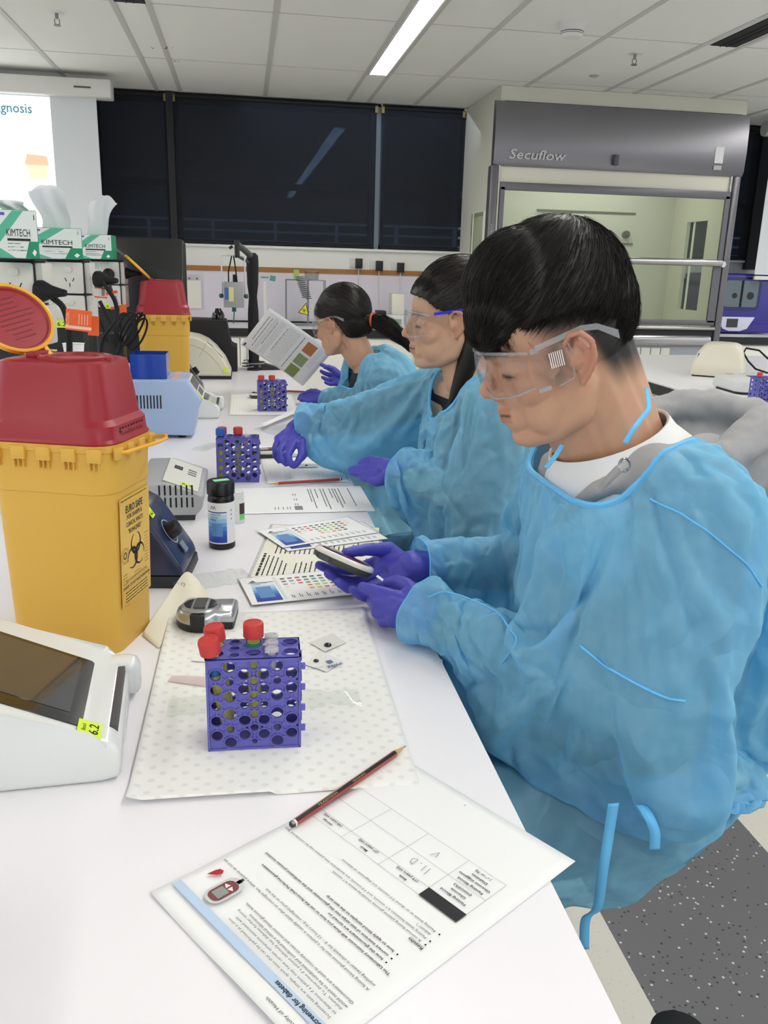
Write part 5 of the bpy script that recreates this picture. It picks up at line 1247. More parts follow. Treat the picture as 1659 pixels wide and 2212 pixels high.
# socket cheeks carry plugs and cables of their own
def plug(lab, start, d, path, r=0.0045, tagc=None):
    t = thing('power_plug', lab, 'plug', start, group='black plugs in the power towers'); d = Vector(d).normalized()
    F = frame((0, 0, 0), d, (0, 0, 1)) @ RY(D(90))
    MB().lathe([(0.019, 0.0), (0.020, 0.010), (0.012, 0.028), (0.008, 0.045), (0.006, 0.056)], F, 20).build('plug_body', M_BLK, t)
    pts = [d * 0.05] + [Vector(p_) - Vector(start) for p_ in path]
    # smooth path
    sm = []
    for i in range(len(pts) - 1):
        for k in range(5): 
            u = k / 5; p0 = pts[max(0, i-1)]; p1 = pts[i]; p2 = pts[i+1]; p3 = pts[min(len(pts)-1, i+2)]
            sm.append(0.5 * ((2*p1) + (-p0+p2)*u + (2*p0-5*p1+4*p2-p3)*u*u + (-p0+3*p1-3*p2+p3)*u**3))
    sm.append(pts[-1]); MB().tube(sm, r, 8).build('cable', M_BLK, t); return t
plug('big black plug in the left tower, its cable arching over the red lid', at_y(82, 628, 1.72), (1, -0.35, -0.05), [at_y(112, 640, 1.72), at_y(135, 662, 1.72), at_y(147, 700, 1.72), at_y(150, 745, 1.72), at_y(150, 800, 1.72)], 0.006)
plug('black plug in the side of the middle tower', at_y(208, 603, 2.22), (1, -0.4, -0.05), [at_y(225, 610, 2.2), at_y(248, 650, 2.2), at_y(252, 690, 2.25), at_y(225, 730, 2.3), at_y(218, 770, 2.3)], 0.005)
plug('black plug in the front of the right tower', at_y(234, 592, 3.09), (0.2, -1, -0.1), [at_y(238, 620, 2.95), at_y(252, 660, 2.9), at_y(262, 720, 2.9), at_y(255, 775, 2.9)], 0.005)
plug('black plug in the right side of the right tower', at_y(266, 590, 3.14), (1, -0.1, 0), [at_y(300, 592, 3.14), at_y(312, 600, 3.25), at_y(316, 640, 3.4)], 0.005)
rr = random.Random(4)
t = thing('cable_bundle', 'tangle of looped black power cables hanging below the towers', 'cable', (0, 0, 0))
for k in range(7):
    cx0 = 262 + 5 * k; cy0 = 715 + rr.uniform(-8, 8); pts = []
    for i in range(26):
        a = 2 * math.pi * i / 25; pts.append(at_y(cx0 + 20 * math.cos(a + 0.4 * k) + 6, cy0 + 34 * math.sin(a) , 2.75 + 0.012 * k + 0.02 * math.sin(a)))
    MB().tube(pts[:-1], 0.0032, 6, closed=True).build('cable_loop', M_BLK, t)
MB().tube([at_y(215, 650, 2.8), at_y(240, 700, 2.8), at_y(262, 740, 2.8), at_y(250, 775, 2.8)], 0.006, 8).tube([at_y(205, 640, 2.9), at_y(215, 690, 2.8), at_y(232, 740, 2.8)], 0.005, 8).build('cable', M_BLK, t)
MB().box(-0.05, 0.03, 0, 0.08, 0, 0.27, M=T(at_y(245, 740, 2.84).x, 2.84, 0.9), bev=0.006).build('adaptor_block', M_TW, t)
# cable tags
M_TAG = mat('tag_orange', '#e8632f', 0.55)
for lab, px, py, y, w_, h_, m_, rz, txt in (('large orange caution tag on the arching black cable', 170, 692, 1.70, 0.046, 0.038, 'tag_orange', 6, 'CAUTION'), ('smaller orange tag hanging right of the large caution tag', 202, 704, 1.73, 0.020, 0.036, 'tag_orange', 4, None),
        ('white and orange barcode tag on the middle tower cables', 246, 648, 2.25, 0.028, 0.042, 'tag_white', -14, None), ('orange and white cable tag beside the middle tower', 218, 632, 2.25, 0.030, 0.026, 'tag_white', 4, None), ('orange cable tag under the right tower', 266, 668, 2.9, 0.022, 0.030, 'tag_orange', 2, None)):
    v = at_y(px, py, y - 0.03); t = thing('cable_tag', lab, 'tag', v, 0, 'tags on the power cables'); F = RY(D(rz)) @ RX(D(90))
    mat('tag_white', '#ded8d6', 0.55)
    MB().box(-w_/2, w_/2, -h_/2, h_/2, -0.0004, 0.0004).build('card', mat(m_, ''), t, M=F)
    p = Print()
    if txt:
        p.line(txt, -h_*0.40, w_*0.36, 0.006, x1=h_*0.3, z=0.001, M=RZ(D(90)) ); p.rect(-w_/2, w_/2, -h_*0.42, -h_*0.28, z=0.0008)
        for k in range(4): p.rect(0.0 + 0.005*k, 0.0012 + 0.005*k, -h_*0.2, h_*0.3, z=0.0008)
        p.build('tag_print', mat('tag_print_pale', '#f0c9b4', 0.6), t, M=F)
    elif m_ == 'tag_white':
        p.rect(-w_/2, w_/2, h_*0.34, h_*0.5, z=0.0008); p.rect(-w_/2, w_/2, -h_*0.5, -h_*0.36, z=0.0008); p.mi = 1
        for k in range(5): p.rect(w_*0.05, w_*0.3, -h_*0.25 + 0.004*k, -h_*0.25 + 0.004*k + 0.002, z=0.0008)
        p.build('tag_print', [M_TAG, INK], t, M=F)

# tissue boxes
M_GRN = mat('tissue_green', '#1f8f68', 0.5); M_PGR = mat('tissue_pale', '#c9ddd4', 0.5)
def tissue_box(lab, loc, rz, W2, H2, D2, flip=False, tis=None):
    t = thing('tissue_box', lab, 'tissue box', loc, rz, 'green and white laboratory tissue boxes')
    MB().box(-W2/2, W2/2, 0, D2, 0, H2, bev=0.001, seg=1).build('carton', M_GRN, t)
    p = Print(); W3, H3 = W2/2 - 0.001, H2
    p.mi = 0; p.poly([(-W3, 0.001), (-W3, H3-0.001), (W3, H3-0.001), (W3, H3*0.36), (W3*0.55, H3*0.36), (W3*0.3, 0.001)])
    p.mi = 1; p.poly([(-W3, H3*0.30), (-W3, H3*0.62), (-W3*0.2, H3*0.98), (W3*0.35, H3*0.98)], z=0.0002)
    p.poly([(-W3, H3*0.001+0.001), (-W3, H3*0.22), (-W3*0.2, 0.001)], z=0.0002)
    p.mi = 2; p.poly([(W3*0.30, 0.001), (W3*0.58, H3*0.36), (W3, H3*0.36), (W3, 0.001)], z=0.0003)
    p.mi = 3; p.poly([(W3*0.66, H3*0.12), (W3*0.78, H3*0.20), (W3*0.90, H3*0.14), (W3*0.78, H3*0.05)], z=0.0004)
    p.mi = 4; p.line('KIMTECH', -W3*0.58, H3*0.46, H3*0.15, x1=W3*0.62, z=0.0005); p.rect(-W3*0.56, W3*0.62, H3*0.365, H3*0.415, z=0.0005); p.line('1', W3*0.86, H3*0.80, H3*0.11, z=0.0005)
    rr = random.Random(2)
    for k in range(3): wordbars(p, -W3*0.56, W3*(0.1 + 0.15*k), H3*(0.30 - 0.07*k), H3*0.02, rr)
    p.mi = 5; p.poly([(-W3*0.93, H3*0.88), (-W3*0.6, H3*0.88), (-W3*0.6, H3*0.94), (-W3*0.93, H3*0.94)], z=0.0005)
    p.build('carton_print', [mat('tissue_white', '#dfe8e4', 0.5), mat('tissue_mid', '#58b596', 0.5), M_GRN, mat('paper', ''), INK, mat('tissue_violet', '#5b58b0', 0.5)], t, M=T(0, -0.0006, 0) @ RX(D(90)))
    if tis:
        hh, lean, wd = tis; g = MB(); vs = []; fs = []; nx, nz = 16, 10; rr = random.Random(int(hh * 1000))
        for sgn in (0, 1):
            base = len(vs)
            for j in range(nz + 1):
                v = j / nz
                for i in range(nx + 1):
                    u = i / nx; e = 1 - 0.22 * v * (1 - v) * 2
                    x = (u - 0.5) * wd * (0.85 + 0.3 * v) * e + lean * v * v + 0.004 * math.sin(v * 6)
                    top = hh * (1 - 0.12 * (2*u - 1)**2 - 0.06 * math.sin(u * 7 + sgn * 2))
                    y = D2 * (0.45 + 0.1 * sgn) + 0.010 * math.sin(u * 9 + v * 2 + sgn) * (0.3 + v) + 0.012 * sgn * v
                    vs.append((x, y, H2 - 0.004 + v * top))
            for j in range(nz):
                for i in range(nx):
                    a = base + j*(nx+1) + i; fs.append((a, a+1, a+nx+2, a+nx+1))
        g._add(vs, fs); g.build('tissue', mat('tissue_paper', '#dfe3e6', 0.9, alpha=0.93), t, angle=80)
    return t
for k, (lab, px, y, rz, W2, H2, D2, tis) in enumerate((('tissue box at the far left edge of the frame, its lid flap up', 44, 1.66, 16, 0.066, 0.082, 0.10, (0.022, -0.01, 0.05)), ('wide tissue box in the middle with the tallest white tissue', 125, 2.20, 10, 0.115, 0.070, 0.115, (0.098, -0.012, 0.075)), ('tissue box on the right with a leaning white tissue', 207, 3.06, 0, 0.108, 0.078, 0.11, (0.125, 0.03, 0.075)))):
    z = 0.9 + 0.4945; v = at_y(px, 565, y); tissue_box(lab, (v.x, y, z), D(rz), W2, H2, D2, tis=tis)

# riser shelf with a white tray of wrapped strips and a cup
t = thing('riser_shelf', 'white shelf on posts along the bench spine behind the nearest sharps lid', 'shelf', (-0.52, 1.86, 0.9))
MB().box(-0.75, 0.24, -0.03, 0.33, 0.235, 0.253, bev=0.002).build('board', M_TOP, t)
for x, y in ((-0.7, -0.01), (0.2, -0.01), (-0.7, 0.29), (0.2, 0.29)): MB().box(x, x + 0.02, y, y + 0.02, 0, 0.235).build('leg', mat('frame_grey', ''), t)
t = thing('strip_tray', 'white tray of wrapped blue and yellow tipped lancets behind the red sharps lid', 'tray', (at_z(180, 740, 1.175).x, 1.93, 1.1535))
MB().box(-0.12, 0.06, 0, 0.12, 0, 0.004).box(-0.12, 0.06, 0, 0.003, 0, 0.03).box(-0.12, 0.06, 0.117, 0.12, 0, 0.03).box(-0.12, -0.117, 0, 0.12, 0, 0.03).box(0.057, 0.06, 0, 0.12, 0, 0.03).build('tray', mat('tray_white', '#eef0f0', 0.4), t)
rr = random.Random(8)
for k in range(22):
    x, y = rr.uniform(-0.09, 0.03), rr.uniform(0.02, 0.10); F = T(x + (-0.52 * 0), y, 0.034 + 0.0006 * k) @ RZ(rr.uniform(-0.5, 0.5))
    s = thing('wrapped_lancet', 'wrapped lancet with a coloured end heaped in the white tray', 'lancet', group='wrapped lancets heaped in the tray')
    s.matrix_world = t.matrix_basis @ T(x, y, 0.006 + 0.0018 * k + 0.012) @ RZ(rr.uniform(-0.4, 0.4))
    s.matrix_world = Matrix.Translation(t.location) @ T(x, y, 0.006 + 0.0016 * k + 0.010) @ RZ(rr.uniform(-0.4, 0.4))
    MB().box(-0.022, 0.022, -0.004, 0.004, 0, 0.0015).build('wrapper', mat('wrapper_cream', '#e6e3cf', 0.5), s)
    MB().box(0.006, 0.022, -0.0035, 0.0035, 0.0015, 0.0035).build('tip', mat('tip_blue', '#2e55b8', 0.4) if k % 3 == 0 else mat('tip_yellow', '#d9d162', 0.4), s)
v = at_y(133, 712, 1.98)
t = thing('white_cup', 'small white paper cup behind the orange caution tag', 'cup', (v.x, 2.10, 1.1535))
MB().lathe([(0.018, 0), (0.024, 0.052), (0.0255, 0.053), (0.023, 0.052), (0.017, 0.002), (0.001, 0.002)], n=28).build('cup', mat('tray_white', ''), t)

# ------------------------------------------------------------------ held/second/third meters on the bench
def hand_meter(lab, M, shade=True, group='dark-backed glucose meters'):
    t = thing('glucose_meter', lab, 'glucose meter', M=M, group=group)
    def el(a, b_, z, n=36, e=2.6): return [(a * math.copysign(abs(math.cos(2*math.pi*k/n)) ** (2/e), math.cos(2*math.pi*k/n)), b_ * math.copysign(abs(math.sin(2*math.pi*k/n)) ** (2/e), math.sin(2*math.pi*k/n)), z) for k in range(n)]
    MB().loft([el(0.040, 0.020, 0), el(0.046, 0.0255, 0.003), el(0.0485, 0.0275, 0.009), el(0.0485, 0.0275, 0.011)]).build('back_shell', mat('meter_charcoal', '#46463f', 0.4), t, angle=50)
    MB().loft([el(0.0487, 0.0277, 0.011), el(0.0490, 0.0280, 0.0125), el(0.0475, 0.0265, 0.017), el(0.044, 0.023, 0.0188), el(0.042, 0.021, 0.0188)]).build('front_shell', mat('meter_ivory', '#e3e1d9', 0.2, coat=0.6), t, angle=50)
    MB().loft([el(0.040, 0.020, 0.0186), el(0.039, 0.019, 0.0202), el(0.030, 0.012, 0.0210)]).build('face', mat('meter_maroon', '#5a2226', 0.08, coat=0.8), t, angle=50)
    MB().box(-0.035, -0.018, -0.0282, -0.0265, 0.002, 0.0100).build('ir_window', mat('glossy_black', ''), t)
    MB().prism(rrect(0.022, 0.022, 0.003), 0.0202, 0.0212).build('display', mat('meter_lcd2', '#a9b3a4', 0.15), t, M=T(-0.016, 0, 0))
    return t
q = at_z(588, 990); hand_meter('dark-backed glucose meter lying beside the second student’s reaching hand', T(q.x - 0.005, q.y + 0.02, 0.9015) @ RZ(D(10)))
q = at_z(566, 860); hand_meter('dark-backed glucose meter half behind the farthest rack', T(q.x, q.y, 0.9022) @ RZ(D(5)))
q = at_z(1612, 0) if False else None
# slides with dark spots under the reaching hand
for lab, px, py in (('grey-tinted strip wrapper with a dark spot on the second mat, farther', 655, 985), ('grey-tinted strip wrapper with a dark spot on the second mat, nearer', 662, 1008)):
    q = at_z(px, py); s = slip(lab, 'strip_wrapper', 'wrapper', [(q.x - 0.03, q.y - 0.02), (q.x + 0.03, q.y - 0.02), (q.x + 0.03, q.y + 0.02), (q.x - 0.03, q.y + 0.02)], 0.0026, mat('wrapper_tint', '#b9c3c9', 0.5), 'opened test strip wrappers on the second mat')
    MB().sphere((0, 0, 0.0012), 0.004, 8, sc=(1, 1, 0.4)).build('spot', mat('dried_blood', ''), s)

# ------------------------------------------------------------------ back wall fittings
for lab, px, py in (('black plug pack in the wall socket left of the three', 776, 565), ('black plug pack in the middle wall socket', 820, 570), ('black plug pack in the wall socket nearest the second student’s head', 866, 574)):
    v = at_y(px - 6, py + 3, 7.13); t = thing('wall_socket', lab, 'wall socket', (v.x, 7.14, v.z), group='wall sockets with black plug packs')
    MB().box(-0.055, 0.055, -0.009, 0, -0.036, 0.036, bev=0.002).build('outlet_plate', M_GPO, t)
    MB().box(-0.01, 0.045, -0.05, -0.009, -0.042, 0.035, bev=0.004).build('plug_pack', M_TW, t)
    MB().tube([(0.017, -0.03, -0.042), (0.014, -0.03, -0.10), (0.022, -0.03, -0.28), (0.03, -0.035, -0.42)], 0.004, 6).build('cable', mat('cable_white', '#cfcfd2', 0.5), t)
v = at_y(418, 630, 7.10)
t = thing('paper_holder', 'clear wall holder with cream papers above the black instrument', 'paper holder', (v.x, 7.133, v.z))
MB().box(-0.075, 0.075, -0.004, 0.0, -0.13, 0.13, bev=0.001).build('backing', mat('holder_clear', '#c9c4d2', 0.2), t)
MB().box(-0.06, 0.058, -0.012, -0.004, -0.13, 0.085).build('papers', mat('cream_paper', ''), t)
for x in (-0.03, 0.03): MB().cyl(0.008, 0, 0.01, M=T(x, -0.004, 0.10) @ RX(D(90))).build('button', mat('tap_grey', ''), t)
v = at_y(572, 640, 7.0)
t = thing('probe_stand', 'slim white stand topped with a teal star knob on the back counter', 'stand', (v.x, 6.95, 0.93))
MB().cyl(0.014, 0, 0.33).cyl(0.04, 0, 0.008).build('rod', mat('white_plastic', ''), t)
MB().box(-0.022, 0.022, -0.006, 0.006, 0.335, 0.375, M=RY(D(10)), bev=0.004).box(-0.03, 0.03, -0.006, 0.006, 0.35, 0.362, bev=0.003).build('star_knob', mat('teal_clip', '#5f9a92', 0.4), t)
va = at_y(617, 605, 6.9); vb = at_y(700, 605, 6.9)
t = thing('wire_stand', 'open wire frame stand on the back counter holding a spring and a biohazard tag', 'stand', ((va.x + vb.x)/2, 6.85, 0.93))
hw = (vb.x - va.x)/2; f = MB(); H2 = 0.345
for x in (-hw, 0.02, hw):
    for y in (-0.06, 0.06): f.tube([(x, y, 0.0), (x, y, H2)], 0.004, 6)
for z in (0.004, H2):
    for y in (-0.06, 0.06): f.tube([(-hw, y, z), (hw, y, z)], 0.004, 6)
    for x in (-hw, hw): f.tube([(x, -0.06, z), (x, 0.06, z)], 0.004, 6)
f.build('wire_frame', mat('wire_steel', '#7f8286', 0.35, 0.7), t)
MB().box(-hw + 0.003, hw - 0.003, -0.058, -0.056, 0.0, H2).build('clear_panel', M_WRAP, t)
sp = [Vector((0.035*math.cos(k*0.55) - 0.05 + 0.0009*k*0.5, -0.09 + 0.02*math.sin(k*0.55), H2 + 0.03 - 0.0013*k)) for k in range(130)]
MB().tube(sp, 0.003, 5).build('spring', mat('spring_dark', '#6a6c70', 0.4, 0.5), t)
MB().lathe([(0.05, 0), (0.055, 0.02), (0.055, 0.06), (0.03, 0.065)], T(0.05, 0, H2 + 0.005)).build('glass_jar', thin_glass('jar_glass', '#d8dad4', 0.08), t)
MB().box(-0.02, 0.02, -0.03, 0.03, 0, 0.07, M=T(-0.07, 0, H2 + 0.005)).build('green_pack', mat('green_pack', '#a9c06a', 0.5), t)
F = T(-0.010, -0.075, 0.13) @ RX(D(90)) @ RZ(D(-14))
p = Print(); p.mi = 0; p.poly([(-0.042, -0.04), (0.042, -0.04), (0.0, 0.05)]); p.mi = 1; p.poly([(-0.034, -0.035), (0.034, -0.035), (0.0, 0.040)], z=0.001); p.mi = 0
for a in (90, 210, 330): p.ring(0.008*math.cos(D(a)), -0.012 + 0.008*math.sin(D(a)), 0.008, 0.0028, a + 30, a + 330, 14, z=0.002)
p.build('biohazard_tag', [M_BLK, mat('hazard_yellow', '#e3dd3a', 0.5)], t, M=F)
q = at_y(842, 670, 6.75)
t = thing('bench_reader', 'white counter instrument with a red panel behind the farthest student', 'instrument', (q.x, 6.72, 0.93))
MB().box(-0.03, 0.14, 0, 0.2, 0, 0.10, bev=0.008).build('housing', mat('instrument_pale', ''), t)
MB().box(0.0, 0.09, -0.002, 0.0, 0.03, 0.07).build('display', mat('lcd_green2', '#8fa08a', 0.3), t)
MB().box(-0.10, -0.032, 0, 0.15, 0, 0.13, bev=0.004).build('black_block', M_TW, t)
MB().box(-0.15, -0.102, 0.02, 0.10, 0.04, 0.11).box(-0.15, -0.13, 0.02, 0.1, 0, 0.05).build('red_block', mat('red_block', '#c02f38', 0.4), t)
MB().box(0.02, 0.12, 0.06, 0.2, 0.10, 0.26, bev=0.004).build('cream_screen', mat('instrument_cream', '#e4e0d4', 0.4), t)
# violet-blue machine right of the cupboard
v0 = at_y(1558, 590, 6.5); v1 = at_y(1558, 708, 6.5)
t = thing('pcr_machine', 'glossy violet-blue laboratory machine with a windowed door at the right edge', 'laboratory machine', (3.76, 6.66, 0.93))
M_VB = mat('violet_blue', '#2a1f8c', 0.15, coat=0.7)
MB().box(0, 0.62, 0, 0.45, 0.01, 0.485, bev=0.018, seg=4).build('housing', M_VB, t)
MB().prism(rrect(0.34, 0.26, 0.03, 5, 0.27, 0.325), 0.0, 0.012).build('door_frame', mat('violet_dark', '#1a1460', 0.2, coat=0.5), t, M=RX(D(90)))
MB().prism(rrect(0.29, 0.21, 0.02, 5, 0.27, 0.325), 0.012, 0.014).build('door_window', mat('window_smoke', '#5f6d78', 0.1, coat=0.6), t, M=RX(D(90)))
MB().box(0.26, 0.28, -0.016, -0.012, 0.22, 0.43).build('door_bar', M_BLK, t)
MB().cyl(0.022, 0, 0.003, M=T(0.21, -0.014, 0.31) @ RX(D(90))).cyl(0.03, 0, 0.003, M=T(0.35, -0.014, 0.31) @ RX(D(90))).build('chamber_port', mat('port_dark', '#23282c', 0.4), t)
MB().prism([(0.06, 0.115), (0.12, 0.02), (0.18, 0.0), (0.28, 0.0), (0.34, 0.02), (0.40, 0.115)], 0.0, 0.014, bev=0.003).build('control_panel', mat('panel_white', '#d9dbec', 0.3), t, M=T(0.02, 0, 0.025) @ RX(D(90)))
MB().box(0.17, 0.27, -0.017, -0.014, 0.055, 0.125).build('display', mat('lcd_dark', ''), t)
# near stool, black seat edge at the bottom of the frame
q = Vector((0.62, 1.0, 0.55))
t = thing('lab_chair', 'black chair whose rounded armrest just enters the bottom of the frame', 'chair', (0.634, 0.292, 0))
MB().prism(rrect(0.42, 0.42, 0.06, 8), 0.44, 0.49, bev=0.02, seg=4).build('seat', mat('stool_black', '#161617', 0.6), t)
MB().prism(rrect(0.060, 0.34, 0.028, 8), 0.60, 0.635, bev=0.012, seg=4).build('armrest', mat('stool_black', ''), t, M=T(-0.225, 0.215, 0) @ RZ(D(-12)))
MB().tube([(-0.225, 0.15, 0.60), (-0.235, 0.12, 0.50), (-0.15, 0.08, 0.45)], 0.012, 8).build('arm_support', mat('frame_grey', ''), t)
MB().cyl(0.025, 0.06, 0.44).build('column', mat('frame_grey', ''), t)
for k in range(5):
    a = D(72 * k + 10); MB().tube([(0, 0, 0.08), (0.26*math.cos(a), 0.26*math.sin(a), 0.06)], 0.018, 8).build('leg', M_TW, t)
    MB().sphere((0.26*math.cos(a), 0.26*math.sin(a), 0.03), 0.03, 8).build('castor', M_TW, t)
# ================================================================== PEOPLE
def uvs(mb, c, r, n=12, M=None):
    """ellipsoid; c centre, r radii"""
    rings = []
    for k in range(n + 1):
        a = math.pi * (0.02 + 0.96 * k / n) - math.pi / 2
        rings.append([(c[0] + r[0]*math.cos(a)*math.cos(2*math.pi*i/(2*n)), c[1] + r[1]*math.cos(a)*math.sin(2*math.pi*i/(2*n)), c[2] + r[2]*math.sin(a)) for i in range(2*n)])
    return mb.loft(rings, M)
def cap(mb, a, b, ra, rb, n=14, flat=1.0, up=None, M=None):
    """tapered round-ended limb from a to b; flat squeezes it along 'up'"""
    a = Vector(a); b = Vector(b); t = b - a; L = t.length
    if L < 1e-6: t = Vector((0, 0, 1)); L = 1e-6
    t.normalize(); u = Vector(up) if up is not None else Vector((0, 0, 1))
    s = t.cross(u)
    if s.length < 1e-3: s = t.cross(Vector((1, 0, 0)))
    s.normalize(); q = s.cross(t).normalized()
    prof = [(-math.cos(D(x)), math.sin(D(x)), ra) for x in (8, 30, 60, 90)] 
    rings = []
    for x in (8, 32, 60, 90): rings.append((a - t * ra * math.cos(D(x)), ra * math.sin(D(x))))
    for x in (90, 60, 32, 8): rings.append((b + t * rb * math.cos(D(x)), rb * math.sin(D(x))))
    R = [[p + s * r * math.cos(2*math.pi*k/n) + q * r * flat * math.sin(2*math.pi*k/n) for k in range(n)] for p, r in rings]
    return mb.loft(R, M)
def chain(mb, pts, rs, **kw):
    for i in range(len(pts) - 1): cap(mb, pts[i], pts[i+1], rs[i], rs[i+1], **kw)
    return mb
def fuse_mesh(mb, voxel, smooth=4, factor=0.5):
    """union of everything in mb as one smooth closed surface"""
    bmesh.ops.recalc_face_normals(mb.bm, faces=mb.bm.faces[:])
    me = bpy.data.meshes.new('f'); mb.bm.to_mesh(me); mb.bm.free()
    o = bpy.data.objects.new('f', me); COL.objects.link(o)
    m = o.modifiers.new('r', 'REMESH'); m.mode = 'VOXEL'; m.voxel_size = voxel
    if smooth:
        s = o.modifiers.new('s', 'SMOOTH'); s.factor = factor; s.iterations = smooth
    dg = bpy.context.evaluated_depsgraph_get(); out = bpy.data.meshes.new_from_object(o.evaluated_get(dg))
    bpy.data.objects.remove(o); bpy.data.meshes.remove(me)
    return out
def link_mesh(name, me, mats, parent=None, smooth=True):
    me.materials.clear()
    for m in (mats if isinstance(mats, (list, tuple)) else [mats]): me.materials.append(m)
    if smooth: me.polygons.foreach_set('use_smooth', [True] * len(me.polygons))
    o = bpy.data.objects.new(name, me); COL.objects.link(o)
    if parent: o.parent = parent
    return o
def coords(me):
    a = np.empty(len(me.vertices) * 3); me.vertices.foreach_get('co', a); return a.reshape(-1, 3)
def set_coords(me, a): me.vertices.foreach_set('co', np.asarray(a, dtype=np.float64).ravel()); me.update()
def sstep(a, b, x): t_ = np.clip((x - a) / (b - a), 0, 1); return t_ * t_ * (3 - 2 * t_)

# skin shaded from a per-vertex pigment attribute (lips, hair-line stubble, moles: they belong to the skin)
def skin_material(name):
    m = bpy.data.materials.new(name); m.use_nodes = True; nt = m.node_tree; b = nt.nodes['Principled BSDF']
    at = nt.nodes.new('ShaderNodeAttribute'); at.attribute_name = 'pigment'
    tc = nt.nodes.new('ShaderNodeTexCoord'); nz = nt.nodes.new('ShaderNodeTexNoise'); nz.inputs['Scale'].default_value = 60; nz.inputs['Detail'].default_value = 5
    nt.links.new(tc.outputs['Object'], nz.inputs['Vector'])
    mx = nt.nodes.new('ShaderNodeMixRGB'); mx.blend_type = 'MULTIPLY'; mx.inputs[0].default_value = 0.16
    nt.links.new(at.outputs['Color'], mx.inputs[1]); nt.links.new(nz.outputs['Color'], mx.inputs[2]); nt.links.new(mx.outputs[0], b.inputs['Base Color'])
    b.inputs['Roughness'].default_value = 0.48; b.inputs['Subsurface Weight'].default_value = 0.18
    b.inputs['Subsurface Radius'].default_value = (0.010, 0.004, 0.002); b.inputs['Subsurface Scale'].default_value = 0.6
    bp = nt.nodes.new('ShaderNodeBump'); bp.inputs['Strength'].default_value = 0.12; bp.inputs['Distance'].default_value = 0.0006
    n3 = nt.nodes.new('ShaderNodeTexNoise'); n3.inputs['Scale'].default_value = 900; nt.links.new(tc.outputs['Object'], n3.inputs['Vector'])
    nt.links.new(n3.outputs['Fac'], bp.inputs['Height']); nt.links.new(bp.outputs[0], b.inputs['Normal'])
    return m
M_SKIN = skin_material('skin')
M_HAIR = mat('hair_black', '#15120f', 0.42, spec=0.35)
M_HAIR2 = mat('hair_dark', '#191411', 0.38, spec=0.4)

def head_parts(mb, male=True):
    S_ = lambda *p: Vector(p)
    uvs(mb, (-0.008, 0, 0.045), (0.094, 0.075, 0.084), 14)
    uvs(mb, (0.034, 0, 0.040), (0.060, 0.064, 0.056)); uvs(mb, (0.043, 0, -0.018), (0.052, 0.056, 0.062))
    for s in (-1, 1):
        uvs(mb, (0.058, s*0.040, -0.020), (0.026, 0.022, 0.022), 10)
        chain(mb, [S_(0.0, s*0.054, -0.028), S_(0.010, s*0.052, -0.058), S_(0.040, s*0.034, -0.073), S_(0.072, s*0.012, -0.080)], [0.020, 0.019 if male else 0.016, 0.0175, 0.015])
        cap(mb, (0.096, 0, -0.0435), (0.089, s*0.016, -0.0475), 0.0062, 0.004); cap(mb, (0.0945, 0, -0.054), (0.088, s*0.014, -0.0510), 0.0072, 0.004)
        cap(mb, (0.100, s*0.009, -0.0235), (0.095, s*0.013, -0.024), 0.0075, 0.0068)
        cap(mb, (0.089, s*0.012, 0.020), (0.076, s*0.040, 0.022), 0.0085, 0.007)
        uvs(mb, (0.076, s*0.031, 0.003), (0.0135, 0.015, 0.0125), 10)
    uvs(mb, (0.066, 0, -0.054), (0.031, 0.032, 0.026)); uvs(mb, (0.077, 0, -0.080), (0.0145, 0.016, 0.0135), 10)
    for s in (-1, 1): uvs(mb, (0.042, s*0.033, -0.048), (0.036, 0.0255, 0.036), 10); uvs(mb, (0.014, s*0.046, -0.035), (0.030, 0.020, 0.034), 10)
    chain(mb, [S_(0.088, 0, 0.020), S_(0.097, 0, 0.002), S_(0.109, 0, -0.0165)], [0.0085, 0.0078, 0.0098]); cap(mb, (0.098, 0, -0.023), (0.095, 0, -0.036), 0.006, 0.004)
    uvs(mb, (0.035, 0, -0.070), (0.042, 0.038, 0.024))
    if True:
        for s in (-1, 1):      # ears
            E = T(0.006, s*0.0735, 0.0) @ RZ(D(-s*18)) @ RY(D(-8))
            rim = [(0.012, 0, 0.004), (0.016, s*0.004, 0.018), (0.008, s*0.009, 0.030), (-0.006, s*0.012, 0.032), (-0.018, s*0.013, 0.022), (-0.020, s*0.012, 0.006), (-0.014, s*0.009, -0.010), (-0.004, s*0.005, -0.022)]
            chain(mb, [E @ Vector(p) for p in rim], [0.0035, 0.0036, 0.0037, 0.0038, 0.0038, 0.0037, 0.0036, 0.0050])
            chain(mb, [E @ Vector(p) for p in ((-0.001, s*0.004, 0.022), (-0.011, s*0.007, 0.012), (-0.010, s*0.005, -0.004), (-0.002, s*0.002, -0.014))], [0.0032, 0.0036, 0.0034, 0.0038])
            uvs(mb, E @ Vector((-0.006, -s*0.001, 0.006)), (0.013, 0.004, 0.022), 8); cap(mb, E @ Vector((0.010, s*0.002, 0.0)), E @ Vector((0.008, s*0.002, -0.006)), 0.004, 0.0035)
            cap(mb, E @ Vector((0.0, -0.0, 0.0)), E @ Vector((0.004, -s*0.012, 0.0)), 0.010, 0.014)
    return mb
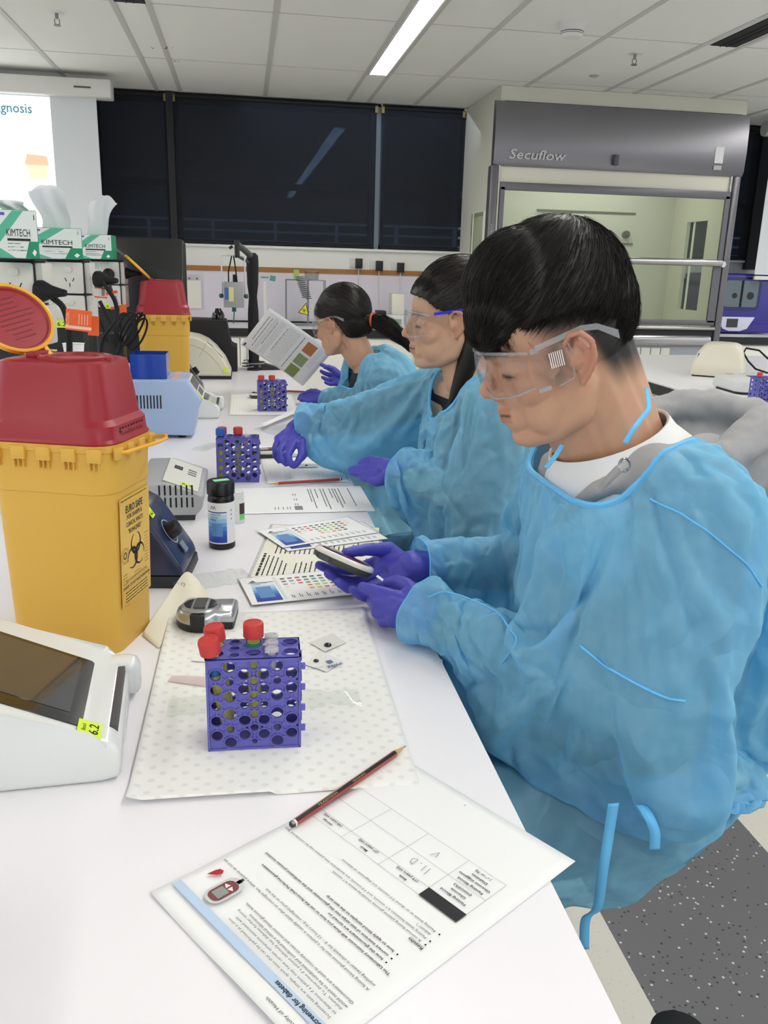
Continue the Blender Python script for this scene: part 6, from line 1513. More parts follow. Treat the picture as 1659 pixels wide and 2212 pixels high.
def head_pigment(P, male, skin, fade):
    """pigment for points given in head coordinates"""
    x, y, z = P[:, 0], P[:, 1], P[:, 2]
    base = np.tile(np.array(srgb(skin)), (len(P), 1))
    def mix(mask, col):
        c = np.array(srgb(col)); m = np.clip(mask, 0, 1)[:, None]; base[:] = base * (1 - m) + c * m
    redd = np.exp(-(((x - 0.06)/0.03)**2 + ((np.abs(y) - 0.045)/0.02)**2 + ((z + 0.02)/0.02)**2)); mix(redd * 0.35, '#b97a63')
    mix(np.exp(-(((x - 0.107)/0.012)**2 + (z + 0.018)**2/0.012**2)) * 0.35, '#b8705c')
    ear = sstep(0.074, 0.084, np.abs(y)) * (np.abs(x - 0.006) < 0.03) * (np.abs(z) < 0.045); mix(ear * 0.55, '#b8715c')
    lip = sstep(0.0855, 0.0915, x) * sstep(-0.0608, -0.0575, z) * (1 - sstep(-0.042, -0.0385, z)) * (1 - sstep(0.017, 0.021, np.abs(y))); mix(lip * 0.5, '#a85c50')
    mix(lip * np.exp(-((z + 0.0492)/0.0016)**2), '#4d2422')
    brow = np.exp(-((z - (0.0265 - 4*(np.abs(y) - 0.028)**2))/0.0040)**2) * sstep(0.010, 0.016, np.abs(y)) * (1 - sstep(0.042, 0.05, np.abs(y))) * (x > 0.06); mix(brow * 0.9, '#1c1512')
    lash = np.exp(-((z - (-0.0005 - 6*(np.abs(y) - 0.031)**2))/0.0026)**2) * sstep(0.018, 0.021, np.abs(y)) * (1 - sstep(0.042, 0.046, np.abs(y))) * (x > 0.06); mix(lash, '#120d0b')
    if fade is not None: mix(fade(x, y, z), '#16120f')
    return base
def add_pigment(me, cols):
    at = me.color_attributes.new('pigment', 'FLOAT_COLOR', 'POINT')
    a = np.ones((len(cols), 4), dtype=np.float32); a[:, :3] = cols; at.data.foreach_set('color', a.ravel())

def strand_mesh(roots, steps, r0, r1=0.1):
    """roots (n,3); steps (k,n,3) offsets from the roots, giving k+1 points per hair; three-sided tapering fibres"""
    k = len(steps) + 1; n = len(roots); pts = np.empty((k, n, 3)); pts[0] = roots
    for i in range(1, k): pts[i] = roots + steps[i-1]
    tan = np.gradient(pts, axis=0); tan /= np.linalg.norm(tan, axis=2, keepdims=True) + 1e-9
    ref = np.array([0.31, 0.87, 0.38]); s = np.cross(tan, ref); s /= np.linalg.norm(s, axis=2, keepdims=True) + 1e-9; q = np.cross(tan, s)
    rad = np.linspace(1, r1, k)[:, None, None] * r0
    V = np.stack([pts + (s * math.cos(a) + q * math.sin(a)) * rad for a in (0.0, 2.094, 4.189)], axis=2)   # k,n,3(sides),3
    V = V.transpose(1, 0, 2, 3).reshape(-1, 3); fs = []
    base = np.arange(n)[:, None, None] * (k * 3); j = np.arange(k - 1)[None, :, None] * 3; c = np.arange(3)[None, None, :]; c2 = (c + 1) % 3
    F = np.stack([np.broadcast_to(base + j + c, (n, k-1, 3)), np.broadcast_to(base + j + c2, (n, k-1, 3)), np.broadcast_to(base + j + 3 + c2, (n, k-1, 3)), np.broadcast_to(base + j + 3 + c, (n, k-1, 3))], axis=-1).reshape(-1, 4)
    me = bpy.data.meshes.new('strands'); me.vertices.add(len(V)); me.vertices.foreach_set('co', V.ravel())
    me.loops.add(len(F) * 4); me.loops.foreach_set('vertex_index', F.ravel().astype(np.int32)); me.polygons.add(len(F))
    me.polygons.foreach_set('loop_start', np.arange(0, len(F) * 4, 4, dtype=np.int32)); me.update(calc_edges=True); me.validate()
    return me
NR = np.random.RandomState(11)

def head_frame(px, py, d, yaw, pitch, roll=0.0, scale=0.97):
    """head axes: x towards the face, z up; (px,py,d) is the point midway between the ears"""
    return Matrix.Translation(at_d(px, py, d)) @ RZ(D(yaw)) @ RY(D(pitch)) @ RX(D(roll)) @ Matrix.Scale(scale, 4)
def np_x(M, P): A = np.array(M); return P @ A[:3, :3].T + A[:3, 3]

# ------------------------------------------------------------------ gloves
M_GLOVE = mat('nitrile_glove', '#4c4bb2', 0.42, bump=0.35, scale=260, spec=0.4)
def glove(parent, joints, wrist, forearm, rw=0.027, sc=1.0):
    """joints: thumb/index/middle/ring/little as lists of (px,py,d)"""
    mb = MB(); J = {k: [at_d(*p) for p in v] for k, v in joints.items()}; w_ = at_d(*wrist); f_ = at_d(*forearm)
    for k, pts in J.items():
        if k == 'thumb': rs = [0.0150, 0.0120, 0.0103, 0.0082]
        else:
            b = {'index': 1.0, 'middle': 1.02, 'ring': 0.97, 'little': 0.86}[k]; rs = [0.0112*b, 0.0096*b, 0.0086*b, 0.0074*b]
        chain(mb, pts, [r * sc for r in rs], n=12)
        if k == 'thumb': cap(mb, w_.lerp(pts[0], 0.35), pts[0], 0.016*sc, 0.015*sc); 
        else: cap(mb, w_.lerp(pts[0], 0.22), pts[0], 0.0155*sc, 0.0125*sc)
    ms = [J[k][0] for k in ('index', 'middle', 'ring', 'little')]
    for a, b in zip(ms[:-1], ms[1:]): cap(mb, a.lerp(w_, 0.25), b.lerp(w_, 0.25), 0.0130*sc, 0.0125*sc); cap(mb, a, b, 0.0105*sc, 0.0100*sc)
    cap(mb, J['thumb'][0].lerp(ms[0], 0.25), ms[0].lerp(w_, 0.45), 0.014*sc, 0.015*sc)
    cap(mb, w_, f_, rw*sc, rw*1.1*sc, flat=0.86)
    cap(mb, w_.lerp((ms[1] + ms[2]) / 2, 0.5), w_, 0.024*sc, rw*sc, flat=0.8)
    me = fuse_mesh(mb, 0.0021, 5, 0.5)
    P = coords(me)   # fine creases of the rubber, across the knuckles and wrist
    for i in range(len(P)):
        p = Vector(P[i]); n_ = noise.noise(p * 95) * 0.0007 + noise.noise(p * 240) * 0.00025
        P[i] = P[i] + np.array(me.vertices[i].normal) * n_
    set_coords(me, P)
    return link_mesh('glove', me, M_GLOVE, parent)

# ------------------------------------------------------------------ gowns (thin blue non-woven cloth, settled by a short cloth simulation)
def gown_material():
    m = bpy.data.materials.new('gown_nonwoven'); m.use_nodes = True; nt = m.node_tree; nt.nodes.remove(nt.nodes['Principled BSDF'])
    col = (*srgb('#4fb0ea'), 1)
    tc = nt.nodes.new('ShaderNodeTexCoord'); nz = nt.nodes.new('ShaderNodeTexNoise'); nz.inputs['Scale'].default_value = 900; nz.inputs['Detail'].default_value = 4
    nt.links.new(tc.outputs['Object'], nz.inputs['Vector'])
    n2 = nt.nodes.new('ShaderNodeTexNoise'); n2.inputs['Scale'].default_value = 45; n2.inputs['Detail'].default_value = 6; nt.links.new(tc.outputs['Object'], n2.inputs['Vector'])
    mc = nt.nodes.new('ShaderNodeMixRGB'); mc.inputs[1].default_value = (*srgb('#7ccbf2'), 1); mc.inputs[2].default_value = (*srgb('#a2dffb'), 1); nt.links.new(n2.outputs['Fac'], mc.inputs[0])
    b0 = nt.nodes.new('ShaderNodeBump'); b0.inputs['Strength'].default_value = 0.22; b0.inputs['Distance'].default_value = 0.0006; nt.links.new(nz.outputs['Fac'], b0.inputs['Height'])
    vc = nt.nodes.new('ShaderNodeTexVoronoi'); vc.feature = 'DISTANCE_TO_EDGE'; vc.inputs['Scale'].default_value = 9.0
    nw = nt.nodes.new('ShaderNodeTexNoise'); nw.inputs['Scale'].default_value = 7; nt.links.new(tc.outputs['Object'], nw.inputs['Vector'])
    ad = nt.nodes.new('ShaderNodeMixRGB'); ad.inputs[0].default_value = 0.18; nt.links.new(tc.outputs['Object'], ad.inputs[1]); nt.links.new(nw.outputs['Color'], ad.inputs[2]); nt.links.new(ad.outputs[0], vc.inputs['Vector'])
    sq = nt.nodes.new('ShaderNodeMath'); sq.operation = 'POWER'; sq.inputs[1].default_value = 1.0; nt.links.new(vc.outputs['Distance'], sq.inputs[0])
    bp = nt.nodes.new('ShaderNodeBump'); bp.inputs['Strength'].default_value = 0.6; bp.inputs['Distance'].default_value = 0.022; nt.links.new(sq.outputs[0], bp.inputs['Height']); nt.links.new(b0.outputs[0], bp.inputs['Normal'])
    df = nt.nodes.new('ShaderNodeBsdfDiffuse'); tl = nt.nodes.new('ShaderNodeBsdfTranslucent'); tp = nt.nodes.new('ShaderNodeBsdfTransparent'); gl = nt.nodes.new('ShaderNodeBsdfGlossy')
    gl.inputs['Roughness'].default_value = 0.45
    for n_ in (df, tl): nt.links.new(mc.outputs[0], n_.inputs[0]); nt.links.new(bp.outputs[0], n_.inputs['Normal'])
    nt.links.new(bp.outputs[0], gl.inputs['Normal'])
    tp.inputs[0].default_value = (*srgb('#a4dcf8'), 1)
    a = nt.nodes.new('ShaderNodeMixShader'); a.inputs[0].default_value = 0.34; nt.links.new(df.outputs[0], a.inputs[1]); nt.links.new(tl.outputs[0], a.inputs[2])
    g = nt.nodes.new('ShaderNodeMixShader'); g.inputs[0].default_value = 0.05; nt.links.new(a.outputs[0], g.inputs[1]); nt.links.new(gl.outputs[0], g.inputs[2])
    lw = nt.nodes.new('ShaderNodeLayerWeight'); lw.inputs[0].default_value = 0.35
    mr = nt.nodes.new('ShaderNodeMapRange'); mr.inputs['From Min'].default_value = 0.0; mr.inputs['From Max'].default_value = 0.8; mr.inputs['To Min'].default_value = 0.40; mr.inputs['To Max'].default_value = 0.04
    nt.links.new(lw.outputs['Facing'], mr.inputs['Value'])
    c = nt.nodes.new('ShaderNodeMixShader'); nt.links.new(mr.outputs[0], c.inputs[0]); nt.links.new(g.outputs[0], c.inputs[1]); nt.links.new(tp.outputs[0], c.inputs[2])
    nt.links.new(c.outputs[0], nt.nodes['Material Output'].inputs[0])
    return m
M_GOWN = gown_material()
M_BIND = mat('gown_binding', '#64b9ee', 0.6)

def sim_gown(base, body, cut, pins, frames, expand, bench=None, post=2, grav=0.62):
    """base: closed mesh; cut(P)->bool mask of vertices to delete; pins(P)->weights"""
    P = coords(base); kill = cut(P); b = bmesh.new(); b.from_mesh(base); b.verts.ensure_lookup_table()
    bmesh.ops.delete(b, geom=[b.verts[i] for i in np.nonzero(kill)[0]], context='VERTS')
    bmesh.ops.delete(b, geom=[v for v in b.verts if not v.link_faces], context='VERTS')
    # keep the biggest piece and even out the cut edges
    left = set(b.verts); best = set()
    while left:
        st = [left.pop()]; isl = set(st)
        while st:
            for e in st.pop().link_edges:
                for v in e.verts:
                    if v not in isl: isl.add(v); st.append(v); left.discard(v)
        if len(isl) > len(best): best = isl
    bmesh.ops.delete(b, geom=[v for v in b.verts if v not in best], context='VERTS')
    for _ in range(12):
        nb = {}
        for v in b.verts:
            if v.is_boundary:
                q = [e.other_vert(v).co for e in v.link_edges if e.is_boundary]
                if len(q) == 2: nb[v] = (v.co * 2 + q[0] + q[1]) / 4
        for v, c_ in nb.items(): v.co = c_
    b.to_mesh(base); b.free()
    o = bpy.data.objects.new('g', base); COL.objects.link(o)
    P = coords(base)
    # uneven starting surface, so that the folds have somewhere to begin
    nrm = np.empty(len(P) * 3); base.vertices.foreach_get('normal', nrm); nrm = nrm.reshape(-1, 3)
    wv = np.array([noise.noise(Vector((p[0] * 13, p[1] * 13, p[2] * 7))) * 0.006 + noise.noise(Vector((p[0] * 34 + 5, p[1] * 34, p[2] * 22))) * 0.004 for p in P])
    w_ = pins(P); P = P + nrm * (wv * (1 - w_))[:, None]; set_coords(base, P)
    vg = o.vertex_groups.new(name='pin')
    for i in np.nonzero(w_ > 0.01)[0]: vg.add([int(i)], float(w_[i]), 'REPLACE')
    cols = []
    for cm in [body] + ([bench] if bench else []):
        c = bpy.data.objects.new('c', cm); COL.objects.link(c); c.modifiers.new('c', 'COLLISION'); c.collision.thickness_outer = 0.004; c.collision.cloth_friction = 12; cols.append(c)
    m = o.modifiers.new('cloth', 'CLOTH'); cs = m.settings
    cs.quality = 5; cs.mass = 0.12; cs.tension_stiffness = 12; cs.compression_stiffness = 12; cs.shear_stiffness = 4; cs.bending_stiffness = 0.01
    cs.tension_damping = 5; cs.compression_damping = 5; cs.shear_damping = 5; cs.air_damping = 2
    cs.vertex_group_mass = 'pin'; cs.pin_stiffness = 4; cs.shrink_min = expand
    cs.effector_weights.gravity = grav
    m.collision_settings.distance_min = 0.003; m.collision_settings.collision_quality = 3
    m.point_cache.frame_start = 1; m.point_cache.frame_end = frames
    for f in range(1, frames + 1):
        S.frame_set(f)
    dg = bpy.context.evaluated_depsgraph_get(); out = bpy.data.meshes.new_from_object(o.evaluated_get(dg))
    bpy.data.objects.remove(o)
    for c in cols: bpy.data.objects.remove(c)
    S.frame_set(1)
    # crumple creases of the stiff non-woven cloth
    P = coords(out); N_ = np.empty(len(P) * 3); out.vertices.foreach_get('normal', N_); N_ = N_.reshape(-1, 3); dz = np.empty(len(P))
    for i in range(len(P)):
        x, y, z = P[i]; a = noise.noise(Vector((x * 11 + 3 * noise.noise(Vector((x*5, y*5, z*5))), y * 11, z * 6))); c_ = noise.noise(Vector((x * 7 + z * 6, y * 16, z * 13 - x * 6 + 9)))
        dz[i] = 0.0050 * max(0.0, 1 - 5.5 * abs(a)) ** 1.2 + 0.0028 * max(0.0, 1 - 5.0 * abs(c_)) ** 1.3
    set_coords(out, P + N_ * dz[:, None]); return out
S.gravity = (0, 0, -9.81); S.use_gravity = True

def binding(parent, name, me, sel, r, m=None, relax=3):
    """a rolled edge along the open border of the gown nearest to 'sel' (centre point)"""
    b = bmesh.new(); b.from_mesh(me); bes = [e for e in b.edges if e.is_boundary]; seen = set(); loops = []
    for e in bes:
        if e in seen: continue
        lp = [e.verts[0]]; cur = e.verts[1]; seen.add(e); prev = e
        while cur is not lp[0] and len(lp) < 5000:
            lp.append(cur); nx = [x for x in cur.link_edges if x.is_boundary and x not in seen]
            if not nx: break
            seen.add(nx[0]); cur = nx[0].other_vert(cur)
        if len(lp) > 15: loops.append([v.co.copy() for v in lp])
    b.free()
    if not loops: return None
    c = Vector(sel); lp = min(loops, key=lambda L: ((sum(L, Vector()) / len(L)) - c).length)
    for _ in range(relax): lp = [(lp[i-1] + lp[i] * 2 + lp[(i+1) % len(lp)]) / 4 for i in range(len(lp))]
    return MB().tube(lp, r, 6, closed=True).build(name, m or M_BIND, parent)

def ribbon(parent, name, pts, w_, m=None, side=(1, 0, 0)):
    pts = [Vector(p) for p in pts]; sm = []
    for i in range(len(pts) - 1):
        for k in range(6):
            u = k / 6; p0 = pts[max(0, i-1)]; p1 = pts[i]; p2 = pts[i+1]; p3 = pts[min(len(pts)-1, i+2)]
            sm.append(0.5 * ((2*p1) + (-p0+p2)*u + (2*p0-5*p1+4*p2-p3)*u*u + (-p0+3*p1-3*p2+p3)*u**3))
    sm.append(pts[-1]); s = Vector(side).normalized() * w_ / 2; g = MB(); vs = []
    for p in sm: vs += [p - s, p + s]
    g._add(vs, [(2*i, 2*i+1, 2*i+3, 2*i+2) for i in range(len(sm) - 1)])
    o = g.build(name, m or M_BIND, parent, angle=80); sd = o.modifiers.new('t', 'SOLIDIFY'); sd.thickness = 0.0008; return o

M_TEE = mat('white_tee', '#e9e9ea', 0.8, bump=0.3, scale=900)
M_HOOD = mat('grey_hoodie', '#a4a4a6', 0.9, bump=0.5, scale=700, var=0.15)
M_GOG = thin_glass('goggle_plastic', '#f8f7f7', 0.035, 0.38)
M_GOGE = mat('goggle_edge', '#b9bec4', 0.12, alpha=0.32)
CLOTHM = mat('dark_cloth', '#20242c', 0.85)
BENCHC = MB().box(-0.6, 0.25, 0.3, 3.9, 0.86, 0.9)
bmesh.ops.recalc_face_normals(BENCHC.bm, faces=BENCHC.bm.faces[:]); BENCH_ME = bpy.data.meshes.new('bench_c'); BENCHC.bm.to_mesh(BENCH_ME); BENCHC.bm.free()

def body_limbs(mb, sk, thick=1.0):
    """clothed body below the head: sk holds world positions"""
    g = lambda k: Vector(sk[k])
    uvs(mb, g('chest'), (0.115*thick, 0.165*thick, 0.13*thick)); cap(mb, g('chest'), g('waist'), 0.125*thick, 0.12*thick); cap(mb, g('waist'), g('pelvis'), 0.12*thick, 0.135*thick)
    for s in 'LR':
        cap(mb, g('neck') + Vector((0.01, 0, -0.03)), g('sh' + s), 0.05*thick, 0.052*thick); cap(mb, g('sh' + s), g('el' + s), 0.050*thick, 0.042*thick); cap(mb, g('el' + s), g('wr' + s), 0.040*thick, 0.027*thick)
        cap(mb, g('chest') + Vector((0, 0, 0.02)), g('sh' + s), 0.09*thick, 0.052*thick)
        cap(mb, g('hip' + s), g('kn' + s), 0.088*thick, 0.060*thick); cap(mb, g('kn' + s), g('an' + s), 0.056*thick, 0.040*thick); cap(mb, g('an' + s), g('an' + s) + Vector((-0.13, 0, -0.03)), 0.04, 0.032)
    return mb

# ================================================================== THE YOUNG MAN
HM = head_frame(1216, 762, 1.015, 177, 18, 0, 0.985) @ Matrix.Diagonal((0.93, 1.0, 1.04, 1))
px_ = thing('person', 'young man with short black hair, blue gown and clear goggles, reading a glucose meter', 'person', (0, 0, 0))
sk = dict(neck=(0.452, 0.985, 1.185), chest=(0.515, 1.00, 1.05), waist=(0.545, 1.0, 0.90), pelvis=(0.515, 0.99, 0.775), shL=(0.49, 0.835, 1.145), shR=(0.47, 1.155, 1.145),
          elL=(0.44, 0.785, 0.935), elR=(0.47, 1.27, 0.93), wrL=(0.262, 1.05, 0.932), wrR=tuple(at_d(928, 1226, 1.352)), hipL=(0.485, 0.90, 0.74), hipR=(0.485, 1.08, 0.74), knL=(0.20, 0.88, 0.70), knR=(0.20, 1.10, 0.70), anL=(0.24, 0.88, 0.30), anR=(0.24, 1.10, 0.30))
mb = head_parts(MB(), True)
bm2 = MB(); bm2._add([HM @ v.co for v in mb.bm.verts], [[v.index for v in f.verts] for f in (mb.bm.verts.index_update() or mb.bm.faces)]); mb.bm.free()
nk = Vector(sk['neck'])
cap(bm2, HM @ Vector((-0.022, 0, -0.02)), nk + Vector((0.005, 0, 0.0)), 0.053, 0.060); cap(bm2, HM @ Vector((-0.004, 0, -0.04)), nk + Vector((-0.010, 0, -0.002)), 0.050, 0.053); cap(bm2, HM @ Vector((0.010, 0, -0.055)), nk + Vector((-0.022, 0, -0.005)), 0.042, 0.045)
cap(bm2, HM @ Vector((-0.045, 0, 0.01)), nk + Vector((0.02, 0, 0.0)), 0.042, 0.05)
body_limbs(bm2, sk, 0.92)
me = fuse_mesh(bm2, 0.0026, 4, 0.5)
Hinv = np.array(HM.inverted()); PH = np_x(HM.inverted(), coords(me))
def fade_m(x, y, z):
    line = 0.018 + 0.028 * sstep(0.02, 0.07, x) - 0.062 * sstep(0.0, -0.05, x)        # lower limit of the cropped side
    side = sstep(line - 0.012, line + 0.030, z) * (1 - sstep(0.060, 0.072, x))
    burn = 0.55 * np.exp(-((x - 0.030)/0.010)**2) * sstep(-0.038, -0.01, z) * (1 - sstep(0.02, 0.04, z)) * (np.abs(y) > 0.055)
    ear = (np.abs(y) > 0.0765) & (np.abs(x - 0.004) < 0.032) & (z < 0.042)
    return np.where(ear, 0, np.maximum(side * (z > -0.08), burn))
pig = head_pigment(PH, True, '#c99d80', fade_m)
for q, r in (((0.012, 0.058, -0.062), .0022), ((-0.005, 0.052, -0.092), .0022)):
    dd_ = np.linalg.norm(PH - np.array(q) * [1, 1, 1], axis=1); pig[dd_ < r * 1.6] = srgb('#3a2218')
add_pigment(me, pig)
body = link_mesh('body', me, M_SKIN, px_)

# hair: the long top mass, brushed forward over a faded side
hb = MB(); uvs(hb, (-0.008, 0, 0.064), (0.098, 0.080, 0.090), 16); uvs(hb, (0.030, 0, 0.086), (0.076, 0.072, 0.066), 14); uvs(hb, (0.066, 0, 0.070), (0.045, 0.060, 0.040), 12)
uvs(hb, (0.080, 0.0, 0.052), (0.028, 0.052, 0.030), 12); uvs(hb, (-0.055, 0, 0.050), (0.052, 0.066, 0.066), 12)
hm = fuse_mesh(hb, 0.003, 6, 0.5); HP = coords(hm)
HN = np.empty(len(HP) * 3); hm.vertices.foreach_get('normal', HN); HN = HN.reshape(-1, 3)
b = bmesh.new(); b.from_mesh(hm); b.verts.ensure_lookup_table()
def hair_low(x): return 0.052 - 0.012 * sstep(0.03, 0.075, x) - 0.020 * sstep(0.075, 0.10, x) - 0.050 * sstep(-0.02, -0.08, x)
bmesh.ops.delete(b, geom=[v for v in b.verts if v.co.z < hair_low(np.array(v.co.x))], context='VERTS'); b.to_mesh(hm); b.free()
hm.transform(HM); hair = link_mesh('hair', hm, M_HAIR, px_); 
sd = hair.modifiers.new('t', 'SOLIDIFY'); sd.thickness = 0.006; sd.offset = -1
def hair_field(n, zmin_f, L0, L1, lift, field, r0, seed, frac=None, scalp=None):
    """fibres rooted on an ellipsoidal scalp, following a combing field over it"""
    R = np.random.RandomState(seed); c = np.array([-0.010, 0, 0.060]); rad = np.array([0.102, 0.080, 0.090]) if scalp is None else scalp
    d = R.normal(size=(n * 4, 3)); d /= np.linalg.norm(d, axis=1, keepdims=True); P = c + d * rad
    keep = zmin_f(P[:, 0], P[:, 1], P[:, 2]); P = P[keep][:n]; d = d[keep][:n]
    L = R.uniform(L0, L1, len(P))[:, None]; K = 7; cur = P.copy(); steps = []
    nrm = d / rad; nrm /= np.linalg.norm(nrm, axis=1, keepdims=True); jit = R.normal(size=P.shape) * 0.22
    for i in range(K):
        f = field(cur) + jit; f -= nrm * np.sum(f * nrm, axis=1, keepdims=True); f /= np.linalg.norm(f, axis=1, keepdims=True) + 1e-9
        cur = cur + f * L / K + nrm * (lift * (1 - i / K) ** 2) * L / K
        q = (cur - c) / rad; ln = np.linalg.norm(q, axis=1, keepdims=True); cur = np.where(ln < 1.0, c + q / ln * rad, cur); nrm = (cur - c) / rad**2; nrm /= np.linalg.norm(nrm, axis=1, keepdims=True)
        steps.append(cur - P)
    return strand_mesh(P, steps, r0)
def shell_hair(V_, N_, n, zone, L0, L1, field, r0, seed, lift=0.18):
    R = np.random.RandomState(seed); k = zone(V_[:, 0], V_[:, 1], V_[:, 2]); V2 = V_[k]; N2 = N_[k]; idx = R.randint(0, len(V2), n)
    P = V2[idx] + R.normal(size=(n, 3)) * 0.0012 - N2[idx] * 0.001; N3 = N2[idx]; L = R.uniform(L0, L1, n)[:, None]; K = 6
    f = field(P) + R.normal(size=P.shape) * 0.16; f -= N3 * np.sum(f * N3, axis=1, keepdims=True); f /= np.linalg.norm(f, axis=1, keepdims=True) + 1e-9
    lf = R.uniform(0.3, 1.0, n)[:, None] * lift
    return strand_mesh(P, [f * L * u + N3 * (lf * L * u * (1 - u * 0.6) - (L * u) ** 2 / 0.17) for u in [i / K for i in range(1, K + 1)]], r0)
def fld_man(P):
    w_ = np.array([-0.045, 0.0, 0.16]); v = P - w_; v[:, 2] *= 0.4; v = v / (np.linalg.norm(v, axis=1, keepdims=True) + 1e-6)
    v[:, 0] += 0.75; v[:, 2] -= 0.55 * sstep(0.05, 0.10, P[:, 0]) + 0.5; return v
def top_zone(x, y, z): return z > hair_low(x) + 0.004
def join_meshes(name, mes, m, parent, M):
    b = bmesh.new()
    for q in mes: b.from_mesh(q)
    out = bpy.data.meshes.new(name); b.to_mesh(out); b.free(); out.transform(M); return link_mesh(name, out, m, parent)
SH_V = HP; SH_N = HN
s1_ = shell_hair(SH_V, SH_N, 11000, lambda x, y, z: z > hair_low(x) + 0.002, 0.020, 0.040, fld_man, 0.00048, 1)
s0_ = hair_field(10, top_zone, 0.030, 0.058, 0.16, fld_man, 0.00042, 1, scalp=np.array([0.103, 0.081, 0.091]))
# unruly tuft at the crown
s2_ = hair_field(300, lambda x, y, z: (z > 0.140) & (np.abs(x - 0.0) < 0.03), 0.018, 0.036, 0.75, lambda P: np.tile([0.8, 0.2, 0.15], (len(P), 1)), 0.00032, 3)
# bangs hanging over the forehead
def bang_roots(n, seed):
    R = np.random.RandomState(seed); a = R.uniform(-1, 1, n); y = 0.056 * a; x = 0.104 - 0.050 * np.abs(a)**2.2 + R.uniform(-0.010, 0.003, n); z = R.uniform(0.055, 0.095, n); return np.stack([x, y, z], 1)
br = bang_roots(2400, 4); K = 6; st = []
for i in range(1, K + 1):
    u = i / K; st.append(np.stack([0.006 * u - 0.010 * u * u + NR.normal(size=len(br)) * 0.0006, NR.normal(size=len(br)) * 0.0008 * u + 0.05 * br[:, 1] * u, -(br[:, 2] - 0.026 - 0.010 * np.abs(br[:, 1]) / 0.056 * np.sin(br[:, 1] * 400)) * u * 0.97], 1))
s3_ = strand_mesh(br, st, 0.0005)
join_meshes('hair_strands', [s1_, s2_, s3_], M_HAIR, px_, HM)
# cropped sides: short fibres
def side_zone(x, y, z):
    line = 0.012 + 0.028 * sstep(0.02, 0.07, x) - 0.062 * sstep(0.0, -0.05, x)
    R = np.random.RandomState(5).uniform(size=len(x)); dens = sstep(line, line + 0.045, z)
    return (z < hair_low(x) + 0.012) & (R < dens) & (x < 0.066) & ~((np.abs(y) > 0.0725) & (np.abs(x - 0.004) < 0.026) & (z < 0.036))
s4_ = hair_field(9000, side_zone, 0.004, 0.011, 0.25, lambda P: np.tile([-0.25, 0, -1.0], (len(P), 1)), 0.00022, 6, scalp=np.array([0.0945, 0.0755, 0.092]))
join_meshes('cropped_hair', [s4_], M_HAIR, px_, HM)

# safety goggles
def goggles(lab, M, side_vents=True, armm=None):
    t = thing('safety_goggles', lab, 'safety glasses', M=M)
    # wraparound lens: grid in cylindrical form
    g = MB(); vs = []; fs = []; nu, nv = 36, 14
    for j in range(nv + 1):
        v = j / nv
        for i in range(nu + 1):
            u = i / nu * 2 - 1; a = u * 1.32; au = abs(u)
            hz = 0.0265 * (1 - 0.28 * au ** 3); nose = 0.012 * math.exp(-(u / 0.16) ** 2)
            z = 0.0045 - hz + nose + v * (2 * hz - nose)
            x = 0.050 + 0.068 * math.cos(a) ** 0.8 - 0.004 * ((v - 0.5) * 2) ** 2; y = 0.074 * math.sin(a) / math.sin(1.32)
            vs.append((x, y, z))
    for j in range(nv):
        for i in range(nu): a = j*(nu+1) + i; fs.append((a, a+1, a+nu+2, a+nu+1))
    g._add(vs, fs); o = g.build('lens', M_GOG, t, angle=80); sd = o.modifiers.new('t', 'SOLIDIFY'); sd.thickness = 0.0018
    top = [vs[nv*(nu+1) + i] for i in range(nu+1)]; bot = [vs[i] for i in range(nu+1)]
    MB().tube(top, 0.0019, 6).tube(bot, 0.0012, 6).build('lens_rim', M_GOGE, t)
    for s in (-1, 1):
        if side_vents:
            MB().box(0.020, 0.068, s*0.0765 - 0.0008, s*0.0765 + 0.0008, -0.018, 0.027, bev=0.0006).build('side_shield', M_GOG, t)
            MB().tube([(0.020, s*0.077, 0.026), (0.015, s*0.077, 0.010), (0.020, s*0.077, -0.016), (0.040, s*0.077, -0.020)], 0.001, 6).build('shield_edge', M_GOGE, t)
            v_ = MB()
            for k in range(7): v_.box(0.028 + 0.0026*k, 0.0292 + 0.0026*k, s*0.0775, s*0.0782, 0.001, 0.018)
            v_.build('vent_slots', mat('vent_white', '#e4e0da', 0.5), t)
            MB().box(0.056, 0.066, s*0.0770, s*0.0790, 0.022, 0.028, bev=0.0006).box(0.050, 0.066, s*0.0770, s*0.0785, -0.021, -0.016, bev=0.0006).build('hinge', M_GOGE, t)
        MB().loft([[(0.060, s*0.0780, 0.030), (0.060, s*0.0795, 0.030), (0.060, s*0.0795, 0.024), (0.060, s*0.0780, 0.024)], [(0.00, s*0.0790, 0.037), (0.00, s*0.0805, 0.037), (0.00, s*0.0805, 0.031), (0.00, s*0.0790, 0.031)],
                   [(-0.020, s*0.0785, 0.034), (-0.020, s*0.080, 0.034), (-0.020, s*0.080, 0.027), (-0.020, s*0.0785, 0.027)], [(-0.045, s*0.0745, 0.020), (-0.045, s*0.076, 0.020), (-0.045, s*0.076, 0.010), (-0.045, s*0.0745, 0.010)]]).build('temple_arm', armm or M_GOGE, t)
    return t
goggles('clear wraparound goggles with slotted side shields worn by the young man', HM @ T(-0.004, 0, 0.0))

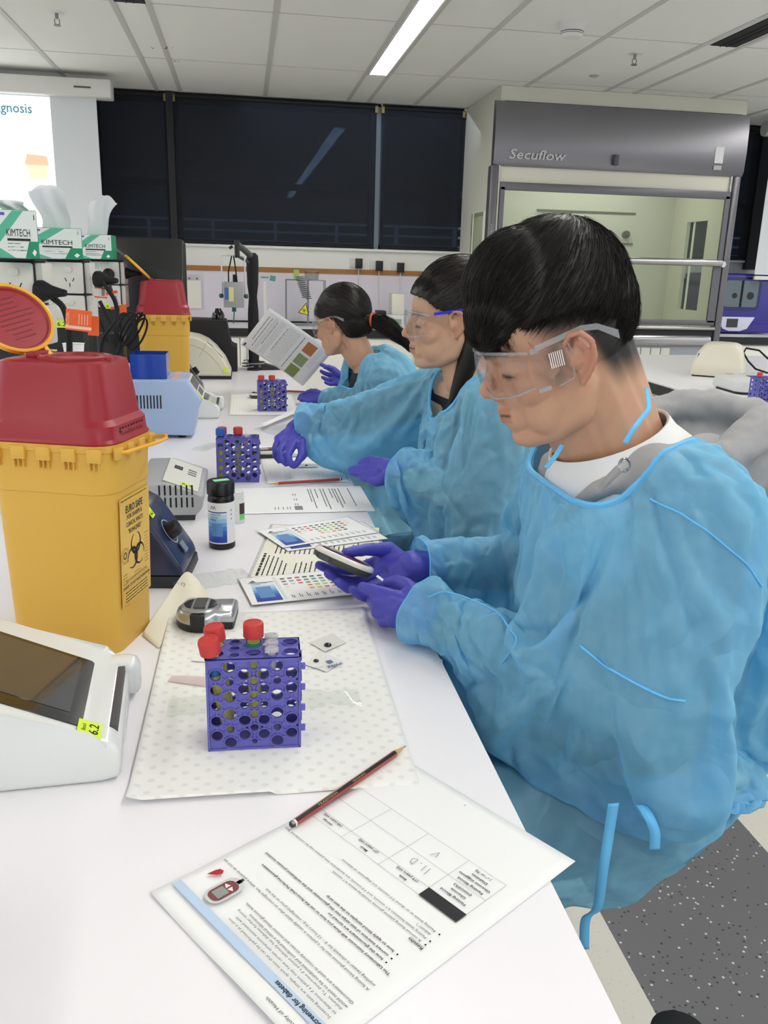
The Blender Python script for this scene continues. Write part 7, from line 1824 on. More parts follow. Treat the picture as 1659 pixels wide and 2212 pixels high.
# t-shirt collar, hoodie shoulders and hood
def collar_ring(c, ax, rx, ry, tilt, r, name, m, parent, squash=1.0):
    pts = [Vector(c) + RZ(tilt[0]) @ (RY(tilt[1]) @ Vector((rx*math.cos(2*math.pi*k/40), ry*math.sin(2*math.pi*k/40), 0))) for k in range(40)]
    return MB().tube(pts, r, 10, closed=True).build(name, m, parent)
tee = MB(); b_c = Vector(sk['neck'])
Fc = Matrix.Translation(b_c + Vector((0.006, 0, -0.012))) @ RY(D(-24))
tee.loft([[tuple(Fc @ Vector((rx*math.cos(2*math.pi*k/36), ry*math.sin(2*math.pi*k/36), z))) for k in range(36)] for rx, ry, z in ((0.072, 0.070, 0.034), (0.076, 0.075, 0.036), (0.082, 0.082, 0.018), (0.112, 0.135, -0.030), (0.125, 0.17, -0.08), (0.10, 0.15, -0.16))], cap0=False, cap1=False)
o = tee.build('t_shirt', M_TEE, px_); sd = o.modifiers.new('t', 'SOLIDIFY'); sd.thickness = 0.002
hd = MB()
nkb = b_c
# hoodie: shoulders with an open collar, plus the hood lying down the back
for s, sh in ((-1, 'shL'), (1, 'shR')):
    P0 = nkb + Vector((-0.075, s*0.040, -0.075)); P1 = nkb + Vector((-0.050, s*0.078, -0.030)); P2 = nkb + Vector((0.015, s*0.092, 0.004)); P3 = nkb + Vector((0.085, s*0.07, 0.018))
    chain(hd, [P0, P1, P2, P3], [0.013, 0.016, 0.020, 0.026], flat=0.7)
    cap(hd, nkb + Vector((0.02, s*0.08, -0.02)), Vector(sk[sh]), 0.048, 0.055); cap(hd, Vector(sk[sh]), Vector(sk['el' + ('L' if s < 0 else 'R')]), 0.055, 0.050); cap(hd, Vector(sk['el' + ('L' if s < 0 else 'R')]), Vector(sk['wr' + ('L' if s < 0 else 'R')]).lerp(Vector(sk['el' + ('L' if s < 0 else 'R')]), 0.25), 0.048, 0.034)
uvs(hd, Vector(sk['chest']) + Vector((0.02, 0, -0.02)), (0.120, 0.170, 0.135)); cap(hd, sk['chest'], sk['waist'], 0.130, 0.130); cap(hd, sk['waist'], sk['pelvis'], 0.130, 0.135)
me = fuse_mesh(hd, 0.006, 3)
HOODIE = me.copy(); hcol = me
link_mesh('hoodie', me, M_HOOD, px_)
hh = MB()   # the hood: a slack bag behind the neck, open towards the back of the head
A = [(0.085, -0.10, 0.010), (0.15, -0.085, 0.045), (0.23, -0.035, 0.030), (0.255, 0.03, 0.020), (0.23, 0.09, 0.030), (0.15, 0.12, 0.040), (0.085, 0.11, 0.02)]
chain(hh, [nkb + Vector(p) for p in A], [0.024, 0.030, 0.034, 0.035, 0.033, 0.030, 0.026], flat=0.8)
chain(hh, [nkb + Vector((p[0]*0.92 + 0.012, p[1]*0.85, p[2] - 0.055)) for p in A], [0.028, 0.038, 0.040, 0.040, 0.038, 0.032, 0.028])
cap(hh, nkb + Vector((0.11, -0.05, -0.07)), nkb + Vector((0.18, 0.02, -0.14)), 0.05, 0.045)
me = fuse_mesh(hh, 0.005, 5); P = coords(me)
for i in range(len(P)):
    p = Vector(P[i]); P[i] += np.array(me.vertices[i].normal) * (noise.noise(p * 22) * 0.010 + noise.noise(p * 60) * 0.003)
set_coords(me, P); link_mesh('hood', me, M_HOOD, px_)
# eyelet and drawstring
ey = at_d(1350, 1005, 0.905)
MB().tube([ey + Vector((0.006*math.cos(a), 0.0015, 0.007*math.sin(a))) for a in [2*math.pi*k/20 for k in range(20)]], 0.0014, 6, closed=True).build('eyelet', mat('chrome', ''), px_)
MB().tube([ey, at_d(1335, 1015, 0.895), at_d(1318, 1032, 0.90), at_d(1300, 1052, 0.915)], 0.0048, 8).build('drawstring', M_HOOD, px_)

M_TROUSER = mat('dark_trousers', '#1c2026', 0.85)
def trousers(parent, sk, shoe='#2a2a2c'):
    g = lambda k: Vector(sk[k]); tb = MB()
    cap(tb, g('hipL'), g('hipR'), 0.088, 0.088)
    for s in 'LR': cap(tb, g('hip' + s), g('kn' + s), 0.086, 0.062); cap(tb, g('kn' + s), g('an' + s) + Vector((0, 0, 0.02)), 0.066, 0.050)
    link_mesh('trousers', fuse_mesh(tb, 0.012, 3), M_TROUSER, parent)
    for s in 'LR':
        sb = MB(); cap(sb, g('an' + s) + Vector((0.02, 0, -0.02)), g('an' + s) + Vector((-0.15, 0, -0.04)), 0.050, 0.044, flat=0.9); link_mesh('shoe', fuse_mesh(sb, 0.006, 3), mat('shoe_dark', shoe, 0.6), parent)
trousers(px_, sk)
# gloves and what they hold
gR = glove(px_, dict(index=[(815, 1215, 1.37), (755, 1234, 1.36), (715, 1230, 1.345), (690, 1221, 1.335)], middle=[(825, 1235, 1.35), (768, 1256, 1.335), (732, 1252, 1.32), (709, 1239, 1.305)],
    ring=[(835, 1255, 1.33), (788, 1274, 1.31), (751, 1270, 1.295), (730, 1257, 1.285)], little=[(845, 1275, 1.31), (810, 1294, 1.29), (780, 1288, 1.275), (760, 1273, 1.268)],
    thumb=[(868, 1212, 1.365), (842, 1186, 1.365), (792, 1187, 1.34), (748, 1194, 1.318)]), (892, 1222, 1.335), (936, 1227, 1.352), 0.0285)
gL = glove(px_, dict(index=[(856, 1292, 1.21), (822, 1280, 1.215), (798, 1273, 1.225), (782, 1267, 1.235)], middle=[(850, 1306, 1.20), (812, 1301, 1.215), (803, 1299, 1.245), (814, 1290, 1.262)],
    ring=[(850, 1322, 1.195), (815, 1322, 1.215), (812, 1318, 1.245), (826, 1309, 1.262)], little=[(853, 1338, 1.19), (828, 1344, 1.21), (832, 1338, 1.235), (846, 1328, 1.248)],
    thumb=[(893, 1285, 1.215), (880, 1266, 1.23), (858, 1256, 1.245), (838, 1258, 1.255)]), (903, 1330, 1.19), (935, 1340, 1.17), 0.0245)
mc = at_d(737, 1212, 1.305); mx_ = (at_d(797, 1240, 1.30) - at_d(673, 1186, 1.31))
hand_meter('ivory and charcoal glucose meter with maroon face held in the young man’s gloved hand', frame(mc - Vector((0, 0, 0.010)), mx_, (0.40, 0.16, 0.90)), group=None)
a_ = at_d(814, 1244, 1.275); b_ = at_d(840, 1263, 1.262)
t = thing('test_strip', 'thin white test strip pinched between the young man’s gloved fingers', 'test strip', M=frame(a_, b_ - a_, (0.2, -0.5, 0.8)))
L = (b_ - a_).length
MB().box(0, L, -0.0022, 0.0022, 0, 0.0006).build('strip', mat('strip_white', '#e9e9ee', 0.4), t)

# his gown
gb = MB(); V = lambda k: Vector(sk[k])
uvs(gb, V('chest') + Vector((0.01, -0.005, -0.01)), (0.155, 0.172, 0.160), 16); cap(gb, V('chest'), V('waist') + Vector((0.0, -0.01, 0.07)), 0.155, 0.160, n=24)
uvs(gb, V('waist') + Vector((0.03, -0.025, 0.065)), (0.165, 0.175, 0.120), 16)
cap(gb, V('pelvis') + Vector((0.0, -0.06, 0.05)), V('pelvis') + Vector((0.0, 0.06, 0.05)), 0.13, 0.13)
cap(gb, V('hipL') + Vector((0.0, -0.005, -0.01)), V('hipR') + Vector((0.0, 0.0, -0.01)), 0.112, 0.112)
cap(gb, V('neck') + Vector((-0.010, -0.085, -0.075)), V('neck') + Vector((-0.010, 0.085, -0.075)), 0.080, 0.080)
for s in 'LR':
    cap(gb, V('neck') + Vector((0.01, 0, -0.035)), V('sh' + s), 0.072, 0.075); cap(gb, V('chest') + Vector((0, 0, 0.03)), V('sh' + s), 0.10, 0.078)
    cap(gb, V('hip' + s) + Vector((0, 0, -0.02)), V('kn' + s) + Vector((0, 0, -0.01)), 0.116, 0.105)
cap(gb, V('hipL') + Vector((0.0, -0.02, -0.09)), V('knL') + Vector((0.02, -0.02, -0.08)), 0.110, 0.095); cap(gb, V('hipR') + Vector((0, 0.02, -0.1)), V('knR') + Vector((0, 0.02, -0.10)), 0.10, 0.095)
cap(gb, V('shL'), V('elL') + Vector((0.015, -0.010, 0.0)), 0.078, 0.088, n=20); cap(gb, V('elL') + Vector((0.015, -0.01, 0.0)), V('wrL').lerp(V('elL'), 0.12), 0.088, 0.060, n=20); cap(gb, V('wrL').lerp(V('elL'), 0.12), V('wrL') + Vector((-0.035, 0.045, 0.0)), 0.060, 0.055)
cap(gb, V('shR'), V('elR'), 0.080, 0.080, n=18); cap(gb, V('elR'), V('wrR').lerp(V('elR'), 0.12), 0.080, 0.055, n=18); cap(gb, V('wrR').lerp(V('elR'), 0.12), V('wrR') + Vector((-0.04, -0.01, 0.0)), 0.055, 0.048)
gm = fuse_mesh(gb, 0.0075, 4)
cuffL = (V('wrL') + Vector((-0.02, 0.028, 0)), (V('wrL') - V('elL')).normalized()); cuffR = (V('wrR') + Vector((-0.022, -0.006, 0)), (V('wrR') - V('elR')).normalized())
neckc = np.array(V('neck') + Vector((-0.02, 0.0, -0.01)))
def neckmask(P, k=1.0):
    d_ = P - neckc; # opening tilted forward
    hgt = d_[:, 2] + 0.62 * d_[:, 0]; rad = np.sqrt(((d_[:, 0] - 0.005)/(0.100*k))**2 + ((d_[:, 1] + 0.012)/(0.125*k))**2); return (rad < 1) & (d_[:, 2] + 0.35 * d_[:, 0] > -0.048 - (k - 1) * 0.1)
def cut_m(P):
    k = neckmask(P)
    for c_, n_ in (cuffL, cuffR):
        c_ = np.array(c_); n_ = np.array(n_); d_ = P - c_; k |= ((d_ @ n_) > 0) & (np.linalg.norm(d_, axis=1) < 0.11)
    k |= P[:, 2] < 0.672 + 0.050 * sstep(0.40, 0.50, P[:, 0])
    return k
def pin_m(P):
    w_ = np.zeros(len(P)); w_[neckmask(P, 1.14)] = 1
    for c_, n_ in (cuffL, cuffR):
        d_ = P - np.array(c_); w_ = np.maximum(w_, (1 - sstep(0.0, 0.018, np.abs(d_ @ np.array(n_)))) * (np.linalg.norm(d_, axis=1) < 0.11) * 0.9)
    return w_
cb = MB(); cb.bm.from_mesh(HOODIE); body_limbs(cb, sk, 1.12); cap(cb, V('hipL') + Vector((0.1, -0.0, -0.05)), V('hipR') + Vector((0.1, 0, -0.05)), 0.09, 0.09)
cbm = fuse_mesh(cb, 0.012, 1)
GF = 26
gm = sim_gown(gm, cbm, cut_m, pin_m, GF, -0.21, bench=BENCH_ME)
go = link_mesh('gown', gm, M_GOWN, px_); ss = go.modifiers.new('s', 'SUBSURF'); ss.levels = 1; ss.render_levels = 1
binding(px_, 'neck_binding', gm, V('neck') + Vector((-0.03, 0, -0.02)), 0.0038)
binding(px_, 'cuff_edge', gm, cuffL[0], 0.0012); binding(px_, 'cuff_edge', gm, cuffR[0], 0.0012)
ribbon(px_, 'neck_tie', [at_d(1398, 838, 0.935), at_d(1402, 880, 0.90), at_d(1385, 905, 0.885), at_d(1370, 925, 0.875), at_d(1350, 958, 0.875)], 0.006, side=(0.9, 0, -0.35))
ribbon(px_, 'neck_tie', [at_d(1215, 960, 0.99), at_d(1200, 985, 0.97), at_d(1180, 1010, 0.95)], 0.006, side=(0.9, 0, -0.35))
ribbon(px_, 'waist_tie', [at_y(1325, 1735, 0.725), at_y(1315, 1800, 0.725), at_y(1302, 1880, 0.72), at_y(1290, 1960, 0.74), at_y(1265, 1985, 0.76), at_y(1262, 2050, 0.77)], 0.012)
ribbon(px_, 'waist_tie', [at_y(1385, 1738, 0.735), at_y(1402, 1765, 0.72), at_y(1415, 1800, 0.715), at_y(1414, 1836, 0.715)], 0.012)

# stitched seams of the gown: thin ridges laid along its own surface
def surface_seam(parent, name, me, px_pts, r=0.0011, step=9):
    from mathutils.bvhtree import BVHTree
    b = bmesh.new(); b.from_mesh(me); bv = BVHTree.FromBMesh(b); b.free(); pts = []
    for (x0, y0), (x1, y1) in zip(px_pts[:-1], px_pts[1:]):
        n = max(2, int(math.hypot(x1 - x0, y1 - y0) / step))
        for k in range(n):
            r_ = ray(x0 + (x1 - x0) * k / n, y0 + (y1 - y0) * k / n).normalized(); h = bv.ray_cast(CAM, r_)
            if h[0] is not None and (not pts or (h[0] - pts[-1]).length < 0.08): pts.append(h[0] + h[1] * (0.001 if h[1].dot(r_) < 0 else -0.001))
    for _ in range(2): pts = [pts[0]] + [(pts[i-1] + pts[i] * 2 + pts[i+1]) / 4 for i in range(1, len(pts) - 1)] + [pts[-1]]
    if len(pts) > 3: MB().tube(pts, r, 6).build(name, M_BIND, parent)
surface_seam(px_, 'shoulder_seam', gm, [(1405, 1080), (1470, 1108), (1545, 1160), (1610, 1215), (1652, 1275)])
surface_seam(px_, 'sleeve_seam', gm, [(1255, 1395), (1310, 1440), (1380, 1480), (1440, 1508), (1488, 1515)], 0.0016)
surface_seam(px_, 'sleeve_seam', gm, [(925, 1290), (1000, 1258), (1060, 1300), (1120, 1385), (1080, 1440)], 0.0012)
# ================================================================== THE TWO YOUNG WOMEN
def hair_back(P, tie):
    v = np.array(tie) - P; return v / (np.linalg.norm(v, axis=1, keepdims=True) + 1e-6)
def woman_hair(parent, HMx, tie, low, seed, tail, tailr, m=M_HAIR2, lock=None):
    hb = MB(); uvs(hb, (-0.012, 0, 0.052), (0.103, 0.082, 0.096), 16); uvs(hb, (0.030, 0, 0.052), (0.069, 0.072, 0.066), 12); uvs(hb, (-0.045, 0, 0.005), (0.058, 0.066, 0.062), 12)
    cap(hb, Vector(tie) * 0.8, tie, 0.050, 0.020)
    hm = fuse_mesh(hb, 0.0035, 6, 0.5); HPx = coords(hm); HNx = np.empty(len(HPx)*3); hm.vertices.foreach_get('normal', HNx); HNx = HNx.reshape(-1, 3)
    keepf = lambda x, y, z: z > low(x, y)
    b = bmesh.new(); b.from_mesh(hm); b.verts.ensure_lookup_table(); kk = ~keepf(HPx[:, 0], HPx[:, 1], HPx[:, 2])
    bmesh.ops.delete(b, geom=[b.verts[i] for i in np.nonzero(kk)[0]], context='VERTS'); b.to_mesh(hm); b.free(); hm.transform(HMx)
    o = link_mesh('hair', hm, m, parent); sd = o.modifiers.new('t', 'SOLIDIFY'); sd.thickness = 0.005; sd.offset = -1
    a = shell_hair(HPx, HNx, 5200, lambda x, y, z: z > low(x, y) + 0.001, 0.03, 0.055, lambda P: hair_back(P, tie), 0.0005, seed, lift=0.05)
    # the tail: a bundle of fibres round a drooping line
    R = np.random.RandomState(seed + 5); n = 1500; tp = [Vector(p) for p in tail]; K = len(tp) - 1
    ang = R.uniform(0, 2*math.pi, n); rr_ = np.sqrt(R.uniform(0, 1, n)); offs = []
    W = [np.array(p) for p in tp]; wr = [0.35, 1.0, 1.0, 0.85, 0.5, 0.25]
    base = np.stack([np.cos(ang) * rr_, np.sin(ang) * rr_, R.normal(size=n) * 0.3], 1)
    pts = [W[i][None, :] + base * tailr * wr[min(i, 5)] + R.normal(size=(n, 3)) * 0.0012 for i in range(K + 1)]
    tl = strand_mesh(pts[0], [q - pts[0] for q in pts[1:]], 0.0009, 0.4)
    core = MB(); 
    for i in range(K): cap(core, tp[i], tp[i+1], tailr * wr[min(i, 5)] * 0.8, tailr * wr[min(i+1, 5)] * 0.8)
    cm = fuse_mesh(core, 0.005, 3)
    join_meshes('hair_strands', [a], m, parent, HMx); join_meshes('ponytail', [tl, cm], m, parent, HMx)
def make_woman(lab, HMx, sk, skin, gown_caps, cuffs, neck_r, neck_tilt, hem, colour, voxel, frames, expand, inner, hair, goggle_lab, brow=True):
    p_ = thing('person', lab, 'person', (0, 0, 0))
    hp = head_parts(MB(), False); b2 = MB(); hp.bm.verts.index_update(); b2._add([HMx @ v.co for v in hp.bm.verts], [[v.index for v in f.verts] for f in hp.bm.faces]); hp.bm.free()
    nk = Vector(sk['neck']); cap(b2, HMx @ Vector((-0.022, 0, -0.02)), nk, 0.044, 0.048); cap(b2, HMx @ Vector((0.005, 0, -0.05)), nk + Vector((-0.015, 0, 0)), 0.034, 0.040)
    body_limbs(b2, sk, 0.86); me = fuse_mesh(b2, 0.0032, 4, 0.5); PH = np_x(HMx.inverted(), coords(me)); add_pigment(me, head_pigment(PH, False, skin, None))
    link_mesh('body', me, M_SKIN, p_)
    hair(p_); trousers(p_, sk)
    V = lambda k: Vector(sk[k]); ib = MB(); uvs(ib, V('chest'), (0.118, 0.160, 0.135)); cap(ib, V('chest'), V('waist'), 0.122, 0.118); cap(ib, V('waist'), V('pelvis'), 0.118, 0.13)
    for s in 'LR':
        cap(ib, V('neck') + Vector((0.01, 0, -0.05)), V('sh' + s), 0.042, 0.048); cap(ib, V('sh' + s), V('el' + s), 0.049, 0.044); cap(ib, V('el' + s), V('wr' + s).lerp(V('el' + s), 0.3), 0.042, 0.033)
    im = fuse_mesh(ib, 0.008, 2); cbm = im.copy(); link_mesh('shirt', im, inner, p_)
    gb = MB(); gown_caps(gb, V); gm = fuse_mesh(gb, voxel, 4); nc = np.array(V('neck') + Vector((-0.015, 0, -0.01)))
    def nmask(P, k=1.0):
        d_ = P - nc; return (np.sqrt(((d_[:, 0])/(neck_r*k))**2 + (d_[:, 1]/(neck_r*k))**2) < 1) & (d_[:, 2] + neck_tilt * d_[:, 0] > -0.10) & (d_[:, 2] > -0.13)
    def cut(P):
        k = nmask(P) | (P[:, 2] < hem)
        for c_, n_ in cuffs: d_ = P - np.array(c_); k |= ((d_ @ np.array(n_)) > 0) & (np.linalg.norm(d_, axis=1) < 0.10)
        return k
    def pin(P):
        w_ = np.zeros(len(P)); w_[nmask(P, 1.15)] = 1
        for c_, n_ in cuffs: d_ = P - np.array(c_); w_ = np.maximum(w_, (1 - sstep(0.0, 0.02, np.abs(d_ @ np.array(n_)))) * (np.linalg.norm(d_, axis=1) < 0.10) * 0.9)
        return w_
    cb = MB(); cb.bm.from_mesh(cbm); body_limbs(cb, sk, 1.10); cm = fuse_mesh(cb, 0.016, 1)
    gm = sim_gown(gm, cm, cut, pin, frames, expand, bench=BENCH_ME); go = link_mesh('gown', gm, M_GOWN, p_); ss = go.modifiers.new('s', 'SUBSURF'); ss.levels = 1; ss.render_levels = 1
    binding(p_, 'neck_binding', gm, Vector(nc), 0.0035)
    for c_, n_ in cuffs: binding(p_, 'cuff_edge', gm, c_, 0.0012)
    if goggle_lab: goggles(goggle_lab, HMx @ T(-0.006, 0, 0.0), side_vents=False, armm=colour)
    return p_

# second student: reaches out to the bench with her far hand
H1 = head_frame(982, 700, 1.80, 174, 3, 0, 0.96)
s1 = dict(neck=(0.475, 1.775, 1.165), chest=(0.52, 1.76, 1.03), waist=(0.57, 1.75, 0.87), pelvis=(0.60, 1.75, 0.75), shL=(0.50, 1.60, 1.125), shR=(0.44, 1.925, 1.125), elL=(0.455, 1.53, 0.95), elR=(0.275, 2.02, 1.045),
          wrL=tuple(at_d(856, 1014, 1.775)), wrR=tuple(at_d(648, 918, 2.115)), hipL=(0.57, 1.66, 0.73), hipR=(0.57, 1.84, 0.73), knL=(0.20, 1.64, 0.70), knR=(0.20, 1.86, 0.70), anL=(0.24, 1.64, 0.30), anR=(0.24, 1.86, 0.30))
V1 = lambda k: Vector(s1[k])
def caps1(gb, V):
    uvs(gb, V('chest') + Vector((0.0, 0, -0.01)), (0.150, 0.190, 0.150), 16); cap(gb, V('chest'), V('waist'), 0.150, 0.17, n=22); cap(gb, V('waist'), V('pelvis') + Vector((0, 0, 0.02)), 0.17, 0.15)
    for s in 'LR':
        cap(gb, V('neck') + Vector((0.01, 0, -0.035)), V('sh' + s), 0.062, 0.065); cap(gb, V('chest') + Vector((0, 0, 0.03)), V('sh' + s), 0.09, 0.066)
        cap(gb, V('hip' + s), V('kn' + s), 0.125, 0.105); cap(gb, V('hip' + s) + Vector((0, 0, -0.12)), V('kn' + s) + Vector((0, 0, -0.12)), 0.10, 0.09)
    cap(gb, V('shR'), V('elR'), 0.070, 0.082, n=20); cap(gb, V('elR'), V('wrR').lerp(V('elR'), 0.2), 0.082, 0.060, n=20); cap(gb, V('wrR').lerp(V('elR'), 0.2), V('wrR') + (V('wrR') - V('elR')).normalized() * 0.03, 0.060, 0.045)
    cap(gb, V('shL'), V('elL'), 0.070, 0.076, n=20); cap(gb, V('elL'), V('wrL').lerp(V('elL'), 0.15), 0.076, 0.062, n=20); cap(gb, V('wrL').lerp(V('elL'), 0.15), V('wrL') + (V('wrL') - V('elL')).normalized() * 0.03, 0.058, 0.045)
cf1 = [(V1('wrR') + (V1('elR') - V1('wrR')).normalized() * 0.008, (V1('wrR') - V1('elR')).normalized()), (V1('wrL') + (V1('elL') - V1('wrL')).normalized() * 0.012, (V1('wrL') - V1('elL')).normalized())]
low1 = lambda x, y: np.interp(x, [-0.06, -0.030, -0.012, 0.02, 0.05, 0.075, 0.10], [-0.040, -0.034, 0.022, 0.024, 0.036, 0.058, 0.068])
blue_arm = mat('goggle_arm_blue', '#2330c8', 0.3)
pw1 = make_woman('young woman with a high black ponytail, reaching her gloved hand down to the bench', H1, s1, '#cda487', caps1, cf1, 0.082, 0.9, 0.56, blue_arm, 0.0085, 22, -0.17,
    mat('dark_top', '#151a24', 0.85), lambda p_: woman_hair(p_, H1, (-0.085, 0, 0.115), low1, 21, [(-0.085, 0, 0.115), (-0.115, 0.0, 0.10), (-0.125, 0, 0.04), (-0.11, 0, -0.04), (-0.09, 0, -0.11), (-0.08, 0, -0.16)], 0.026),
    'clear safety glasses with blue arms worn by the woman reaching to the bench')
lk = MB(); chain(lk, [H1 @ Vector(p) for p in ((-0.035, 0.050, 0.0), (-0.030, 0.056, -0.05), (-0.015, 0.050, -0.10), (0.005, 0.045, -0.155), (0.022, 0.042, -0.185))], [0.024, 0.024, 0.021, 0.014, 0.004]); 
link_mesh('hair_lock', fuse_mesh(lk, 0.004, 4), M_HAIR2, pw1)
glove(pw1, dict(index=[(652, 955, 2.055), (652, 980, 2.03), (645, 996, 2.02), (636, 1007, 2.018)], middle=[(634, 958, 2.045), (622, 982, 2.015), (625, 997, 2.01), (632, 1006, 2.012)], ring=[(616, 955, 2.055), (604, 976, 2.025), (608, 993, 2.018), (618, 1002, 2.018)],
    little=[(603, 948, 2.075), (594, 968, 2.055), (595, 985, 2.045), (603, 996, 2.038)], thumb=[(655, 945, 2.10), (660, 966, 2.08), (653, 985, 2.06), (641, 1001, 2.035)]), (640, 925, 2.11), (668, 905, 2.10), 0.026)
glove(pw1, dict(index=[(825, 999, 1.80), (802, 993, 1.81), (789, 996, 1.812), (780, 1001, 1.812)], middle=[(822, 1010, 1.79), (796, 1010, 1.80), (775, 1012, 1.80), (758, 1015, 1.80)], ring=[(824, 1020, 1.78), (799, 1024, 1.785), (778, 1024, 1.79), (762, 1022, 1.795)],
    little=[(828, 1030, 1.77), (810, 1036, 1.77), (793, 1036, 1.775), (781, 1033, 1.78)], thumb=[(842, 1024, 1.76), (827, 1036, 1.755), (813, 1041, 1.755), (801, 1039, 1.76)]), (852, 1014, 1.775), (885, 1018, 1.76), 0.026)

# farthest student: turned away, reading a sheet of paper
H2 = head_frame(742, 704, 2.90, 142, 12, 0, 0.97)
s2 = dict(neck=(0.400, 2.93, 1.085), chest=(0.475, 2.95, 0.98), waist=(0.50, 2.95, 0.87), pelvis=(0.56, 2.95, 0.77), shL=(0.46, 2.80, 1.045), shR=(0.42, 3.10, 1.05), elL=(0.41, 2.84, 0.955), elR=(0.43, 3.22, 0.955),
          wrL=tuple(at_d(705, 862, 3.12)), wrR=tuple(at_d(752, 828, 3.34)), hipL=(0.54, 2.86, 0.735), hipR=(0.54, 3.04, 0.735), knL=(0.20, 2.85, 0.70), knR=(0.20, 3.06, 0.70), anL=(0.24, 2.85, 0.30), anR=(0.24, 3.06, 0.30))
V2_ = lambda k: Vector(s2[k])
def caps2(gb, V):
    uvs(gb, V('chest'), (0.125, 0.180, 0.140), 14); cap(gb, V('chest'), V('waist'), 0.128, 0.150, n=20); cap(gb, V('waist'), V('pelvis'), 0.165, 0.15)
    for s in 'LR':
        cap(gb, V('neck') + Vector((0.01, 0, -0.03)), V('sh' + s), 0.058, 0.062); cap(gb, V('hip' + s), V('kn' + s), 0.125, 0.105); cap(gb, V('hip' + s) + Vector((0, 0, -0.12)), V('kn' + s) + Vector((0, 0, -0.12)), 0.10, 0.09)
        cap(gb, V('sh' + s), V('el' + s), 0.060, 0.058, n=16); cap(gb, V('el' + s), V('wr' + s), 0.058, 0.044, n=16); cap(gb, V('wr' + s), V('wr' + s) + (V('wr' + s) - V('el' + s)).normalized() * 0.03, 0.048, 0.044)
cf2 = [(V2_('wr' + s) + (V2_('el' + s) - V2_('wr' + s)).normalized() * 0.008, (V2_('wr' + s) - V2_('el' + s)).normalized()) for s in 'LR']
low2 = lambda x, y: np.interp(x, [-0.06, -0.030, -0.012, 0.02, 0.05, 0.075, 0.10], [-0.050, -0.044, 0.026, 0.030, 0.036, 0.052, 0.060])
pw2 = make_woman('young woman farthest away with a low black ponytail, reading a printed sheet', H2, s2, '#c89c80', caps2, cf2, 0.078, 0.8, 0.58, M_GOGE, 0.012, 20, -0.15,
    CLOTHM, lambda p_: woman_hair(p_, H2, (-0.105, 0, 0.005), low2, 31, [(-0.105, 0, 0.005), (-0.135, -0.01, -0.005), (-0.165, -0.02, -0.03), (-0.19, -0.03, -0.06), (-0.21, -0.04, -0.09), (-0.225, -0.05, -0.12)], 0.030),
    'clear goggles worn by the farthest young woman')
c_ = H2 @ Vector((-0.118, 0, 0.002)); pts = [c_ + Vector((0.017*math.cos(a) * 0.5, 0.017*math.cos(a), 0.020*math.sin(a))) for a in [2*math.pi*k/16 for k in range(16)]]
MB().tube(pts, 0.0045, 8, closed=True).build('hair_tie', mat('hair_tie_orange', '#b5512e', 0.4), pw2)
glove(pw2, dict(index=[(722, 802, 3.37), (708, 795, 3.38), (700, 790, 3.38), (694, 788, 3.375)], middle=[(722, 812, 3.36), (706, 808, 3.36), (699, 805, 3.36), (694, 802, 3.36)], ring=[(724, 820, 3.35), (709, 820, 3.345), (702, 818, 3.345), (697, 815, 3.345)],
    little=[(728, 828, 3.34), (714, 830, 3.335), (708, 828, 3.335), (703, 826, 3.335)], thumb=[(730, 808, 3.34), (720, 797, 3.335), (710, 793, 3.33), (702, 793, 3.33)]), (742, 818, 3.36), (765, 835, 3.30), 0.026)
glove(pw2, dict(index=[(680, 850, 3.14), (665, 849, 3.15), (655, 852, 3.15), (648, 856, 3.15)], middle=[(680, 856, 3.13), (664, 857, 3.135), (654, 860, 3.135), (646, 861, 3.135)], ring=[(682, 861, 3.12), (667, 863, 3.12), (657, 864, 3.12), (650, 864, 3.12)],
    little=[(686, 865, 3.11), (673, 867, 3.11), (665, 867, 3.11), (658, 866, 3.11)], thumb=[(692, 852, 3.12), (682, 846, 3.13), (672, 845, 3.135), (664, 847, 3.14)]), (704, 860, 3.12), (728, 858, 3.08), 0.026)
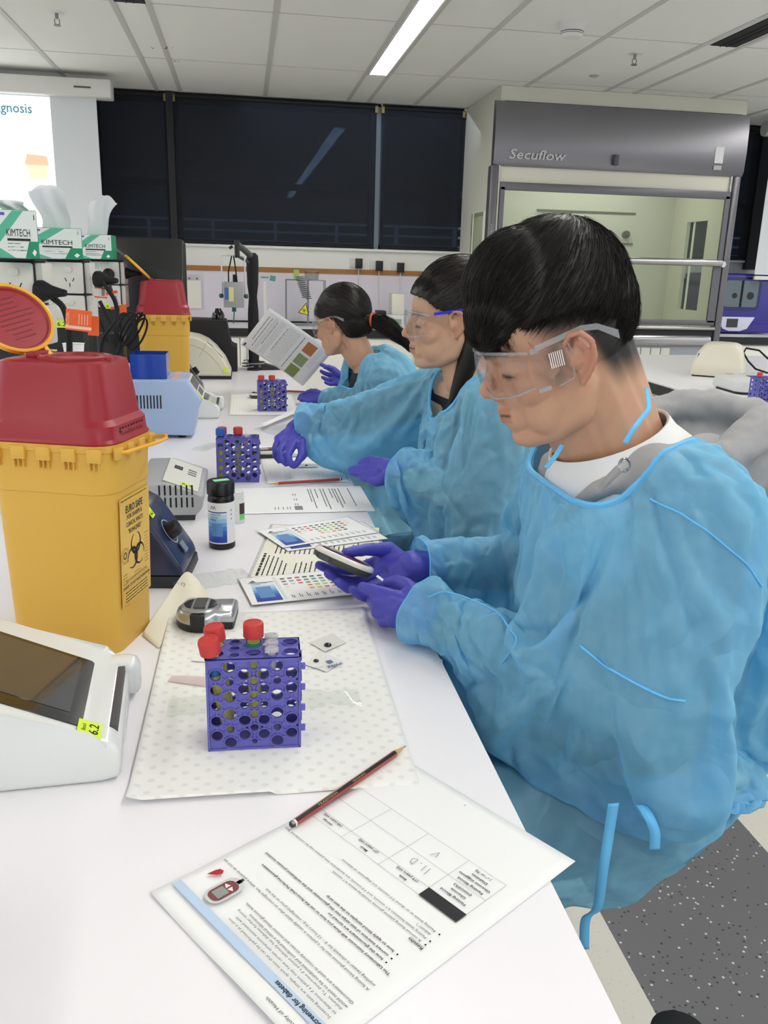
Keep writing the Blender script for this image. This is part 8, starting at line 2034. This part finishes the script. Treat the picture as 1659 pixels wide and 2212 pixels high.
# the sheet she reads
A_, B2_, D2_ = at_d(582, 665, 3.25), at_d(718, 760, 3.36), at_d(534, 753, 3.37)
ux = (B2_ - A_); uy = (D2_ - A_); LX, LY = ux.length, uy.length
FP = frame(A_, ux, uy.cross(ux) * -1) if False else frame(A_, ux, ux.cross(uy))
t = thing('printed_sheet', 'printed sheet with three small photographs held up by the farthest young woman', 'sheet of paper', M=FP)
g = MB(); vs = []; fs = []; n = 14
for j in range(n + 1):
    for i in range(n + 1): u, v = i/n, j/n; vs.append((u*LX, v*LY, 0.012 * math.sin(u * 3.1) * (0.4 + 0.6*v)))
for j in range(n):
    for i in range(n): a = j*(n+1) + i; fs.append((a, a+1, a+n+2, a+n+1))
g._add(vs, fs); o = g.build('sheet', PAPER, t, angle=80); sd = o.modifiers.new('t', 'SOLIDIFY'); sd.thickness = 0.0004; sd.offset = 0
p = Print(); rr = random.Random(6)
# lines run down the short side, starting from the far left edge
def colbar(x, y0, y1, w_):
    y = y0
    while y < y1:
        L = min(rr.uniform(0.008, 0.03), y1 - y); p.rect(x, x + w_, y, y + L); y += L + 0.0025
p.mi = 0
for x in (0.020, 0.034, 0.060, 0.105): colbar(x * 1.0, 0.03, LY * (0.75 if x != 0.034 else 0.9), 0.003)
p.mi = 1
for x in (0.045, 0.050, 0.055, 0.070, 0.075, 0.080, 0.085, 0.090, 0.112, 0.118, 0.124, 0.130, 0.136, 0.142, 0.148, 0.154, 0.160): colbar(x, 0.02, LY * 0.93, 0.0016)
p.mi = 0; colbar(0.178, 0.02, LY * 0.93, 0.004)
for k, (y0, ms_) in enumerate(((0.025, (2, 3)), (0.090, (4, 5)), (0.150, (6, 7)))):
    p.mi = ms_[0]; p.rect(0.200, 0.245, y0, y0 + 0.052); p.mi = ms_[1]
    p.poly([(0.205, y0 + 0.008), (0.225, y0 + 0.004), (0.242, y0 + 0.02), (0.236, y0 + 0.046), (0.214, y0 + 0.038)], z=0.0006)
p.mi = 1
for x in (0.255, 0.262, 0.269): colbar(x, 0.02, LY * 0.6, 0.0016)
p.mi = 8; p.rect(0.006, 0.014, LY * 0.90, LY * 0.97)
o = p.build('print', [mat('print_slate', '#8d95a8', 0.7), mat('print_pale', '#bcc1c9', 0.7), mat('photo_orange', '#b5704a', 0.6), mat('photo_white', '#d8d3cf', 0.6), mat('photo_green', '#8a9a6a', 0.6), mat('photo_slate', '#3c4658', 0.6), mat('photo_olive', '#7d8c4c', 0.6), mat('photo_sand', '#b3ab98', 0.6), mat('print_navy', '#2b3a78', 0.6)], t)
for v in o.data.vertices: v.co.z += 0.012 * math.sin(v.co.x / LX * 3.1) * (0.4 + 0.6 * v.co.y / LY) - 0.0009
